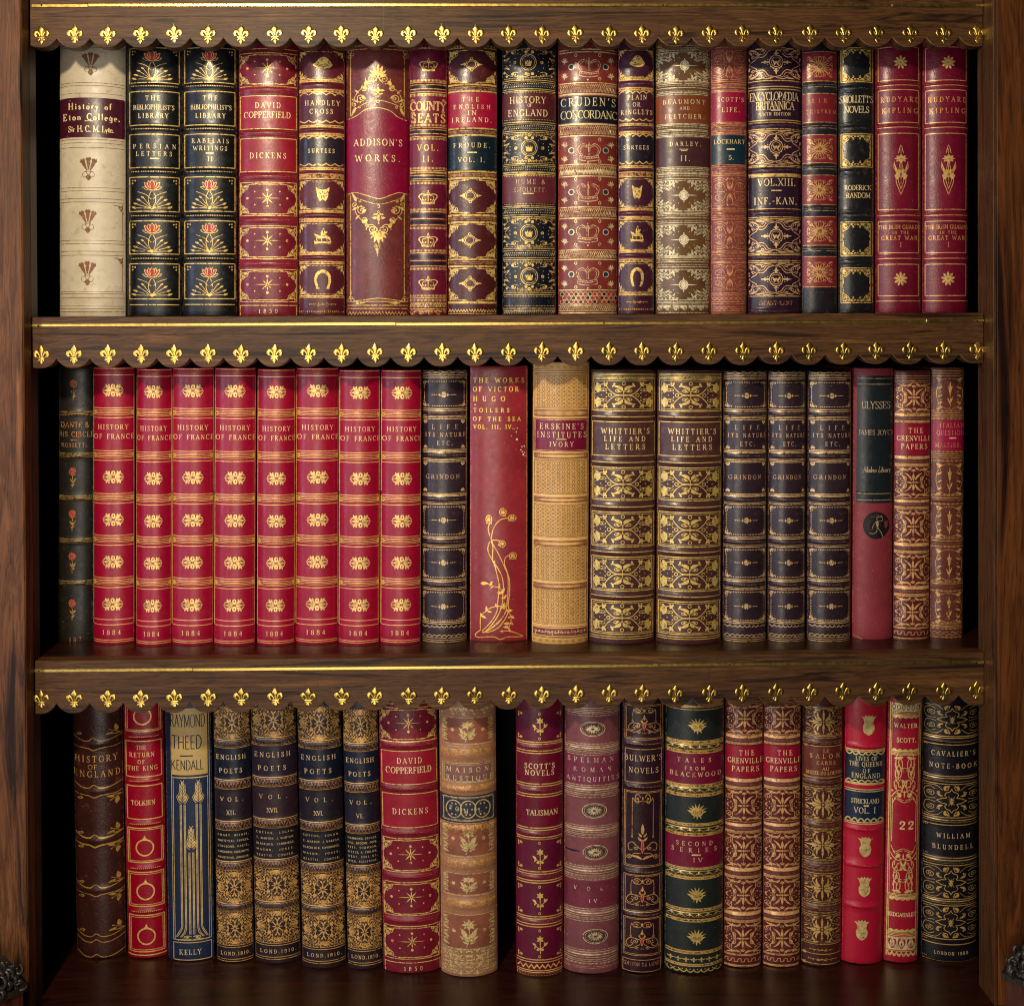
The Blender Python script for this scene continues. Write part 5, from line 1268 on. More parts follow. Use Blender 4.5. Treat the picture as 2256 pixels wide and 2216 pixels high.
        cover = mesh_obj('cover', V, Fc, None, root, True, [s.mat] + mats2, [0] * nf + [1 + i for i in M2])
        nq = (len(vs) - 1) * nu
        cover.data.polygons.foreach_set('use_smooth', [i < nq for i in range(len(Fc))])
        mb = MB(); mb.box(-(s.wr / 2 - 3.4) * fs, (s.wr / 2 - 3.4) * fs, (s.sag + 4) * fs, (s.sag + s.depth - 8) * fs, 2.5 * fs, H - 5 * fs)
        mb.build('page_block', PAPER, root)
        lab = []
        for (v0, v1, f0, f1, mat, curve, nm) in s.labels:
            rows = s.rows(v0, v1, 8.0); V = []; Fc = []
            ua = us[0] if f0 < 0.045 else s.real(s.w * f0); ub = us[-1] if f1 > 0.955 else s.real(s.w * f1)
            lu = [ua] + [u for u in us if ua + 0.3 < u < ub - 0.3] + [ub]; cols = len(lu) - 1
            for v in rows:
                for u in lu:
                    q = (u - ua) / (ub - ua); vv = v
                    if curve:
                        c0, c1 = curve; tt = (v - v0) / (v1 - v0)
                        vv = (v0 + c0(q)) * (1 - tt) + (v1 + c1(q)) * tt
                    V.append(s.surf_true(u, vv, 0.12))
            for i in range(len(rows) - 1):
                for j in range(cols):
                    a = i * (cols + 1) + j; Fc.append((a, a + cols + 1, a + cols + 2, a + 1))
            lab.append((v0, v1, mesh_obj(nm, V, Fc, mat, root)))
        for part, k in s.sink.items():
            if part != 'lettering':
                ops = list(k.ops); sets = [ops]
                if part == 'gilt_tooling':            # rules that stand well apart are parts of their own
                    span = [(min(p[1] for p in o[1]), max(p[1] for p in o[1])) for o in ops]
                    cuts = []; hi = None
                    for lo_, hi_ in sorted(span):
                        if hi is not None and lo_ - hi > 9: cuts.append((lo_ + hi) / 2)
                        hi = hi_ if hi is None else max(hi, hi_)
                    sets = [[] for _ in range(len(cuts) + 1)]
                    for o, (lo_, hi_) in zip(ops, span): sets[sum(1 for c in cuts if lo_ > c)].append(o)
                for ops in sets:
                    V, Fc, M, mats = s.tess(ops, 0.5 if '#' in part else 0.26)
                    if Fc: mesh_obj(part.split('#')[0], V, Fc, None, root, False, mats, M)
                continue
            grp = {}
            for op in k.ops:
                c = sum(p[1] for p in op[1]) / len(op[1]); own_ = None
                for i, (v0, v1, o) in enumerate(lab):
                    if v0 < c < v1: own_ = i
                grp.setdefault(own_, []).append(op)
            for i, ops in grp.items():
                sets = [[]]; hi = None                # lines of writing that stand well apart are parts of their own
                for o in sorted(ops, key=lambda o: min(p[1] for p in o[1])):
                    lo_ = min(p[1] for p in o[1]); hi_ = max(p[1] for p in o[1])
                    if hi is not None and lo_ - hi > (26 if i is None else 34): sets.append([])
                    sets[-1].append(o); hi = hi_ if hi is None else max(hi, hi_)
                for ops in sets:
                    V, Fc, M, mats = s.tess(ops, 0.55)
                    mesh_obj(part, V, Fc, None, root if i is None else lab[i][2], False, mats, M)
        # stand it on its shelf
        pb = at((s.xb[0] + s.xb[1]) / 2, s.vy[1], s.Y); pt = at((s.xt[0] + s.xt[1]) / 2, s.vy[0], s.Y)
        lean = math.atan2(pt.x - pb.x, pt.z - pb.z)
        if abs(lean) < 0.002: lean = 0.0
        x_foot = pb.x + math.tan(lean) * (s.zs - pb.z)
        x_foot += (s.wr / 2 - s.off - s.w / 2) * s.fs
        root.location = (x_foot, s.Y, s.zs + s.wr / 2 * s.fs * abs(math.sin(lean)) + 0.0001)
        root.rotation_euler = (0, lean, 0)
        tag(root, label, 'book', group)
        BOOKS[name] = (root, s)
        return root
def again(src, xt, xb, vt, vb, label, group=None, vy=None, swap=None):
    """another volume of a set: a copy of its first volume and of each of its parts, scaled to its own size"""
    r0, b0 = BOOKS[src]
    b = Book(b0.row if swap is None else swap, xt, xb, vt, vb, (1, 1, 1), lm=b0.mat, vy=vy or (0, 0))
    c = copy_tree(r0)
    sx = b.wr * b.fs / (b0.wr * b0.fs); sz = ((vb - vt) * b.fs) / ((b0.vb - b0.vt) * b0.fs)
    c.scale = (sx, 1, sz)
    pb = at((xb[0] + xb[1]) / 2, b.vy[1], b.Y); pt = at((xt[0] + xt[1]) / 2, b.vy[0], b.Y)
    lean = math.atan2(pt.x - pb.x, pt.z - pb.z)
    if abs(lean) < 0.002: lean = 0.0
    c.location = (pb.x + math.tan(lean) * (b.zs - pb.z) + (b.wr / 2 - b.off - b.w / 2) * b.fs, b.Y, b.zs + b.w / 2 * b.fs * abs(math.sin(lean)) + 0.0001)
    c.rotation_euler = (0, lean, 0)
    tag(c, label, 'book', group)
    return c
# ------------------------------------------------------------------ top row
T1 = 80
def R1(x0, x1, vb, rgb, **kw): return Book(0, (x0, x1), (x0, x1), T1, vb, rgb, **kw)
# cream vellum
b = R1(132, 277, 693, (198, 184, 158), rough=0.42, mott=0.2, wear=0.45, wearc=(146, 112, 72), grain=0.12, sag=30)
b.gm = BROWN; b.lw = 1.1
b.z('a')
for y0, y1 in ((575, 700), (965, 1060)): b.band(y0, y1, 1.6)
b.hls((318, 335, 585, 605, 985, 1010, 1042)); b.hl(660, 0.8)
b.label(690, 970, (66, 16, 34), mott=0.3)
b.tm = PALE
b.t('History of', 492, 790, 750, 44, bold=1.25); b.t('Eton College.', 455, 850, 825, 46, bold=1.25); b.dash(605, 665, 855); b.t('Sir H. C. M. Lyte.', 490, 805, 910, 42, bold=1.2)
b.orn(feathers, 645, 450, 66, 84); b.orn(feathers, 630, 1190, 66, 84)
b.z('b')
for y0, y1 in ((145, 270), (520, 650), (885, 955), (990, 1060)): b.band(y0, y1, 1.6)
b.hls((162, 186, 240, 264, 535, 558, 612, 640, 897, 912, 942, 1000, 1018, 1040))
b.orn(feathers, 625, 398, 66, 86, UMBER); b.orn(feathers, 622, 765, 66, 88, UMBER)
for y0, y1 in ((275, 520), (650, 890)): b.vl(0.95, y0, y1, 0.7); b.ornf(corner, 0.88, (y0 + 40), -0.08, 36)
b.build('vellum', 'cream vellum book with brown feather stamps and a plum title band')
# navy-black pair with lotus flowers
def lotus_book(x0, x1, vb, cx, nm, lab, second):
    b = R1(x0, x1, vb, (10, 10, 13), mott=0.5, wear=0.08, grain=0.2, rough=0.33, sag=20); b.tm = PALE
    f = 0.045
    for i, (z, y0, y1, yd) in enumerate((('a', 345, 590, 614), ('a', 652, 890, 917), ('a', 955, 1190, 1219), ('b', 95, 337, 368), ('b', 405, 638, 671), ('b', 708, 957, None))):
        b.z(z); b.frame(y0, y1, f, 1 - f, 1.15)
        if yd: b.dots(yd, 1.15, 3.6, 0.09, 0.92); b.band(yd - 22, yd + 20, 2.6)
        if i not in (1, 2):
            cy = (y0 + y1) / 2 + 4
            b.orn(lotus, cx, cy, 142 if not second else 130, 108)
            for fx in (0.1, 0.9):
                for dx, dy in ((0, 22), (0.0, 42), (0.045, 24)): b.ornf(lambda p: p.dot(0, 0, 1.7), fx + (dx if fx < .5 else -dx), y0 + dy, 0.1, 10)
    b.z('b'); b.hl(998, 1.1, f, 1 - f); b.z('a'); b.hl(305, 1, f, 1 - f)
    d = 0 if not second else 406
    b.t('THE', cx - 45, cx + 55, 700, 32); b.t("BIBLIOPHILIST'S", cx - 130, cx + 155, 764, 32); b.t('LIBRARY', cx - 95, cx + 112, 824, 32)
    if not second: b.t('PERSIAN', 952, 1250, 1040, 30); b.t('LETTERS', 972, 1222, 1092, 30); b.dash(1070, 1135, 1127)
    else: b.t('RABELAIS', 1368, 1625, 1002, 30); b.t('WRITINGS', 1378, 1614, 1054, 30); b.dash(1465, 1520, 1090); b.t('II', 1478, 1512, 1132, 32)
    b.build(nm, lab, 'dark books with gilt lotus flowers')
lotus_book(281, 400, 695, 1083, 'lotus', 'midnight-blue book with red-petalled gilt lotus flowers, next to the cream vellum book', False)
lotus_book(402, 523, 695, 1490, 'lotus2', 'midnight blue lotus book standing beside the red star book', True)
# red with stars
def stars(b, zo, spec):
    b.tm = PALE
b = R1(526, 657, 697, (112, 20, 36), sag=19, wear=0.12); b.tm = PALE
b.z('c')
b.hls((122, 157), 1.0); b.hl(440, 1.1)
def starpanel(b, y0, y1, cy):
    b.ornf(corners_star, 0.495, (y0 + y1) / 2, 0.47, (y1 - y0) / 2)
    b.orn(star8, 345, cy, 112, 70)
def corners_star(p): corners(p, 0.34, 0.46); p.line([(-0.36, -0.95), (0.36, -0.95)], 1.1); p.line([(-0.36, 0.95), (0.36, 0.95)], 1.1)
starpanel(b, 168, 425, 285)
for y in (468, 835, 1205): b.band(y - 32, y + 30, 3.0); b.dots(y, 0.8, 2.7, 0.08, 0.92, REDB); b.hl(y - 16, 0.6, m=REDB); b.hl(y + 16, 0.6, m=REDB)
b.label(522, 800, (146, 20, 38)); b.frame(520, 800, 0.03, 0.97); b.label(882, 1162, (146, 20, 38)); b.frame(880, 1162, 0.03, 0.97)
b.t('DAVID', 245, 455, 600, 46); b.t('COPPERFIELD', 150, 540, 680, 50); b.t('DICKENS', 200, 502, 1027, 46)
b.z('d')
for y0, y1, cy in ((98, 365, 226), (468, 732, 586), (838, 1098, 960)):
    b.frame(y0 - 6, y1 + 8, 0.03, 0.97); starpanel(b, y0 + 4, y1, cy)
for y in (412, 782): b.band(y - 32, y + 30, 3.0); b.dots(y, 0.8, 2.7, 0.08, 0.92, REDB); b.hl(y - 18, 0.6, m=REDB); b.hl(y + 18, 0.6, m=REDB)
b.hl(1138); b.vl(0.03, 1138, 1222); b.vl(0.97, 1138, 1222); b.t('1850', 275, 430, 1187, 32)
b.build('star', 'red book with gilt stars on the top shelf, beside the lotus books', 'red books with gilt eight-pointed stars')
# sporting novels
def sporting(x0, x1, vb, rgb, dy, titles, nm, lab):
    b = R1(x0, x1, vb, rgb, wear=0.2); b.tm = PALE
    b.z('P')
    cx = (x0 + x1) / 2 + 2; Y = lambda z, y: ZM[z][1] + y / ZM[z][2] + dy
    hw = (x1 - x0) * 0.21
    def gb(z, a, c): b.fillband(Y(z, a), Y(z, c), OCHRE); b.hl(Y(z, a), 0.9); b.hl(Y(z, c), 0.9)
    def rb(z, a, c): b.band(Y(z, a), Y(z, c), 2.6); b.fillband(Y(z, a), Y(z, c), REDB)
    def panel(z, a, c, fn, cy, hh, wd=1.0):
        a, c = Y(z, a), Y(z, c)
        b.ornf(lambda p: corners(p, 0.3, 0.36, acanthus), 0.5, (a + c) / 2, 0.47, (c - a) / 2)
        b.dots(a + 2, 0.9, 2.8, 0.3, 0.7); b.dots(c - 2, 0.9, 2.8, 0.3, 0.7)
        b.orn(fn, cx, Y(z, cy), hw * wd, hh)
    panel('c', 140, 378, hunt_cap, 242, 14)
    for z, a in (('c', 382), ('c', 770), ('c', 1130)): gb(z, a, a + 16)
    rb('c', 402, 460); rb('c', 788, 828); rb('c', 1160, 1200)
    gb('c', 466, 486); gb('c', 838, 858)
    for y in (503, 872): b.scal(Y('c', y - 8), Y('c', y + 10), 5, 1.3, up=True)
    for y in (738, 1104): b.scal(Y('c', y - 10), Y('c', y + 8), 5, 1.3)
    b.label(Y('c', 512), Y('c', 730), mixrgb(rgb, (70, 24, 40), 0.5)); b.label(Y('c', 880), Y('c', 1100), (34, 24, 34), rough=0.28)
    b.z('P')
    for txt, a, c, y, h in titles: b.t(txt, a, c, y, h)
    gb('d', 22, 60); panel('d', 75, 322, fox, 195, 16, 0.72)
    for z, a in (('d', 330), ('d', 690), ('d', 1056)): gb(z, a, a + 16)
    rb('d', 350, 395); rb('d', 710, 752); gb('d', 402, 425); gb('d', 765, 786)
    panel('d', 438, 690, rider, 548, 18, 0.92); panel('d', 795, 1050, horseshoe, 920, 20, 0.82)
    b.orn(flourish, cx, Y('d', 1130), hw * 1.4, 6, OCHRE); b.ticks(Y('d', 1185), Y('d', 1200), 4, 1.2, m=OCHRE)
    b.build(nm, lab, 'sporting books with horseshoe stamps')
def mixrgb(a, b, f): return tuple(int(x * (1 - f) + y * f) for x, y in zip(a, b))
def zx(z, *xs): return [ZM[z][0] + x / ZM[z][2] for x in xs]
def zy(z, y): return ZM[z][1] + y / ZM[z][2]
sporting(658, 760, 697, (82, 24, 32), 0, [('HANDLEY', *zx('c', 670, 960), zy('c', 580), 10.5), ('CROSS', *zx('c', 710, 902), zy('c', 652), 10), ('SURTEES', *zx('c', 695, 917), zy('c', 987), 8.4)], 'sport', 'maroon book with a gilt horseshoe at its foot, beside the red star book')
# wide book with arabesques
b = R1(763, 901, 698, (104, 42, 40), sag=21, wear=0.3, grain=0.3); b.tm = PALE; b.lw = 1.5
b.z('c')
b.label(640, 1100, (126, 0, 44), 0.03, 0.97, curve=(lambda q: 20 * abs(2 * q - 1) ** 1.4, lambda q: 0), mott=0.25, grain=0.3, name='title_panel')
b.hls((100, 128), 1); b.vl(0.07, 150, 690); b.vl(0.925, 150, 690)
def brace(b, pts, w=1.1): b.out('gilt_tooling').strip(catmull([(b.X(x) - b.left(b.Yp(y)), b.Yp(y)) for x, y in pts], 6), [w * b.lw] * ((len(pts) - 1) * 6 + 1), b.gm)
brace(b, [(1040, 715), (1110, 690), (1190, 640), (1290, 628), (1390, 650), (1460, 700), (1538, 725)]); brace(b, [(1090, 640), (1180, 590), (1290, 565), (1400, 585), (1500, 620)], 0.9)
for f in (0.06, 0.94):
    for y in (140, 165, 180): b.ornf(lambda p: p.ring(0, 0, 1, 1, 0.9), f + (0.03 if y == 165 else 0), y, 0.03, 12)
b.orn(arabesque_top, 1290, 480, 232, 225, lw=1.5)
b.t("ADDISON'S", 1088, 1494, 920, 55); b.t('WORKS.', 1100, 1475, 1055, 54)
b.z('d')
b.label(-61, 170, (126, 0, 44), 0.03, 0.97, curve=(lambda q: 0, lambda q: 9 + 6 * math.cos(TAU * (q - 0.5))), mott=0.25, grain=0.3, name='title_panel')
brace(b, [(1035, 195), (1090, 182), (1180, 205), (1300, 238), (1400, 205), (1470, 182), (1540, 192)]); brace(b, [(1100, 225), (1200, 265), (1300, 285), (1400, 262), (1500, 222)], 0.9)
b.orn(lambda p: arabesque_top(Pen(p.k, p.cx, p.cy, p.sx, -p.sy, p.mat, p.lw)), 1295, 400, 232, 230, lw=1.5)
b.orn(lambda p: (p.spi(-.35, -.3, .4, 0, 1.2, 1), p.spi(.35, -.3, .4, 180, 1.2, -1), p.leaf(0, 0, 0, 1, .5), p.leaf(0, .2, .5, .1, .4), p.leaf(0, .2, -.5, .1, .4)), 1285, 660, 36, 72)
b.vl(0.07, 205, 1110); b.vl(0.925, 205, 1110); b.hls((1112, 1145, 1172), 1.1); b.zig(1200, 1222, 7, 1.0)
brace(b, [(1080, 1108), (1200, 1095), (1300, 1085), (1400, 1095), (1500, 1108)], 1.0)
for f in (0.07, 0.93):
    for dx, y in ((0, 1080), (0.03, 1100), (-0.02, 1102)): b.ornf(lambda p: p.ring(0, 0, 1, 1, 0.9), f + dx, y, 0.026, 13)
    b.ornf(lambda p: p.leaf(0, 1, 0, -1, .5), f, 1030, 0.03, 30)
for x, s_ in ((1130, 1), (1430, -1)): b.orn(lambda p: (p.leaf(-1, 0, 1, 0, .5), p.leaf(-.5, 0, 0, -.8, .5), p.leaf(-.5, 0, 0, .8, .5)), x, 1125, 55 * s_, 18)
b.build('arabesque', 'wide wine red book with a magenta middle between two pointed gilt arabesques')
# crowns
b = R1(902, 985, 698, (96, 14, 40), wear=0.1); b.lw = 1.5
BK = gilt((26, 20, 28), 0.35, 0, 0, 'black_band')
def beads(y): b.ticks(y - 9, y + 9, 2.9, 0.9); 
b.z('c'); beads(120)
for y in (395, 520, 775, 890, 1140): beads(y)
b.hls((412, 432, 468, 492, 508, 795, 815, 848, 872, 1160, 1182, 1232), 1.0)
for y in (450, 830, 1208): b.fillband(y - 14, y + 12, BK); b.band(y - 45, y + 50, 2.4)
b.label(535, 760, (116, 12, 48)); b.label(905, 1125, (104, 14, 44))
b.orn(crown, 1722, 262, 76, 56)
b.t('COUNTY', 1572, 1866, 612, 72, bold=1.5); b.t('SEATS', 1580, 1860, 715, 72, bold=1.6); b.t('VOL.', 1630, 1802, 967, 50, bold=1.15); b.t('II.', 1675, 1757, 1062, 46, bold=1.15)
for x, y in ((1590, 560), (1590, 665), (1600, 745), (1850, 560), (1845, 655)): b.orn(lambda p: p.spi(0, 0, 1, 0, 1.1, 1, 1.0), x, y, 16, 16, part='lettering')
b.z('d')
for y in (105, 330, 487, 680, 835, 1065, 1105, 1155): beads(y)
b.hls((12, 40, 85, 350, 410, 462, 700, 765, 812, 1085, 1128, 1178), 1.0)
for y0, y1 in ((52, 75), (365, 395), (425, 450), (715, 748), (778, 802)): b.fillband(y0, y1, BK)
for y in (410, 765): b.band(y - 55, y + 50, 2.4)
for y in (226, 590, 955): b.orn(crown, 1718, y, 78, 60)
b.zig(1128, 1145, 4, 1.0); b.rowof(hoe_side, 1208, 20, 4, m=OCHRE)
b.build('crowns', 'narrow crimson book with four small gilt crowns, on the top shelf')
# oval rings with red and navy titles
b = R1(985, 1096, 695, (72, 24, 28), sag=20); b.tm = PALE
FIL = lambda p: (corners(p, 0.44, 0.42), corners(p.sub(0, 0, 0.98, 0.98), 0.2, 0.26))
b.z('e')
def thick(y0, y1): b.fillband(y0, y1, GOLD)
b.hl(108); b.ticks(80, 104, 3.2, 0.7)
for y0, y1 in ((412, 428), (470, 482), (786, 800), (842, 856), (1152, 1168), (1208, 1222)): thick(y0, y1)
for y0, y1 in ((438, 466), (808, 836), (1176, 1202)): b.ticks(y0, y1, 2.6, 0.8, m=OCHRE); b.band(y0 - 28, y1 + 22, 2.6)
b.label(486, 784, (150, 10, 46)); b.label(860, 1150, (14, 30, 40), rough=0.28)
b.ornf(FIL, 0.5, 265, 0.46, 140); b.orn(oval_point, 307, 248, 98, 62)
b.t('THE', 228, 366, 545, 36); b.t('ENGLISH', 155, 462, 607, 34); b.t('IN', 275, 345, 660, 34); b.t('IRELAND.', 140, 476, 717, 38)
b.t('FROUDE.', 155, 462, 935, 38); b.dash(270, 352, 997); b.t('VOL. I.', 195, 416, 1058, 40)
b.z('f')
for y0, y1 in ((44, 60), (360, 378), (420, 438), (738, 752), (796, 812), (1104, 1122)): thick(y0, y1)
for y0, y1 in ((12, 36), (384, 412), (762, 788)): b.ticks(y0, y1, 2.6, 0.8, m=OCHRE); b.band(y0 - 28, y1 + 22, 2.6)
for y0, y1, x, y in ((65, 352, 295, 202), (442, 732, 290, 582), (818, 1098, 293, 950)): b.ornf(FIL, 0.5, (y0 + y1) / 2, 0.46, (y1 - y0) / 2); b.orn(oval_point, x, y, 100, 66)
b.zig(1172, 1192, 6, 1.2); b.hl(1206, 0.8)
b.build('ovals', 'dark maroon book with gilt oval rings, a red label and a navy label')
# navy with crowned roundels
b = R1(1106, 1226, 697, (16, 18, 32), sag=22, rough=0.33); b.tm = PALE; b.lw = 1.5
def lines4(y, d=16): b.hl(y - d, 0.9); b.hl(y, 1.2)
b.z('e')
def roundel(x, y, y0, y1, r=68):
    b.ornf(lambda p: corners(p, 0.5, 0.5, hoe_side), 0.5, (y0 + y1) / 2, 0.47, (y1 - y0) / 2); b.orn(crown_disc, x, y, r, r)
    for dx, dy in ((-115, 0), (115, 0), (0, -110), (0, 106)): b.orn(lambda p: (p.dot(0, 0, 3.6), p.col(NAVY).dot(0, 0, 1.3)), x + dx, y + dy, 10, 10)
roundel(790, 238, 125, 362); roundel(798, 967, 858, 1078)
b.hls((390, 407, 465, 480, 747, 765, 820, 836, 1103, 1118, 1172, 1190)); 
for y in (372, 492, 725, 850, 1086, 1206): b.dots(y, 1.0, 3.4)
for y0, y1 in ((420, 448), (780, 806), (1130, 1156)): b.ticks(y0, y1, 4.0, 0.9, 4.0, m=STRAW); b.band(y0 - 20, y1 + 20, 2.6)
b.label(500, 716, (84, 26, 34)); 
b.t('HISTORY', 636, 936, 558, 54, bold=0.9); b.t('OF', 785, 818, 605, 26); b.t('ENGLAND', 622, 952, 668, 54, bold=0.9)
b.z('f'); b.label(46, 272, (96, 36, 44)); b.tm = gilt((200, 164, 128), 0.5, 0.2, 0.45)
b.t('HUME &', 686, 932, 92, 40); b.t('SMOLLETT.', 668, 942, 160, 38); b.dash(745, 836, 193, m=PALE)
roundel(795, 530, 408, 638, 72); roundel(798, 900, 778, 1012, 72)
b.hls((14, 30, 300, 315, 375, 392, 660, 680, 740, 757, 1036, 1054, 1172, 1190))
for y in (42, 282, 403, 646, 771, 1020, 1070, 1150): b.dots(y, 1.0, 3.4)
for y0, y1 in ((330, 358), (695, 722), (1195, 1217)): b.ticks(y0, y1, 4.0, 0.9, 4.0, m=STRAW); b.band(y0 - 20, y1 + 20, 2.6)
b.build('roundels', 'navy book with small crowns in round gilt medallions and dull red labels')
# big crowns with blue dots
b = R1(1229, 1361, 697, (124, 46, 40), sag=24, wear=0.4, mott=0.4); b.tm = PALE; b.gm = OCHRE
def bigcrown(z, x, y, y0, y1, yd):
    b.z(z); b.orn(crown_wide, x, y, 96, 78, gilt((212, 172, 132), 0.45, 0.2, 0.45), lw=1.5)
    for fx in (0.225, 0.80):
        b.ornf(lambda p: (p.col(STRAW).disc(0, 0, 1, 1), p.col(TEAL).disc(0, 0, .72, .72)), fx, yd, 0.052, 27)
    for fx, sg in ((0.11, 1), (0.89, -1)):
        b.ornf(sprig, fx, y0 + (y1 - y0) * 0.22, 0.08 * sg, 34, STRAW, lw=1.5); b.ornf(sprig, fx, y0 + (y1 - y0) * 0.8, 0.08 * sg, 34, STRAW, lw=1.5)
    for fx in (0.3, 0.7):
        for yy in (y0 + 12, y1 - 12): b.ornf(lambda p: p.ring(0, 0, 1, 1, 1.0), fx, yy, 0.02, 12, STRAW)
    b.ornf(lambda p: p.dot(0, 0, 2.0), 0.5, y1 - 2, .02, 5, STRAW)
bigcrown('e', 1310, 282, 165, 390, 275); bigcrown('e', 1310, 1000, 885, 1095, 987); bigcrown('f', 1300, 180, 58, 285, 180); bigcrown('f', 1297, 530, 418, 640, 522); bigcrown('f', 1297, 895, 775, 1005, 883)
def mottle(z, y0, y1):
    b.z(z); b.fillband(y0, y1, OCHRE); b.zig(y0 + 30, y1 - 2, 3.2, 1.2, m=STRAW); b.zig(y0, y0 + 24, 4.2, 0.9, m=STRAW); b.band(y0 - 5, y1 + 5, 2.8); b.hl(y0 - 12, 1.2, m=STRAW); b.hl(y1 + 14, 1.4, m=STRAW)
for z, y0, y1 in (('e', 425, 492), ('e', 780, 850), ('e', 1120, 1195), ('f', 322, 390), ('f', 688, 742), ('f', 1160, 1200)): mottle(z, y0, y1)
b.z('e'); b.hls((128, 150), 1.4, m=STRAW); b.label(527, 752, (16, 22, 34), rough=0.28); b.hls((512, 762), 1.2, m=STRAW)
b.t("CRUDEN'S", 1072, 1534, 575, 66, bold=0.85); b.t('CONCORDANC', 1070, 1548, 683, 66, bold=0.8)
b.z('f'); b.hls((1018, 1150), 1.3, m=STRAW)
for j in range(3):
    for i in range(12): b.ornf(lambda p: (p.ring(0, 0, 1, 1, .8), p.col((NAVY, REDI, REDI)[(i + j) % 3]).disc(0, 0, .7, .7)), 0.07 + i * 0.078 + (0.039 if j == 1 else 0), 1052 + 34 * j, 0.033, 17, STRAW)
b.build('bigcrowns', 'broad faded red book with large gilt crowns flanked by blue dots')
sporting(1362, 1441, 695, (64, 26, 44), -4.5, [('PLAIN', *zx('e', 1640, 1800), zy('e', 530), 10), ('OR', *zx('e', 1685, 1745), zy('e', 592), 9), ('RINGLETS', *zx('e', 1583, 1848), zy('e', 655), 9.5), ('SURTEES', *zx('e', 1605, 1817), zy('e', 957), 8.4)], 'sport2', 'purplish book with a gilt horseshoe at its foot, beside the pale brown diamond book')
# brown with diamonds
b = R1(1444, 1565, 696, (104, 72, 44), sag=22, wear=0.35); b.tm = PALE; b.gm = gilt((214, 200, 160), 0.45, 0.2, 0.2); b.lw = 1.4
DIA = lambda x, y: (x + y) < 0.98
def diamond(z, x, y, y0, y1):
    b.z(z); b.ornf(lambda p: filigree(p, 7, 5, 8, DIA, 0.8), 0.5, (y0 + y1) / 2, 0.48, (y1 - y0) / 2, lw=1.25)
    b.label(y0 + 8, y1 - 8, (104, 66, 34), 0.1, 0.9, curve=None, name='diamond_panel') if False else None
    b.orn(starburst, x, y, 140, 86, gilt((232, 216, 176), 0.45, 0.2, 0.0), lw=1.5); b.hl(y0, 1.0); b.hl(y1, 1.0)
diamond('g', 408, 315, 178, 468); diamond('h', 400, 247, 97, 405); diamond('h', 400, 700, 548, 862); diamond('h', 397, 1158, 1002, 1312)
b.z('g')
b.hls((96, 112, 135, 148, 480, 496, 540, 590, 606, 905, 918, 965, 978, 1018, 1031, 1345, 1360, 1398), 1.0)
for y in (160, 515, 575, 938, 1000, 1378, 1415): b.dots(y, 1.2, 3.0)
b.label(615, 897, (128, 66, 38), mott=0.4); b.label(1045, 1338, (70, 38, 40), mott=0.4)
b.t('BEAUMONT', 190, 616, 680, 44); b.t('AND', 360, 456, 748, 30); b.t('FLETCHER.', 208, 606, 830, 44); b.t('DARLEY.', 260, 572, 1110, 40); b.dash(355, 442, 1165, 1.0); b.dash(370, 432, 1179, 1.0); b.t('II.', 370, 460, 1257, 54)
for y in (545, 968): b.band(y - 45, y + 40, 2.4)
b.z('h')
b.hls((25, 78, 420, 434, 475, 526, 873, 884, 925, 975, 1328, 1340), 1.0)
for y in (50, 450, 508, 904, 954, 1356, 1442): b.dots(y, 1.2, 3.0)
for y in (478, 928): b.band(y - 45, y + 40, 2.4)
b.rowof(hoe_side, 1395, 26, 6); 
b.build('diamonds', 'pale brown book with pale filigree round diamond panels holding star bursts')
# rose brown with two labels
b = R1(1566, 1645, 694, (128, 62, 54), wear=0.3); b.tm = PALE; b.gm = gilt((208, 142, 100), 0.42, 0.3, 0.3); b.lw = 1.4
b.z('g'); b.ornf(scott_life, 0.52, 290, 0.46, 150)
b.hls((120, 450, 470, 490, 530, 555, 568, 882, 896, 911, 970, 985, 1001, 1315, 1390, 1420), 1.2)
for y0, y1 in ((496, 526), (918, 962), (1330, 1380)): b.fillband(y0, y1, COPPER); b.band(y0 - 20, y1 + 20, 2.6)
b.label(575, 872, (144, 12, 52)); b.label(1012, 1308, (20, 44, 58)); b.t("SCOTT'S", 745, 1005, 650, 42); b.t('LIFE.', 790, 964, 755, 44); b.t('LOCKHART', 708, 1016, 1077, 42); b.dash(835, 917, 1155, 2.2); b.t('5.', 855, 905, 1240, 42)
b.z('h')
for y0, y1 in ((50, 358), (498, 792), (938, 1216)): b.ornf(scott_life, 0.53, (y0 + y1) / 2, 0.46, (y1 - y0) / 2)
b.hls((20, 372, 392, 462, 482, 808, 822, 886, 912, 926, 1236, 1256, 1322, 1342, 1412, 1440), 1.2)
for y0, y1 in ((408, 450), (836, 872)): b.fillband(y0, y1, COPPER); b.band(y0 - 20, y1 + 20, 2.6)
b.chain(1290, 14, 7); b.chain(1385, 14, 7)
b.build('rose', 'rosy tan book with a crimson label above a teal label')
# purple with quatrefoil crosses
b = R1(1646, 1767, 694, (46, 24, 42), sag=23, wear=0.15, wearc=(120, 40, 60)); b.tm = PALE; b.lw = 1.6
def cartq(z, x, y, y0, y1):
    b.z(z); b.ornf(lambda p: corners(p, 0.5, 0.5, ency_corner), 0.5, (y0 + y1) / 2, 0.48, (y1 - y0) / 2, gilt((228, 176, 124), 0.4, 0.3, 0.15)); b.orn(cross_flory, x, y, 154, 122, gilt((232, 186, 128), 0.4, 0.3, 0.1))
cartq('g', 1338, 270, 122, 442); cartq('g', 1338, 1132, 978, 1305); cartq('h', 1338, 655, 490, 820); cartq('h', 1338, 1095, 935, 1256)
b.z('g'); b.hls((458, 518, 545, 860, 882, 950, 968, 1318, 1332, 1415, 1432), 1.1)
PUR = gilt((104, 24, 56), 0.3, 0, 0.35, 'rubbed_band')
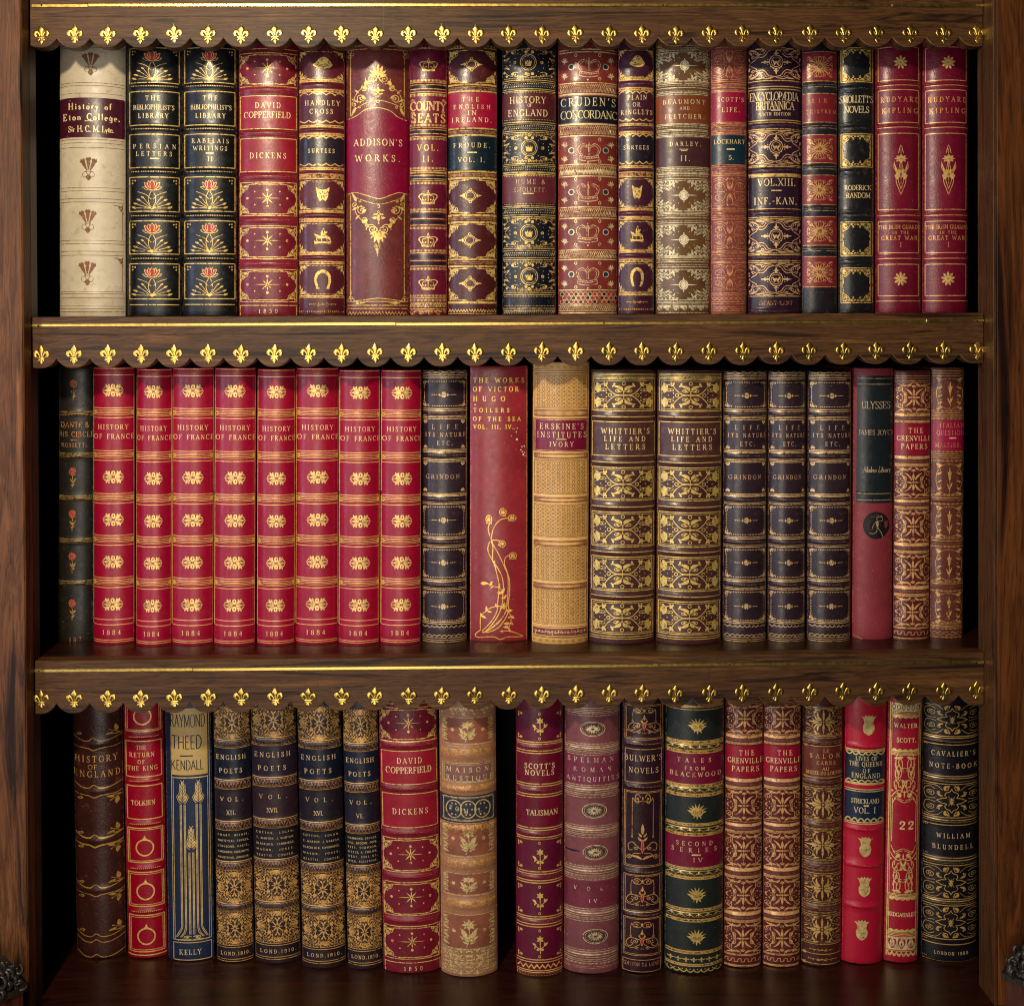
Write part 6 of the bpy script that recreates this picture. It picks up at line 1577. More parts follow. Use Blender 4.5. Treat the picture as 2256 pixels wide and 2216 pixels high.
for y0, y1 in ((468, 510), (888, 940), (1342, 1400)): b.band(y0 - 8, y1 + 8, 3.0); b.fillband(y0, y1, PUR)
b.t('ENCYCLOPÆDIA', 1070, 1562, 617, 82); b.t('BRITANNICA', 1135, 1518, 712, 78); b.dash(1285, 1382, 760); b.t('NINTH EDITION', 1160, 1482, 798, 30)
b.z('h'); b.t('VOL.XIII.', 1155, 1532, 107, 70); b.dash(1288, 1392, 192); b.t('INF.-KAN.', 1115, 1545, 297, 68)
b.hls((22, 38, 378, 462, 482, 830, 846, 905, 924, 1268), 1.1)
for y0, y1 in ((395, 446), (855, 892), (1400, 1440)): b.band(y0 - 8, y1 + 8, 3.0); b.fillband(y0, y1, PUR)
b.t('INFANT-KANT', 1162, 1502, 1338, 40, COPPER)
b.build('crosses', 'purple black book with large cream letters and gilt cross medallions')
# black with red panels
b = R1(1767, 1845, 691, (32, 30, 36), wear=0.3, wearc=(120, 30, 34)); b.tm = COPPER; b.gm = gilt((206, 158, 96), 0.4, 0.3, 0.3)
b.z('g')
for i, (z, y0, y1) in enumerate((('g', 152, 450), ('g', 575, 868), ('g', 995, 1282), ('h', 22, 322), ('h', 445, 737), ('h', 852, 1162))):
    b.z(z); b.label(y0, y1, (124, 32, 42), mott=0.35, name='red_panel'); b.hl(y0, 0.9); b.hl(y1, 0.9)
    if i != 1: b.ornf(palmette, 0.5, (y0 + y1) / 2 + 4, 0.36, 105)
for z, y in (('g', 510), ('g', 930), ('g', 1345), ('h', 385), ('h', 795)): b.z(z); b.band(y - 55, y + 55, 2.8); b.hl(y, 0.8, m=FAINT); b.hl(y - 25, 0.5, m=FAINT)
b.z('g'); b.t('SIR', 1705, 1852, 650, 38); b.t('TRISTREM', 1645, 1945, 760, 36); b.z('h'); b.t('- -·- -', 1680, 1890, 1215, 30, FAINT)
b.build('redpanels', 'black book with square red panels bearing gilt flower stamps')
# black with fan-cornered frames
b = R1(1847, 1925, 690, (26, 26, 28), rough=0.28); b.tm = PALE
for z, y0, y1 in (('i', 440, 758), ('i', 1245, 1556), ('j', 456, 775), ('j', 890, 1216)):
    b.z(z); b.frame(y0, y1, 0.07, 0.96, 1.1); b.frame(y0 + 14, y1 - 14, 0.12, 0.91, 0.6); b.ornf(lambda p: corners(p, 0.5, 0.5, fan_corner), 0.515, (y0 + y1) / 2, 0.40, (y1 - y0) / 2 - 12)
for z, y in (('i', 820), ('i', 1195), ('i', 1605), ('j', 395), ('j', 830)): b.z(z); b.band(y - 32, y + 30, 2.8); b.band(y - 58, y - 34, 0.9); b.band(y + 32, y + 56, 0.9)
b.z('i'); b.t("SMOLLETT'S", 213, 524, 920, 62); b.t('NOVELS', 258, 486, 1017, 60); b.z('j'); b.t('RODERICK', 260, 506, 135, 44); b.t('RANDOM', 275, 496, 207, 46)
b.build('fans', 'slim black book with empty gilt frames that have fan corners')
# crimson pair with daffodil
b = R1(1928, 2030, 691, (112, 14, 40), sag=21, wear=0.06, grain=0.4, rough=0.33); b.tm = gilt((226, 160, 90), 0.4, 0.3, 0.1); b.gm = gilt((226, 180, 112), 0.4, 0.3, 0.05); b.lw = 1.6
b.z('i'); b.hl(385, 0.9)
b.frame(435, 745, 0.06, 0.94); b.frame(836, 1142, 0.06, 0.94); b.orn(starflower, 783, 580, 68, 66)
def rule(y): b.band(y - 32, y + 30, 3.0); b.fillband(y - 22, y + 20, REDB); b.hl(y, 0.8, 0.03, 0.97); b.ornf(lambda p: [p.leaf(x, 0, x + .16, 0, .5) for x in (-.9, -.66, -.42, -.18, .06, .3, .54, .78)], 0.5, y, 0.44, 16)
rule(795); rule(1190); b.t('RUDYARD', 597, 952, 925, 46); b.t('KIPLING', 610, 942, 1030, 46)
b.hl(1245, 1, 0.06, 0.94); b.vl(0.06, 1245, 1620); b.vl(0.94, 1245, 1620); b.orn(daffodil, 786, 1590, 66, 232)
b.z('j'); b.vl(0.06, 0, 345); b.vl(0.94, 0, 345); b.hl(345, 1, 0.06, 0.94); rule(400)
b.frame(455, 752, 0.06, 0.94); b.t('THE IRISH GUARDS', 576, 964, 510, 36); b.t('IN THE', 708, 858, 562, 28); b.t('GREAT WAR', 604, 938, 612, 38); b.t('I', 780, 796, 676, 42)
rule(806); b.frame(860, 1156, 0.06, 0.94); b.orn(starflower, 782, 998, 68, 70); b.hl(1206, 0.9)
b.build('daffodil', 'crimson book with a tall gilt daffodil, touching the slim black book', 'crimson books with gilt daffodils')
again('daffodil', (2034, 2136), (2032, 2136), T1 - 3, 687.5, 'crimson book with a tall gilt daffodil at the right end of the top shelf', 'crimson books with gilt daffodils')

# ------------------------------------------------------------------ middle row
T2 = 814
b = Book(1, (131, 206), (128, 204), 812, 1419, (27, 23, 17), wear=0.4, wearc=(70, 56, 30), vy=(900, 1400), rough=0.4); b.gm = DULL; b.tm = gilt((186, 118, 60), 0.45, 0.25, 0.35)
b.z('k')
for y in (905, 1260, 1620): b.band(y - 22, y + 22, 3.0); b.hls((y - 16, y, y + 14), 1.0)
b.orn(rose, 628, 700, 38, 88); b.orn(rose, 620, 1448, 38, 92)
b.t('DANTE &', 525, 757, 1000, 44); b.t('HIS CIRCLE', 500, 796, 1080, 42); b.dash(605, 658, 1130); b.t('ROSSETTI.', 530, 752, 1172, 32)
b.z('l')
for y in (72, 437, 795): b.band(y - 22, y + 22, 3.0); b.hls((y - 16, y, y + 14), 1.0)
for y in (258, 618, 1018): b.orn(rose, 618, y, 38, 92)
b.t('187', 595, 692, 1275, 36)
b.build('roses', 'thin black book with small red roses, left of the row of eight crimson volumes')
b = Book(1, (206, 296), (206, 296), 811, 1424, (150, 3, 42), mott=0.14, wear=0.05, grain=0.08, rough=0.34, sag=17, k=0.8); b.gm = gilt((236, 178, 110), 0.36, 0.35, 0.0); b.tm = gilt((238, 190, 132), 0.4, 0.25, 0.0); b.lw = 1.6
CART = gilt((232, 190, 116), 0.38, 0.35, 0.1)
b.z('k')
b.hls((520, 575), 1.0)
def knot(y):
    b.band(y - 30, y + 28, 1.0)
    for d, w_ in ((-20, .75), (-6, .8), (8, 1.0), (21, .75)): b.hl(y + d, w_, 0.05, 0.95)
    for fx, sg in ((0.045, 1), (0.955, -1)): b.ornf(lambda p: (p.leaf(-.9, 0, 1, 0, .9), p.leaf(-.4, 0, -.5, -1, .6), p.leaf(-.4, 0, -.5, 1, .6), p.leaf(.2, 0, .2, -.9, .6), p.leaf(.2, 0, .2, .9, .6)), fx, y, 0.045 * sg, 28, gilt((206, 170, 70), 0.4, 0.3, 0.0))
for z, y in (('k', 893), ('k', 1257), ('k', 1622), ('l', 72), ('l', 428), ('l', 788)):
    b.z(z); knot(y); b.hl(y - 38, 1.0); b.hl(y + 45, 1.0)
for z, x, y in (('k', 965, 705), ('k', 968, 1442), ('l', 968, 255), ('l', 965, 614), ('l', 962, 975)): b.z(z); b.orn(cartouche, x + (977 - 965) * 0, y, 86, 53, CART)
b.z('k'); b.vl(0.012, 570, 1628, 0.8); b.vl(0.988, 570, 1628, 0.8)
b.t('HISTORY', 842, 1092, 1017, 40); b.t('OF FRANCE', 810, 1140, 1097, 40)
b.z('l'); b.vl(0.012, 0, 1148, 0.8); b.vl(0.988, 0, 1148, 0.8); b.hls((1106, 1150, 1280, 1296), 1.0); b.t('1884', 880, 1028, 1215, 38)
b.build('crimson', 'first from the left of the eight crimson volumes, beside the thin black rose book', 'eight matching crimson volumes')
FR = [((299, 377), 814, 1428, 'second from the left of the eight crimson volumes, noticeably slim'), ((379, 470), 812, 1426, 'third from the left of the eight crimson volumes'), ((472, 562), 812, 1427, 'fourth from the left of the eight crimson volumes'),
      ((566, 649), 814, 1427, 'fifth from the left of the eight crimson volumes'), ((651, 745), 811, 1424, 'sixth from the left of the eight crimson volumes'), ((746, 836), 815, 1426, 'seventh from the left of the eight crimson volumes'), ((838, 927), 815, 1425, 'eighth and rightmost of the crimson volumes, beside a dark brown book with dotted gilt frames')]
for (x0, x1), vt, vb, lab in FR: again('crimson', (x0 + 1, x1 + 1), (x0 - 1, x1 - 1), vt, vb, lab, 'eight matching crimson volumes')
# dark brown with dotted frames
b = Book(1, (929, 1031), (928, 1029), 815, 1419, (46, 30, 38), wear=0.25, sag=19); b.tm = gilt((206, 160, 124), 0.42, 0.25, 0.1); b.gm = gilt((222, 182, 124), 0.4, 0.3, 0.15); b.lw = 1.4
def dframe(z, y0, y1, y):
    b.z(z)
    for yy in (y0 + 6, y1 - 6): b.dots(yy, 1.15, 3.6, 0.2, 0.8)
    for f in (0.06, 0.92):
        n = 10
        for i in range(n + 1): b.ornf(lambda p: p.dot(0, 0, 0.95), f, y0 + 70 + (y1 - y0 - 140) * i / n, .02, 5)
    b.ornf(lambda p: corners(p, 0.17, 0.23, grindon_corner), 0.49, (y0 + y1) / 2, 0.45, (y1 - y0) / 2 - 2)
    b.ornf(grindon_orn, 0.48, y, 0.28, 34)
def hearts(y0, y1):
    for fx in (0.085, 0.895):
        for yy, sg in ((y0, 1), (y1, -1)): b.ornf(heart, fx, yy, 0.045, 20 * sg)
b.z('n'); b.scal(178, 190, 5, 0.9); b.hls((205, 222, 240, 257), 1.0)
dframe('n', 285, 558, 433)
b.hls((582, 602, 658, 674, 692, 1020, 1034, 1048, 1116, 1130, 1148, 1490, 1505), 1.1); b.dots(628, 0.8, 3.2, 0.2, 0.95, FAINT); b.dots(1080, 0.8, 3.2, 0.2, 0.95, FAINT)
for y in (628, 1082): b.band(y - 45, y + 40, 2.4)
hearts(722, 990); hearts(1172, 1452)
b.t('LIFE', 255, 522, 775, 46); b.t('ITS NATURE', 184, 606, 860, 42); b.t('ETC.', 308, 468, 950, 44); b.t('GRINDON', 190, 542, 1308, 44)
for y0, y1, y in ((168, 470, 315), (618, 920, 760), (1066, 1374, 1222)): dframe('o', y0, y1, y)
b.hls((60, 128, 145, 490, 508, 578, 596, 940, 958, 1026, 1044, 1384, 1402), 1.1)
for y in (95, 543, 992): b.band(y - 45, y + 40, 2.4); b.dots(y, 0.8, 3.2, 0.2, 0.95, FAINT)
b.scal(1424, 1442, 9, 1.0); b.scal(1520, 1536, 9, 1.0, up=True); b.hls((1550, 1572, 1592), 0.9); b.scal(1604, 1614, 9, 0.8)
b.z('n'); b.vl(0.97, 200, 1500, 0.7); b.z('o'); b.vl(0.97, 0, 1400, 0.7)
b.build('dotted', 'dark brown book with dotted gilt frames, standing alone beside the last crimson volume', 'four dark brown books with dotted gilt frames')
# the plain red one with a tall plant
b = Book(1, (1036, 1162), (1034, 1163), 806, 1417, (140, 36, 44), mott=0.3, wear=0.22, wearc=(176, 76, 62), sag=12, k=0.75, grain=0.12); b.tm = gilt((244, 202, 92), 0.4, 0.25, 0.0); b.gm = gilt((236, 188, 92), 0.36, 0.35, 0.05)
b.z('n')
for txt, a, c, y, h in (('THE WORKS', 695, 1232, 277, 50), ('OF VICTOR', 692, 1172, 372, 50), ('HUGO', 695, 1027, 475, 50), ('TOILERS', 697, 1074, 597, 42), ('OF THE SEA', 692, 1194, 690, 42), ('VOL. III, IV.', 697, 1117, 775, 42)): b.t(txt, a, c, y, h, bold=1.35)
b.orn(lambda p: p.fill([(-1, 0), (0, -1), (1, 0), (0, 1)]), 710, 542, 9, 12)
for x, y, r in ((1160, 790, 1.2), (1130, 800, .8), (1150, 830, 1.3), (1150, 858, 1.0), (1098, 872, 1.1), (1156, 910, 2.1), (1210, 990, 1.6), (1235, 985, 1.4), (1200, 1025, 1.4), (1215, 1045, 1.2), (1238, 1055, 1.3), (1225, 1075, 1.9), (1245, 1090, .9)):
    b.orn(lambda p: p.blob([(-1, .2), (-.2, -1), (1, -.4), (.5, 1)]), x, y, r * 5, r * 6, WHITE, part='paper_chips')
b.z('o')
def mp(pts, w): b.out('gilt_tooling').strip(catmull([(b.X(x) - b.left(b.Yp(y)), b.Yp(y)) for x, y in pts], 5), [w] * ((len(pts) - 1) * 5 + 1), b.gm)
hugo_plant(mp)
for x0, y0, x1, y1 in HUGO_LEAVES: b.orn(lambda p: p.leaf(-1, 0, 1, 0, 0.5), (x0 + x1) / 2, (y0 + y1) / 2, math.hypot(x1 - x0, y1 - y0) / 2 * 1.15, math.hypot(x1 - x0, y1 - y0) / 2 * 1.15, a=math.atan2(y1 - y0, x1 - x0))
for x, y, rx, ry, a in HUGO_BUDS: b.orn(lambda p: (p.ring(0, 0, .9, .9, 1.4), p.leaf(-.3, .6, -.2, -.7, .5), p.leaf(.25, .6, .2, -.7, .5), p.leaf(-.9, 1, -.4, .7, .5), p.leaf(.9, 1, .4, .7, .5)), x, y, rx, ry, a=a)
b.z('n'); b.vl(0.985, 130, 1540, 0.6, COPPER); b.z('o'); b.vl(0.985, 0, 1590, 0.6, COPPER); b.vl(0.012, 0, 1590, 0.5, COPPER); b.hl(1598, 0.6, m=COPPER)
b.build('plant', 'smooth brick red book with a slender gilt poppy plant at its foot')
# gold-tan diaper
b = Book(1, (1175, 1299), (1171, 1296), 797, 1423, (232, 182, 108), rough=0.32, mott=0.2, wear=0.25, wearc=(140, 86, 56), sag=24); b.gm = UMBER; b.tm = PALE; b.lw = 1.25
def diaper(z, y0, y1):
    b.z(z); b.frame(y0, y1, 0.03, 0.97, 1.0)
    v0, v1 = b.Yp(y0) + 3, b.Yp(y1) - 3; nx = 10; ny = max(3, round((v1 - v0) / 8.3)); dx = b.w * 0.9 / nx; dy = (v1 - v0) / ny; k = b.out('gilt_tooling')
    for i in range(nx):
        for j in range(ny):
            cx = b.w * 0.05 + dx * (i + 0.5); cy = v0 + dy * (j + 0.5)
            k.strip([(cx + dx * .27 * math.cos(TAU * q / 8), cy + dy * .30 * math.sin(TAU * q / 8)) for q in range(9)], [1.15] * 9, UMBER)
            if i < nx - 1: k.poly([(cx + dx * .5, cy - dy * .2), (cx + dx * .64, cy), (cx + dx * .5, cy + dy * .2), (cx + dx * .36, cy)], UMBER)
    for j in range(ny + 1):
        for ph in (0, 1):
            k.strip([(b.w * 0.05 + dx * q / 2, v0 + dy * (j + (0.17 if (q + ph) % 2 else -0.17))) for q in range(2 * nx + 1)], [0.7] * (2 * nx + 1), UMBER)
for z, y0, y1 in (('n', 215, 578), ('n', 1130, 1492), ('o', 150, 492), ('o', 604, 950), ('o', 1042, 1412)): diaper(z, y0, y1)
PLUM = gilt((120, 50, 50), 0.45, 0, 0.2, 'plum_band')
for z, y0, y1 in (('n', 596, 662), ('n', 1062, 1112), ('o', 76, 126), ('o', 534, 590), ('o', 984, 1034)): b.z(z); b.band(y0 - 8, y1 + 8, 1.1); b.fillband(y0 + 2, y1 - 2, gilt((168, 114, 74), 0.4, 0.1, 0.1, 'tan_band')); b.ticks(y0 + 6, y1 - 4, 2.4, 0.7, m=UMBER); b.hl(y0, 1.2, m=PLUM); b.hl(y1, 1.2, m=PLUM)
b.z('n'); b.ticks(122, 148, 2.6, 0.6); b.hls((160, 178, 200), 1.2); b.label(688, 1040, (122, 14, 52)); b.frame(684, 1044, 0.02, 0.98, 1.2, GOLD); b.frame(700, 1028, 0.04, 0.96, 0.8, GOLD)
b.t("ERSKINE'S", 1405, 1866, 770, 58, bold=0.9); b.t('INSTITUTES', 1375, 1898, 860, 58, bold=0.9); b.dash(1576, 1686, 907); b.t('IVORY', 1508, 1758, 960, 50, bold=0.9)
b.z('o'); b.hls((1440, 1542, 1552), 1.0); b.fillband(1455, 1530, PLUM); b.rowof(lambda p: (p.spi(-.4, 0, .7, 0, 1.1), p.dot(.6, 0, 2.2)), 1490, 22, 8, m=STRAW); b.ticks(1568, 1604, 2.6, 0.7)
b.build('diaper', 'golden tan book with a honeycomb pattern and a purplish red label')
# pair of brown and gold arabesques
b = Book(1, (1302, 1447), (1297, 1443), 814, 1422, (72, 40, 38), wear=0.35, mott=0.5, sag=25, wearc=(130, 84, 66)); b.tm = gilt((238, 206, 148), 0.4, 0.3, 0.0); b.gm = gilt((226, 190, 104), 0.36, 0.4, 0.05); b.lw = 1.6
b.z('p'); b.dots(152, 0.9, 3.4, 0.15, 0.9, FAINT); b.hls((188, 200, 215), 1.0); b.hl(228, 1.3)
def wpanel(z, y0, y1, x, y): b.z(z); b.frame(y0, y1, 0.03, 0.97, 1.3); b.frame(y0 + 18, y1 - 16, 0.055, 0.945, 0.7); b.ornf(whittier, 0.5, (y0 + y1) / 2 + 1, 0.435, (y1 - y0) / 2 - 22)
wpanel('p', 240, 548, 0, 0); wpanel('p', 1100, 1418, 0, 0); wpanel('q', 214, 548, 0, 0); wpanel('q', 650, 978, 0, 0); wpanel('q', 1082, 1400, 0, 0)
b.z('p'); b.frame(655, 986, 0.025, 0.975, 1.2); b.label(664, 980, (76, 42, 38), 0.03, 0.97, mott=0.5, wear=0.5, wearc=(140, 96, 70), grain=0.4)
b.t("WHITTIER'S", 200, 664, 745, 52, bold=1.1); b.t('LIFE AND', 228, 622, 820, 48, bold=1.1); b.t('LETTERS', 240, 622, 898, 50, bold=1.1)
for z, y in (('p', 605), ('p', 1048), ('q', 160), ('q', 600), ('q', 1032)): b.z(z); b.band(y - 48, y + 44, 3.2); b.hl(y, 1.2)
b.z('q'); b.hls((1425, 1446), 1.1)
b.build('scrolls', 'wide brown book with bright gold leafy scrolls, beside the golden tan book', 'pair of wide brown books with gold leafy scrolls')
again('scrolls', (1449, 1592), (1444, 1590), 814, 1423, 'wide brown book with bright gold leafy scrolls, right one of the pair', 'pair of wide brown books with gold leafy scrolls')
for xt, xb, lab in (((1593, 1691), (1592, 1689), 'dark brown book with dotted gilt frames, touching a wide gold scroll book'), ((1693, 1777), (1692, 1776), 'narrow dark brown book with dotted gilt frames, the middle one of three standing together'), ((1780, 1877), (1778, 1875), 'dark brown book with dotted gilt frames, beside the red book with navy panel')):
    again('dotted', xt, xb, 815, 1418, lab, 'four dark brown books with dotted gilt frames')
# red cloth with navy panel and a runner
b = Book(1, (1880, 1969), (1877, 1965), 808, 1413, (134, 44, 54), mott=0.2, wear=0.15, wearc=(170, 90, 84), grain=0.5, rough=0.5, sag=14, k=0.8); b.tm = gilt((186, 160, 124), 0.5, 0.2, 0.2); b.gm = gilt((180, 150, 110), 0.5, 0.2, 0.2)
b.z('r'); b.label(150, 1033, (24, 31, 36), 0.08, 0.98, rough=0.34, mott=0.15, wear=0.05); b.z('s'); b.label(5, 90, (24, 31, 36), 0.08, 0.98, rough=0.34, mott=0.15, wear=0.05, name='panel_foot')
b.z('r'); b.hls((170, 213, 1028), 0.9, f0=0.1, f1=0.96); b.t('ULYSSES', 735, 946, 368, 52, bold=0.85); b.t('JAMES JOYCE', 712, 974, 572, 36, bold=0.85); b.t('Modern Library', 748, 946, 848, 44, skew=0.2)
b.z('s'); b.hls((20, 68), 0.9, f0=0.1, f1=0.96)
def runner(p):
    p.col(BLACK).disc(0, 0, 1, 1, 30); 
    p.line([(-.35, -.72), (.4, -.72), (.42, -.62), (-.35, -.64)], 0.7); p.cur([(.42, -.7), (.5, -.4), (.3, -.3), (.12, -.32)], 0.8)
    p.dot(.05, -.5, 1.6); p.leaf(.08, -.4, .1, .25, .36); p.cur([(.02, -.3), (-.22, 0), (-.3, .25)], 0.9); p.cur([(.1, .15), (0, .5), (-.25, .6), (-.5, .55)], 1.1); p.cur([(.12, .15), (.3, .4), (.42, .6), (.5, .85)], 1.1)
b.orn(runner, 842, 256, 98, 102, gilt((160, 140, 108), 0.5, 0.2, 0.0)); b.cur = None
brace(b, [(668, 1082), (720, 1100), (760, 1112), (860, 1116), (950, 1108)], 0.7)
b.build('runner', 'red cloth book with a tall navy panel and a running figure in a roundel')
# mottled brown arabesque with red label
b = Book(1, (1970, 2051), (1967, 2047), 813, 1412, (90, 34, 34), wear=0.35, wearc=(150, 96, 76)); b.tm = PALE; b.gm = gilt((222, 166, 108), 0.42, 0.3, 0.15); b.lw = 1.3
b.z('r'); b.hls((150, 168, 186, 200), 0.9)
def gband(z, y0, y1):
    b.z(z); h = y1 - y0; b.fillband(y0, y0 + h * .28, b.gm); b.fillband(y1 - h * .28, y1, b.gm); b.fillband(y0 + h * .36, y1 - h * .36, gilt((104, 58, 48), 0.45, 0, 0.3, 'dark_band')); b.band(y0, y1, 2.8)
for z, y0, y1 in (('r', 430, 500), ('r', 748, 822), ('s', 66, 132), ('s', 390, 462), ('s', 712, 784)): gband(z, y0, y1)
for z, y0, y1 in (('r', 202, 420), ('r', 828, 1058), ('s', 140, 386), ('s', 468, 706), ('s', 790, 1016)): b.z(z); b.ornf(grenville, 0.54, (y0 + y1) / 2, 0.5, (y1 - y0) / 2); b.hl(y0 - 3, .8); b.hl(y1 + 3, .8)
b.z('r'); b.label(508, 738, (146, 10, 42)); b.t('THE', 1085, 1188, 557, 36); b.t('GRENVILLE', 998, 1246, 615, 36); b.t('PAPERS', 1030, 1220, 676, 36)
b.z('s'); b.hl(1026, 1.4); b.rowof(lambda p: p.cur([(-1, .6), (-.8, -.6), (0, -.6), (0, .6), (.8, .6), (1, -.6)], 1.3), 1062, 16, 5); b.fillband(1096, 1112, b.gm)
b.build('fretted', 'mottled brown scroll-stamped book with a red label on the middle shelf', 'three brown scroll-stamped books with red labels')
b = Book(1, (2052, 2125), (2048, 2122), 806, 1411, (98, 50, 40), wear=0.4, wearc=(140, 96, 84)); b.gm = gilt((214, 160, 90), 0.42, 0.3, 0.2); b.tm = gilt((206, 140, 100), 0.42, 0.3, 0.4); b.lw = 1.3
for z, y0, y1 in (('r', 160, 400), ('r', 800, 1040), ('s', 110, 345), ('s', 430, 668), ('s', 755, 985)): b.z(z); b.ornf(italian, 0.55, (y0 + y1) / 2, 0.42, (y1 - y0) / 2)
b.z('r'); b.hls((110, 130, 148, 425, 440, 452, 730, 745, 760), 0.9)
for y in (410, 468, 715, 782): b.ticks(y - 6, y + 6, 2.8, 0.9)
b.label(478, 706, (150, 16, 58)); b.t('ITALIAN', 1315, 1492, 517, 32); b.t('QUESTION', 1292, 1494, 573, 32); b.dash(1385, 1436, 612, 2.0, PALE); b.t('MALLIES.', 1282, 1470, 665, 30)
b.z('s'); b.hls((50, 66, 370, 390, 690, 712, 1005, 1012), 0.9)
for y in (30, 95, 350, 412, 675, 745, 990, 1026, 1090): b.ticks(y - 6, y + 6, 2.8, 0.9)
b.chain(1062, 12, 5, m=FAINT)
for y0, y1 in ((50, 75), (368, 392), (690, 715)): b.band(y0, y1, 2.2)
b.build('tulips', 'worn brown book with faint gilt tulips and a magenta label')

# ------------------------------------------------------------------ bottom row
T3 = 1518; VY3 = (1600, 2100)
def R3(xt, xb, vb, rgb, **kw): return Book(2, xt, xb, T3, vb, rgb, vy=VY3, **kw)
b = R3((161, 270), (170, 278), 2112, (58, 26, 22), wear=0.5, wearc=(104, 66, 54), mott=0.4, grain=0.5, sag=24); b.gm = gilt((196, 150, 70), 0.4, 0.35, 0.1); b.tm = gilt((206, 156, 84), 0.4, 0.3, 0.05); b.lw = 1.6
def wave(z, y, dn):
    b.z(z); s_ = 1 if dn else -1; v = b.Yp(y); k = 1 / b.zoom[2]
    pts = [(0.02, -26), (0.16, 6), (0.3, 10), (0.40, -14 if not dn else 22), (0.52, 12 if not dn else -2), (0.7, 10), (0.85, -6), (0.99, -26)] if not dn else [(0.02, -10), (0.16, -2), (0.3, 6), (0.40, 24), (0.52, 8), (0.7, 0), (0.85, -2), (0.99, -16)]
    p = catmull([(f * b.w, v + q * k) for f, q in pts], 6); b.out('gilt_tooling').strip(p, [1.15 * b.lw] * len(p), b.gm)
for z, y, dn in (('t', 600, 0), ('t', 672, 1), ('t', 1018, 0), ('t', 1092, 1), ('t', 1460, 0), ('t', 1530, 1), ('u', 10, 0), ('u', 82, 1), ('u', 452, 0), ('u', 518, 1), ('u', 888, 0), ('u', 938, 0), ('u', 1070, 0)): wave(z, y, dn)
for z, y in (('t', 640), ('t', 1060), ('t', 1500), ('u', 488)): b.z(z); b.band(y - 34, y + 30, 2.2)
def twig(p): p.cur([(1, .9), (.4, .5), (-.4, .0)], 1.1); p.leaf(.1, .6, -.9, .85, .5); p.leaf(.5, .4, .3, -.9, .5); p.leaf(.9, .9, -.2, .95, .2); p.dot(-.4, 0, 1.6)
for z, y, sg in (('t', 520, 1), ('t', 1150, -1), ('t', 1400, 1), ('u', 130, -1), ('u', 385, 1), ('u', 570, -1), ('u', 815, 1)): b.z(z); b.ornf(twig, 0.80, y, 0.17, 48 * sg); b.ornf(lambda p: p.leaf(1, -.2, -1, .4, .6), 0.12, y + 30 * sg, 0.06, 22)
b.z('t'); b.t('HISTORY', 672, 1040, 772, 54, bold=0.95); b.t('OF', 785, 862, 842, 36); b.t('ENGLAND', 660, 1064, 905, 54, bold=0.95)
b.build('leaves', 'dark brown crackled book with wavy gilt lines and leaf sprays')
# red with rings
b = R3((272.5, 359), (282, 369), 2112, (146, 0, 30), mott=0.15, wear=0.03, grain=0.35, sag=16); b.gm = gilt((238, 190, 106), 0.34, 0.4, 0.0); b.tm = gilt((238, 196, 132), 0.4, 0.25, 0.0)
def dfr(y0, y1): b.frame(y0, y1, 0.06, 0.94, 1.4); b.frame(y0 + 17, y1 - 17, 0.10, 0.90, 0.8)
def drule(y): b.dots(y, 1.3, 4.2, 0.2, 0.8); b.ornf(lambda p: (p.leaf(-.72, 0, -1, 0, 1.0), p.leaf(.72, 0, 1, 0, 1.0)), 0.5, y, 0.4, 22); b.band(y - 26, y + 24, 2.6)
def finger_ring(y, r=77): b.ornf(lambda p: (p.ring(0, .08, .92, .92, 2.4, 30), p.leaf(0, -.8, 0, -1.35, .5), p.leaf(0, -.85, .24, -1.0, .5), p.leaf(0, -.85, -.24, -1.0, .5)), 0.48, y, 0.235, r)
b.z('t'); b.frame(60, 528, 0.06, 0.94, 1.4); b.frame(60, 514, 0.10, 0.90, 0.8); finger_ring(388); drule(575); b.frame(615, 932, 0.05, 0.94, 1.3); drule(968); b.frame(1012, 1308, 0.06, 0.94, 1.3); drule(1350)
b.t('THE', 1212, 1295, 670, 36); b.t('RETURN', 1155, 1370, 735, 38); b.t('OF', 1228, 1284, 797, 34); b.t('THE KING', 1140, 1398, 855, 38); b.t('TOLKIEN', 1170, 1378, 1162, 40, bold=1.15)
b.z('u'); b.frame(-65, 240, 0.06, 0.94, 1.4); b.frame(-50, 226, 0.10, 0.90, 0.8); finger_ring(102); drule(290); dfr(328, 632); finger_ring(492); drule(675); dfr(712, 1035); finger_ring(892); b.hl(1066, 1.5)
b.build('rings', 'bright red book with a plain gilt ring in each lower panel')
# navy with wheat ears
b = R3((362.5, 467), (373, 470), 2118, (20, 34, 62), mott=0.15, wear=0.08, grain=0.35, rough=0.45, sag=14, k=0.8); b.gm = gilt((214, 180, 116), 0.42, 0.3, 0.0)
b.z('t'); b.label(320, 915, (190, 156, 92), 0.13, 0.91, rough=0.42, mott=0.12, wear=0.2, wearc=(160, 120, 70), grain=0.35); b.hl(938, 1.4, 0.12, 0.92); b.tm = NAVY
b.t('RAYMOND', 1514, 1820, 432, 112, sans=True, bold=0.8); b.t('THEED', 1530, 1790, 622, 116, sans=True, bold=0.8); b.dash(1600, 1715, 743, 1.6); b.t('KENDALL', 1525, 1808, 825, 84, sans=True, bold=0.9)
b.z('P')
ya, yb, yc = zy('t', 942), zy('u', 930), zy('u', 1108)
for f in (0.12, 0.155, 0.905, 0.945): b.vl(f, zy('t', 340) if f in (0.12, 0.945) else ya, yb, 0.8)
b.hl(yb, 1.0, 0.12, 0.945); b.hl(yb + 6, 1.0, 0.12, 0.945); b.vl(0.12, yb + 6, yc); b.vl(0.945, yb + 6, yc); b.hl(yc, 1.1, 0.12, 0.945)
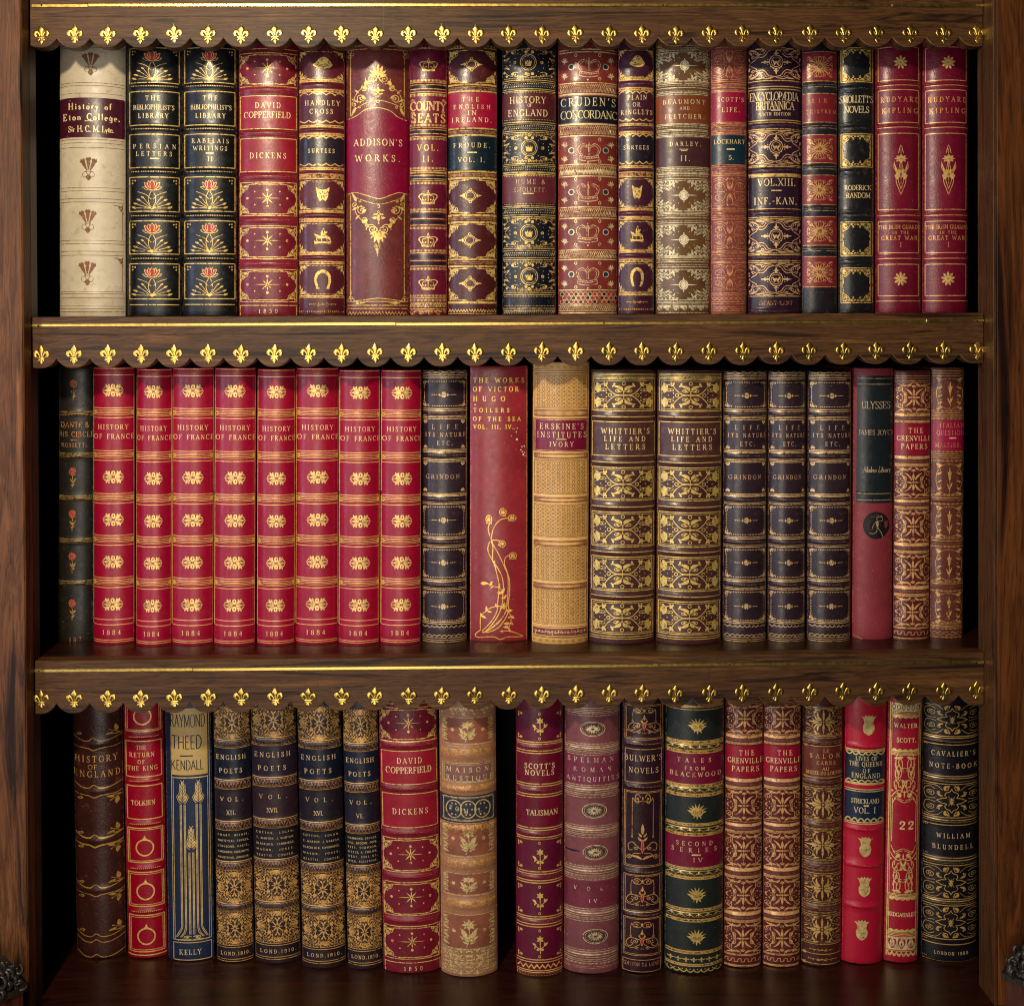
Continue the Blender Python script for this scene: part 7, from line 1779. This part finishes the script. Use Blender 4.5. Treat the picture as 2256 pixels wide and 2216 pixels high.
for x0, yt, xb_ in ((0.355, zy('t', 1175), 0.36), (0.70, zy('t', 1175), 0.70), (0.53, zy('u', 150), 0.53)):
    for d in (-0.055, -0.03, 0.03, 0.055): b.vl(x0 + d, yt, zy('u', 780), 0.85)
b.z('t'); b.ornf(wheat, 0.355, 1062, 0.125, 92); b.ornf(wheat, 0.70, 1062, 0.125, 92); b.ornf(wheat, 0.53, 1470, 0.125, 92)
b.z('u')
for d in (-.055, -.03, .03, .055):
    b.out('gilt_tooling').strip([(b.w * (0.53 + d), zy('u', 780)), (b.w * (0.53 + d), zy('u', 880))], [1.3] * 2, b.gm)
    for x0, sg in ((0.355, -1), (0.70, 1)):
        p = catmull([(b.w * (x0 + d), zy('u', 778)), (b.w * (x0 + d + sg * .005), zy('u', 820)), (b.w * (x0 + d * 1.3 + sg * .05), zy('u', 865)), (b.w * (x0 + d + sg * .12), zy('u', 905))], 6); b.out('gilt_tooling').strip(p, [1.4] * len(p), b.gm)
b.ornf(lambda p: [(r.spi(.34, .1, .3, 200, 1.2, 1, 1.2), r.leaf(0, .8, .95, .75, .2), r.cur([(0.02, .7), (.3, .5), (.7, .6), (.95, .9)], 1.0)) for r in p.m2()], 0.53, 900, 0.33, 40)
b.tm = PALE; b.t('KELLY', 1600, 1788, 1038, 44, bold=0.9)
b.build('wheat', 'dark blue cloth book with three wheat ears under a tan title panel')
# four poets
def poet(xt, xb, vb, nm, lab, dy, dyb, vol, names, bgs):
    b = R3(xt, xb, vb, (38, 22, 26), mott=0.4, wear=0.15, rough=0.36, sag=0.19 * (xt[1] - xt[0])); b.gm = gilt((212, 160, 88), 0.4, 0.3, 0.15); b.tm = gilt((226, 190, 140), 0.42, 0.25, 0.05); b.lw = 1.15
    Yv = lambda y: zy('v', y + dy); Yw = lambda y: zy('w', y + dyb)
    b.z('P')
    def pat(y0, y1):
        h = y1 - y0; b.hl(y0, 1.3); b.hl(y1, 1.3); b.hl(y0 + 3.2, 0.6); b.hl(y1 - 3.2, 0.6); b.zig(y0 + 4.5, y1 - 4.5, 7, 0.8, m=COPPER); b.ticks(y0 + 5, y1 - 5, 3.2, 0.5, 3, m=FAINT); b.band(y0 - 1, y1 + 1, 2.8)
    b.ornf(poets, 0.5, (Yv(60) + Yv(405)) / 2, 0.47, (Yv(405) - Yv(60)) / 2, lw=1.2)
    pat(Yv(408), Yv(490)); b.label(Yv(495), Yv(812), bgs[0], rough=0.32); pat(Yv(815), Yv(908)); b.label(Yv(912), Yv(1235), bgs[1], rough=0.34); pat(Yv(1238), Yv(1328))
    yb0 = Yw(262); b.label(Yv(1332), yb0 - 1, bgs[2], rough=0.34, name='name_label'); pat(yb0, Yw(352))
    wl, wr = (b.left(1700) + 0.07 * b.w), (b.left(1700) + 0.84 * b.w)
    W = wr - wl
    b.t('ENGLISH', wl, wr, Yv(585), 10, bold=0.95); b.t('POETS', wl + .1 * W, wr - .12 * W, Yv(722), 10, bold=0.95); b.t('VOL.', wl + .14 * W, wr - .08 * W, Yv(1012), 9); b.t(vol, wl + .5 * W - 0.5 * (4.6 * len(vol)), wl + .5 * W + 0.5 * (5.0 * len(vol)), Yv(1147), 9.5)
    y0, y1 = Yv(1378), yb0 - 9
    for i, nmz in enumerate(names):
        y = y0 + (y1 - y0) * i / (len(names) - 1); lx = b.left(y)
        b.t(nmz, lx + .08 * b.w, lx + (.9 if len(nmz) > 12 else .84) * b.w, y, 4.4, bold=1.1)
    b.ornf(poets, 0.5, (Yw(362) + Yw(690)) / 2, 0.47, (Yw(690) - Yw(362)) / 2, lw=1.2); pat(Yw(692), Yw(772))
    b.ornf(poets, 0.5, (Yw(780) + Yw(1108)) / 2, 0.47, (Yw(1108) - Yw(780)) / 2, lw=1.2); b.hls((Yw(1116), Yw(1138)), 1.2)
    y = Yw(1200); lx = b.left(y); b.t('LOND.1810.', lx + .12 * b.w, lx + .9 * b.w, y, 7.5); b.hls((Yw(1258), Yw(1280)), 1.2)
    b.build(nm, lab, 'four dark books with dense gilt flower panels')
NV, PM, BR = (12, 16, 32), (32, 20, 30), (24, 16, 20)
poet((470, 552), (478, 559), 2121, 'poet1', 'dark book with dense gilt flower panels, leftmost of four and touching the blue wheat-ear book', 0, 0, 'XII.', ['SMART, WILKIE,', 'WHITEHEAD, FAWKES,', 'LOVIBOND, HARTE,', 'LANGHORNE, GOLDSMITH,', 'ARMSTRONG, JOHNSON.'], (NV, PM, (14, 13, 20)))
poet((553, 652), (562, 663), 2124, 'poet2', 'dark book with dense gilt flower panels, second of four, with brownish purple title labels', -25, -20, 'XVII.', ['COTTON,  LOGAN,', 'T. WARTON  J. WARTON,', 'BLACKLOCK,  CAMBRIDGE,', 'MASON,  JONES,', 'BEATTIE,  COWPER.'], ((34, 22, 36), (44, 26, 32), (28, 20, 26)))
poet((655, 752), (666, 762), 2135, 'poet3', 'dark book with dense gilt flower panels, third of four, its upper label deep blue', 6, 22, 'XVI.', ['COTTON,  LOGAN,', 'T. WARTON  J. WARTON,', 'BLACKLOCK, CAMBRIDGE,', 'MASON,  JONES,', 'BEATTIE,  COWPER.'], (NV, (28, 20, 28), (16, 14, 20)))
poet((755, 833), (766, 843), 2136, 'poet4', 'narrow dark book with dense gilt flower panels, touching the bottom red star book', 32, 40, 'VI.', ['HAMMOND, SAVAGE,', 'HILL, BROOME, POPE,', 'PITT, THOMSON,', 'WATTS, A. PHILIPS,', 'WEST, COLLINS,', 'DYER, SHENSTONE.'], ((16, 24, 42), (26, 22, 34), (14, 16, 24)))
again('star', (834, 965), (845, 972), T3 - 2, 2145, 'red book with gilt stars on the bottom shelf, beside the dark flower books', 'red books with gilt eight-pointed stars', VY3, 2)
# worn calf
b = R3((967, 1093), (971, 1097), 2153, (158, 108, 80), wear=0.5, mott=0.3, wearc=(172, 128, 100), sag=26, grain=0.3); b.gm = gilt((206, 178, 118), 0.45, 0.25, 0.25); b.tm = gilt((220, 196, 150), 0.45, 0.2, 0.2); b.lw = 1.5
RD = (138, 80, 60)
def mpanel(z, y0, y1, x): b.z(z); b.label(y0, y1, RD, 0.1, 0.9, mott=0.5, wear=0.5, wearc=(168, 96, 76), name='panel'); b.ornf(maison, 0.5, (y0 + y1) / 2 - 5, 0.46, (y1 - y0) / 2 - 6); b.hl(y0, .8, .06, .95); b.dots(y1 + 5, 0.9, 2.8, .05, .95); b.hl(y1 + 12, .8, .05, .95)
mpanel('x', 168, 415, 0); mpanel('y', -125, 190, 0); mpanel('y', 368, 568, 0); mpanel('y', 770, 1095, 0)
b.z('x'); b.rowof(hoe_side, 110, 42, 5); b.label(605, 792, (128, 84, 76), 0.1, 0.92, mott=0.4, wear=0.4); b.frame(612, 795, 0.06, 0.94, 1.2); b.frame(628, 785, 0.09, 0.91, 0.7)
b.t('MAISON', 722, 1128, 675, 46, bold=1.1); b.t('RUSTIQUE', 722, 1168, 757, 46, bold=1.05)
for z, y0, y1 in (('x', 440, 590), ('x', 830, 900), ('x', 1215, 1295), ('y', 215, 340), ('y', 610, 730)): b.z(z); b.band(y0, y1, 3.6); b.chain((y0 + y1) / 2, 16, 7, 1.0, m=OCHRE); b.zig((y0 + y1) / 2 + 16, (y0 + y1) / 2 + 34, 7, .8, m=OCHRE); b.rowof(hoe_side, (y0 + y1) / 2 - 10, 34, 8, m=OCHRE); b.hl(y0 + 6, .7, m=OCHRE); b.hl(y1 - 4, .7, m=OCHRE)
b.z('x'); b.label(925, 1195, (46, 46, 58), 0.03, 0.96, mott=0.4, wear=0.25, wearc=(90, 84, 84)); b.frame(945, 1172, 0.07, 0.94, 1.2); b.dots(955, 0.9, 2.8); b.dots(1162, 0.9, 2.8)
for fx in (0.25, 0.5, 0.75): b.ornf(lambda p: (p.ring(0, 0, 1, 1, 2.0, 26), [p.dot(.5 * math.cos(TAU * i / 6), .7 * math.sin(TAU * i / 6), 2.0) for i in range(6)]), fx, 1060, 0.135, 85)
for c, x, y in (('T', 765, 1052), ('O', 823, 1056), ('M', 905, 1078), ('I', 1045, 1072)): b.t(c, x - 12, x + 12, y, 42)
b.z('y'); b.ornf(lambda p: filigree(p, 5, 3, 12, None, 1.3), 0.5, 1222, 0.46, 112); b.hls((1108, 1340), .8)
b.build('calf', 'faded pinkish brown book with worn gilt flowers and a black label of three circles')
# maroon with flower stems
b = R3((1136, 1241), (1137.5, 1240.5), 2150, (104, 10, 36), wear=0.08, rough=0.32, sag=20); b.gm = gilt((230, 190, 108), 0.36, 0.4, 0.05); b.tm = gilt((236, 204, 146), 0.4, 0.25, 0.0)
b.z('P')
def stem(y0, y1, y):
    b.label(y0, y1, (92, 12, 42), 0.02, 0.98, mott=0.2, wear=0.05, name='panel'); b.ornf(flower_stem, 0.51, y, 0.165, 20.5); b.ornf(lambda p: corners(p, 0.14, 0.2, flower_corner), 0.5, (y0 + y1) / 2, 0.46, (y1 - y0) / 2 - 2)
    for yy in (y0 + 5, y1 - 5): b.ornf(lambda p: p.ring(0, 0, 1, 1, 1.0), 0.5, yy, 0.022, 2.6)
for z0, a, z1, c, z2, y in (('x', 105, 'x', 390, 'x', 245), ('y', 45, 'y', 332, 'y', 205), ('y', 472, 'y', 775, 'y', 630), ('y', 900, 'y', 1196, 'y', 1056)): stem(zy(z0, a), zy(z1, c), zy(z2, y))
for z, ys in (('x', (402, 422, 488, 512, 810, 832, 912, 936, 1240, 1262, 1332, 1352)), ('y', (30, 345, 368, 432, 455, 785, 806, 858, 884, 1206, 1230, 1312, 1330))):
    b.z(z); b.hls(ys, 1.25)
for z, y0, y1 in (('x', 434, 470), ('x', 850, 888), ('x', 1278, 1308), ('y', 384, 408), ('y', 818, 842)): b.z(z); b.ticks(y0, y1, 3.6, 0.6, m=COPPER); b.band(y0 - 6, y1 + 10, 3.0)
b.z('y'); b.zig(1255, 1290, 11, 1.6, f0=0.03); b.ticks(1342, 1372, 3.4, 1.0)
b.z('x'); b.t("SCOTT'S", 1480, 1768, 637, 50, bold=1.15); b.t('NOVELS', 1485, 1762, 702, 50, bold=1.15); b.t('TALISMAN', 1497, 1798, 1090, 50)
b.build('stems', 'deep maroon book with a stemmed gilt flower in each panel, right of a gap')
# faded mauve
b = R3((1242, 1368), (1242, 1363), 2146, (120, 66, 70), wear=0.35, mott=0.3, wearc=(150, 104, 100), sag=23); b.gm = gilt((208, 180, 138), 0.45, 0.25, 0.25); b.tm = gilt((216, 196, 164), 0.5, 0.15, 0.35); b.lw = 1.4
b.z('A'); b.hls((168, 186, 204, 222), 1.0)
BGD = gilt((156, 122, 96), 0.5, 0.1, 0.3, 'rubbed_gilt')
def lset(z, y0, y1, d0=True):
    b.z(z); n = 5; b.fillband(y0 + 10, y1 - 10, BGD); b.band(y0, y1, 2.6)
    for i in range(n): b.hl(y0 + (y1 - y0) * i / (n - 1), 1.4 if i in (1, 3) else 0.9)
    b.dots(y0 - 20, 1.1, 2.9); b.dots(y1 + 20, 1.1, 2.9)
lset('A', 552, 625); lset('A', 975, 1060); lset('A', 1390, 1470); lset('B', 325, 425); lset('B', 762, 850); lset('B', 1185, 1280)
for z, x, y in (('A', 397, 380), ('A', 413, 1215), ('B', 422, 165), ('B', 422, 1025)): b.z(z); b.orn(shell_oval, x, y, 124, 74)
b.z('A'); b.dots(245, 1.1, 2.9); b.label(640, 955, (118, 44, 66), 0.02, 0.98, wear=0.25, wearc=(150, 100, 100)); b.t('SPELMAN', 143, 606, 697, 46); b.t('ROMAN', 203, 584, 795, 42); b.t('ANTIQUITIES', 130, 662, 893, 44)
b.z('B'); b.label(462, 735, (110, 40, 56), 0.02, 0.98, wear=0.25, wearc=(150, 100, 100)); b.t('VOL.', 205, 610, 535, 38); b.t('IV.', 360, 482, 660, 36); b.hls((1310, 1335, 1350), 0.9, m=FAINT)
b.out('gilt_tooling').strip([(3, zy('B', 158)), (20, zy('B', 162)), (36, zy('B', 158))], [2.4, 5, 1.6], BK)
b.build('mauve', 'faded mauve-pink book with gilt shell ovals, on the bottom shelf')
# lanterns
b = R3((1371, 1464), (1367.5, 1460), 2144, (44, 20, 30), wear=0.1, sag=17); b.gm = gilt((214, 160, 90), 0.38, 0.35, 0.05); b.tm = gilt((222, 186, 136), 0.42, 0.25, 0.0); b.lw = 1.4
b.z('A')
def bfr(y0, y1): b.frame(y0, y1, 0.06, 0.95, 0.9); b.frame(y0 + 12, y1 - 14, 0.095, 0.915, 0.7)
bfr(135, 488); b.ornf(bulwer, 0.52, 295, 0.40, 128); b.frame(588, 928, 0.07, 0.94, 1.0); bfr(1020, 1791); b.t("BULWER'S", 722, 1100, 678, 56, bold=0.85); b.t('NOVELS', 765, 1062, 802, 54, bold=0.85)
for z, y in (('A', 530), ('A', 970), ('B', 365), ('B', 805)): b.z(z); b.dots(y, 1.0, 2.9, 0.12, 0.9, COPPER); b.band(y - 30, y + 28, 3.0)
b.z('P')
y0, y1 = zy('A', 1070), zy('B', 235); cx = 0.5
b.ornf(lambda p: [(r.spi(.34, -.9, .2, 200, 1.3, 1, 1.2), r.cur([(0, -.88), (.2, -.84), (.5, -.86), (.62, -.95), (.66, -.8)], 1.0), r.line([(.66, -.82), (.66, .26)], 0.9), r.ring(.66, .29, .05, .025, .9)) for r in p.m2()] + [p.leaf(0, -.9, 0, -1.0, .9), p.leaf(0, -.76, 0, -.8, .6)], 0.5, (y0 + y1) / 2, 0.38, (y1 - y0) / 2)
b.ornf(lambda p: bulwer_base(p), 0.5, zy('B', 105), 0.40, 30)
b.z('B'); bfr(398, 778); b.ornf(bulwer, 0.505, 575, 0.40, 138); bfr(838, 1222); b.ornf(bulwer, 0.505, 1020, 0.40, 138); b.frame(1268, 1388, 0.05, 0.95, 0.9); b.t('EDITION DE LUXE', 703, 1072, 1312, 34, COPPER)
b.build('lantern', 'narrow black-plum book with red-jewelled gilt lantern scrolls, left of the dark green bouquet book')
# dark green bouquets
b = R3((1465, 1597), (1463, 1594), 2146, (31, 37, 35), wear=0.15, rough=0.36, sag=26); b.gm = gilt((218, 182, 100), 0.36, 0.4, 0.1); b.tm = gilt((228, 194, 134), 0.42, 0.25, 0.1); b.lw = 1.6
def goldline(y0, y1): b.fillband(y0, y1, OCHRE); b.hl(y0, 1.0); b.hl(y1, 1.0)
def zigb(z, y0, y1):
    b.z(z); b.zig(y0 + 4, y1 - 4, 20, 1.0); b.hl(y0 - 3, .6); b.hl(y1 + 3, .6); b.band(y0 - 12, y1 + 12, 3.2); b.rowof(lambda p: p.fill([(-.3, 0), (0, -.6), (.3, 0), (0, .6)]), (y0 + y1) / 2, 14, 6)
b.z('A'); goldline(140, 156); b.hl(180, 1.0)
for z, y0, y1 in (('A', 500, 530), ('A', 595, 625), ('A', 946, 972), ('A', 1040, 1068), ('A', 1345, 1368), ('A', 1446, 1470), ('B', 322, 340), ('B', 415, 440), ('B', 742, 765), ('B', 850, 876), ('B', 1176, 1204), ('B', 1310, 1332)): b.z(z); goldline(y0, y1)
for z, y0, y1 in (('A', 545, 582), ('A', 985, 1022), ('A', 1392, 1430), ('B', 358, 398), ('B', 785, 824)): zigb(z, y0, y1)
for z, x, y in (('A', 1462, 340), ('A', 1458, 1215), ('B', 1455, 595), ('B', 1452, 1028)): b.z(z); b.orn(bouquet, x, y, 112, 92)
b.z('A'); b.label(632, 942, (112, 14, 46), mott=0.35); b.t('TALES', 1258, 1598, 697, 42, bold=1.15); b.t('FROM', 1333, 1532, 780, 34, bold=1.1); b.t('BLACKWOOD', 1183, 1700, 843, 44, bold=1.1)
b.label(1476, 1788, (112, 14, 46), mott=0.35); b.z('B'); b.t('SECOND', 1245, 1614, 75, 42, bold=1.1); b.t('SERIES', 1198, 1655, 140, 42, bold=1.1); b.dash(1402, 1496, 190, 2.0); b.t('IV', 1420, 1508, 240, 40)
b.rowof(lambda p: (p.leaf(-.2, 0, -1, -.4, .5), p.leaf(.2, 0, 1, -.4, .5), p.leaf(0, .2, 0, -1, .6), p.dot(0, .5, 2)), 1268, 28, 7); b.scal(1370, 1392, 8, 1.4); b.dots(1362, 1.4, 8)
b.build('bouquets', 'wide dark green book with gilt bouquets and two crimson title labels, on the bottom shelf')
again('fretted', (1598.5, 1681), (1593, 1678), T3, 2132, 'brown scroll-stamped book with red label, touching the dark green bouquet book', 'three brown scroll-stamped books with red labels', VY3, 2)
again('fretted', (1682, 1764), (1680, 1763), T3, 2131, 'brown scroll-stamped book with red label, touching the starry brown book', 'three brown scroll-stamped books with red labels', VY3, 2)
# starry arabesques
b = R3((1766, 1859), (1765.5, 1852), 2130, (72, 34, 28), wear=0.2, sag=19); b.gm = gilt((206, 164, 96), 0.38, 0.35, 0.2); b.tm = gilt((220, 176, 112), 0.42, 0.25, 0.1); b.lw = 1.3
for z, y0, y1 in (('C', 200, 578), ('C', 1268, 1692), ('D', 22, 352), ('D', 492, 806), ('D', 936, 1250)): b.z(z); b.ornf(salon, 0.52, (y0 + y1) / 2, 0.46, (y1 - y0) / 2 - 10); b.hl(y0, 1.1); b.hl(y1, 1.1); b.hl(y0 + 16, .6); b.hl(y1 - 16, .6)
for z, y in (('C', 600), ('C', 1240), ('C', 1712), ('C', 1800), ('D', 376), ('D', 456), ('D', 830), ('D', 912)): b.z(z); b.ticks(y - 8, y + 8, 2.6, 0.8)
for z, y in (('C', 660), ('C', 1182), ('C', 1755), ('D', 415), ('D', 868)): b.z(z); b.fillband(y - 16, y + 16, COPPER); b.band(y - 34, y + 32, 3.0)
b.z('C'); b.label(728, 1112, (98, 40, 30), mott=0.5, wear=0.35, wearc=(50, 34, 50))
def arrow(y): b.hl(y, 1.3); b.ornf(lambda p: (p.leaf(-1, 0, 1, 0, .7), p.leaf(.2, 0, .6, -.8, .6), p.leaf(.2, 0, .6, .8, .6)), 0.08, y, 0.06, 22)
arrow(712); arrow(1126)
b.t('LE', 1395, 1468, 770, 42); b.t('SALON', 1218, 1606, 840, 56); b.t('CARRE', 1308, 1552, 930, 44); b.t('AU', 1380, 1466, 1008, 40); b.t('MUSEE·DU·LOUVRE', 1168, 1652, 1065, 44)
b.z('D'); b.ornf(flourish, 0.53, 1310, 0.32, 20); b.ornf(flourish, 0.53, 1412, 0.36, 26); arrow(1355); arrow(1462)
b.build('starry', 'dark brown book densely stamped with starry gilt arabesques, left of the plain crimson crest book')
# crimson crests
b = R3((1861, 1954), (1854, 1944), 2125, (176, 20, 48), mott=0.12, wear=0.05, grain=0.08, rough=0.36, sag=16, k=0.8); b.gm = gilt((224, 196, 128), 0.38, 0.35, 0.05); b.tm = gilt((230, 206, 156), 0.42, 0.25, 0.0)
for z, x, y in (('E', 345, 428), ('E', 310, 1690), ('F', 300, 520), ('F', 272, 970)): b.z(z); b.orn(crest, x, y, 78, 108)
b.z('E'); b.label(705, 1035, (20, 32, 50), 0.04, 0.98); b.label(1105, 1445, (22, 36, 60), 0.04, 0.98)
for y in (692, 708, 1046): b.hl(y, 1.4)
b.scal(716, 742, 6, 1.6); b.scal(1002, 1026, 6, 1.6, up=True); b.fillband(1028, 1040, b.gm); b.hls((1100, 1120), 1.2); b.scal(1400, 1432, 6, 1.8, up=True); b.fillband(1434, 1446, b.gm); b.hl(1458, 1.2)
b.t('LIVES OF', 213, 434, 778, 42, bold=0.95); b.t('THE QUEENS', 143, 482, 837, 44, bold=0.95); b.t('OF', 286, 356, 903, 42); b.t('ENGLAND', 170, 460, 957, 48, bold=0.95); b.t('STRICKLAND', 164, 450, 1220, 46, bold=0.95); b.dash(292, 346, 1267, 2); b.t('VOL. I', 196, 412, 1315, 58, bold=1.05)
for z, y in (('E', 648), ('E', 1510), ('F', 300), ('F', 728)): b.z(z); b.band(y - 34, y + 30, 3.4)
b.build('crests', 'smooth crimson book with gilt crowned shields and two navy labels, on the bottom shelf')
# red candelabra
b = R3((1956.5, 2031), (1946, 2023), 2122, (158, 24, 44), mott=0.15, wear=0.1, wearc=(190, 80, 80), grain=0.15, sag=12, k=0.8); b.gm = gilt((236, 204, 126), 0.36, 0.4, 0.0); b.tm = gilt((240, 212, 150), 0.4, 0.25, 0.0); b.lw = 1.6
b.z('P'); VA, VB_ = zy('E', 200), zy('F', 1250)
b.vl(0.07, VA, VB_, 1.5); b.vl(0.12, VA, VB_, .7); b.vl(0.92, VA, VB_, .9); b.vl(0.965, VA, VB_, .7)
b.z('E'); b.fillband(205, 290, STRAW, .1, .95); b.rowof(lambda p: p.ring(0, 0, .6, .8, 1.3), 248, 32, 6, .1, .95, gilt((96, 70, 60), .5, 0, 0, 'dark_stamp')); b.hls((300, 315, 328), .9, f0=.1, f1=.95)
def frill(y, dn): b.fillband(y - 9, y + 7, b.gm, .12, .92); b.scal(y, y + 18 * dn, 5, 1.6, .12, .92)
frill(338, 1); frill(700, -1); b.hls((716, 730, 742), .9, f0=.1, f1=.95)
b.t('WALTER', 610, 842, 435, 42, bold=1.2); b.t('SCOTT.', 634, 832, 585, 46, bold=1.2); b.t('22', 664, 804, 1468, 78, bold=1.5)
b.ornf(wscott, 0.52, 1020, 0.30, 265)
b.z('P'); ya, yb = zy('E', 1195), zy('E', 1677 - 60)
for f in (0.17, 0.87): b.vl(f, ya, zy('F', 60), .9)
b.z('F'); b.ornf(lambda p: wscott(Pen(p.k, p.cx, p.cy, p.sx, -p.sy, p.mat, p.lw)), 0.515, 330, 0.30, 255)
b.hls((598, 612, 626), .9, f0=.08, f1=.95); frill(640, 1); frill(985, -1); b.hls((1000, 1014, 1030), .9, f0=.08, f1=.95); b.t('REDGAUNLET', 538, 832, 812, 40, bold=1.2)
b.fillband(1042, 1180, STRAW, .1, .93); b.rowof(lambda p: (heart(Pen(p.k, p.cx, p.cy, p.sx * .9, p.sy, p.mat, p.lw)), p.col(STRAW).leaf(0, .7, -.3, -.7, .7), p.col(STRAW).leaf(0, .7, .3, -.7, .7), p.leaf(0, .5, 0, -.3, .4)), 1112, 55, 3, .1, .93, gilt((150, 28, 40), .5, 0, 0, 'red_stamp'))
b.hl(1192, .8, .1, .93); b.scal(1200, 1240, 6, 1.8, .1, .93); b.scal(1205, 1225, 6, 1.2, .1, .93)
b.build('candelabra', 'narrow red book with a candelabra scroll and the number 22 in gold')
# black quatrefoils
b = R3((2032, 2156), (2025.5, 2155), 2120, (22, 19, 25), wear=0.1, sag=24, rough=0.32); b.gm = gilt((212, 168, 92), 0.36, 0.4, 0.05); b.tm = gilt((222, 188, 140), 0.42, 0.25, 0.05); b.lw = 1.5
for z, y0, y1 in (('E', 215, 528), ('E', 1048, 1382), ('F', 310, 645), ('F', 725, 1062)): b.z(z); b.ornf(quatre, 0.53, (y0 + y1) / 2, 0.46, (y1 - y0) / 2 - 6)
b.z('E'); b.hls((545, 632, 960, 1042, 1388, 1466), 1.2, f0=.03); b.hls((562, 595, 980, 1012, 1410, 1432), .8)
for y in (588, 1004, 1424): b.band(y - 30, y + 30, 3.4)
b.t("CAVALIER'S", 988, 1440, 725, 48); b.t('NOTE-BOOK', 966, 1458, 852, 48); b.t('WILLIAM', 1043, 1384, 1578, 46)
b.z('F'); b.t('BLUNDELL', 998, 1416, 110, 46); b.hls((222, 300, 652, 718, 1068, 1122, 1300), 1.2, f0=.03); b.hls((245, 275, 668, 690), .8); b.t('LONDON 1880', 1015, 1364, 1215, 32)
for y in (262, 685): b.band(y - 28, y + 26, 3.4)
for z, y in (('E', 640), ('E', 950), ('E', 1480), ('F', 195), ('F', 1090), ('F', 1270)):
    b.z(z)
    for fx in (.04, .07, .1): b.ornf(lambda p: p.dot(0, 0, 1.1), fx, y, .01, 5)
b.vl(0.965, 200, 1680, .6) if False else None
b.build('quatrefoils', 'black book with gilt quatrefoils between spiral scrolls, at the right end of the bottom shelf')
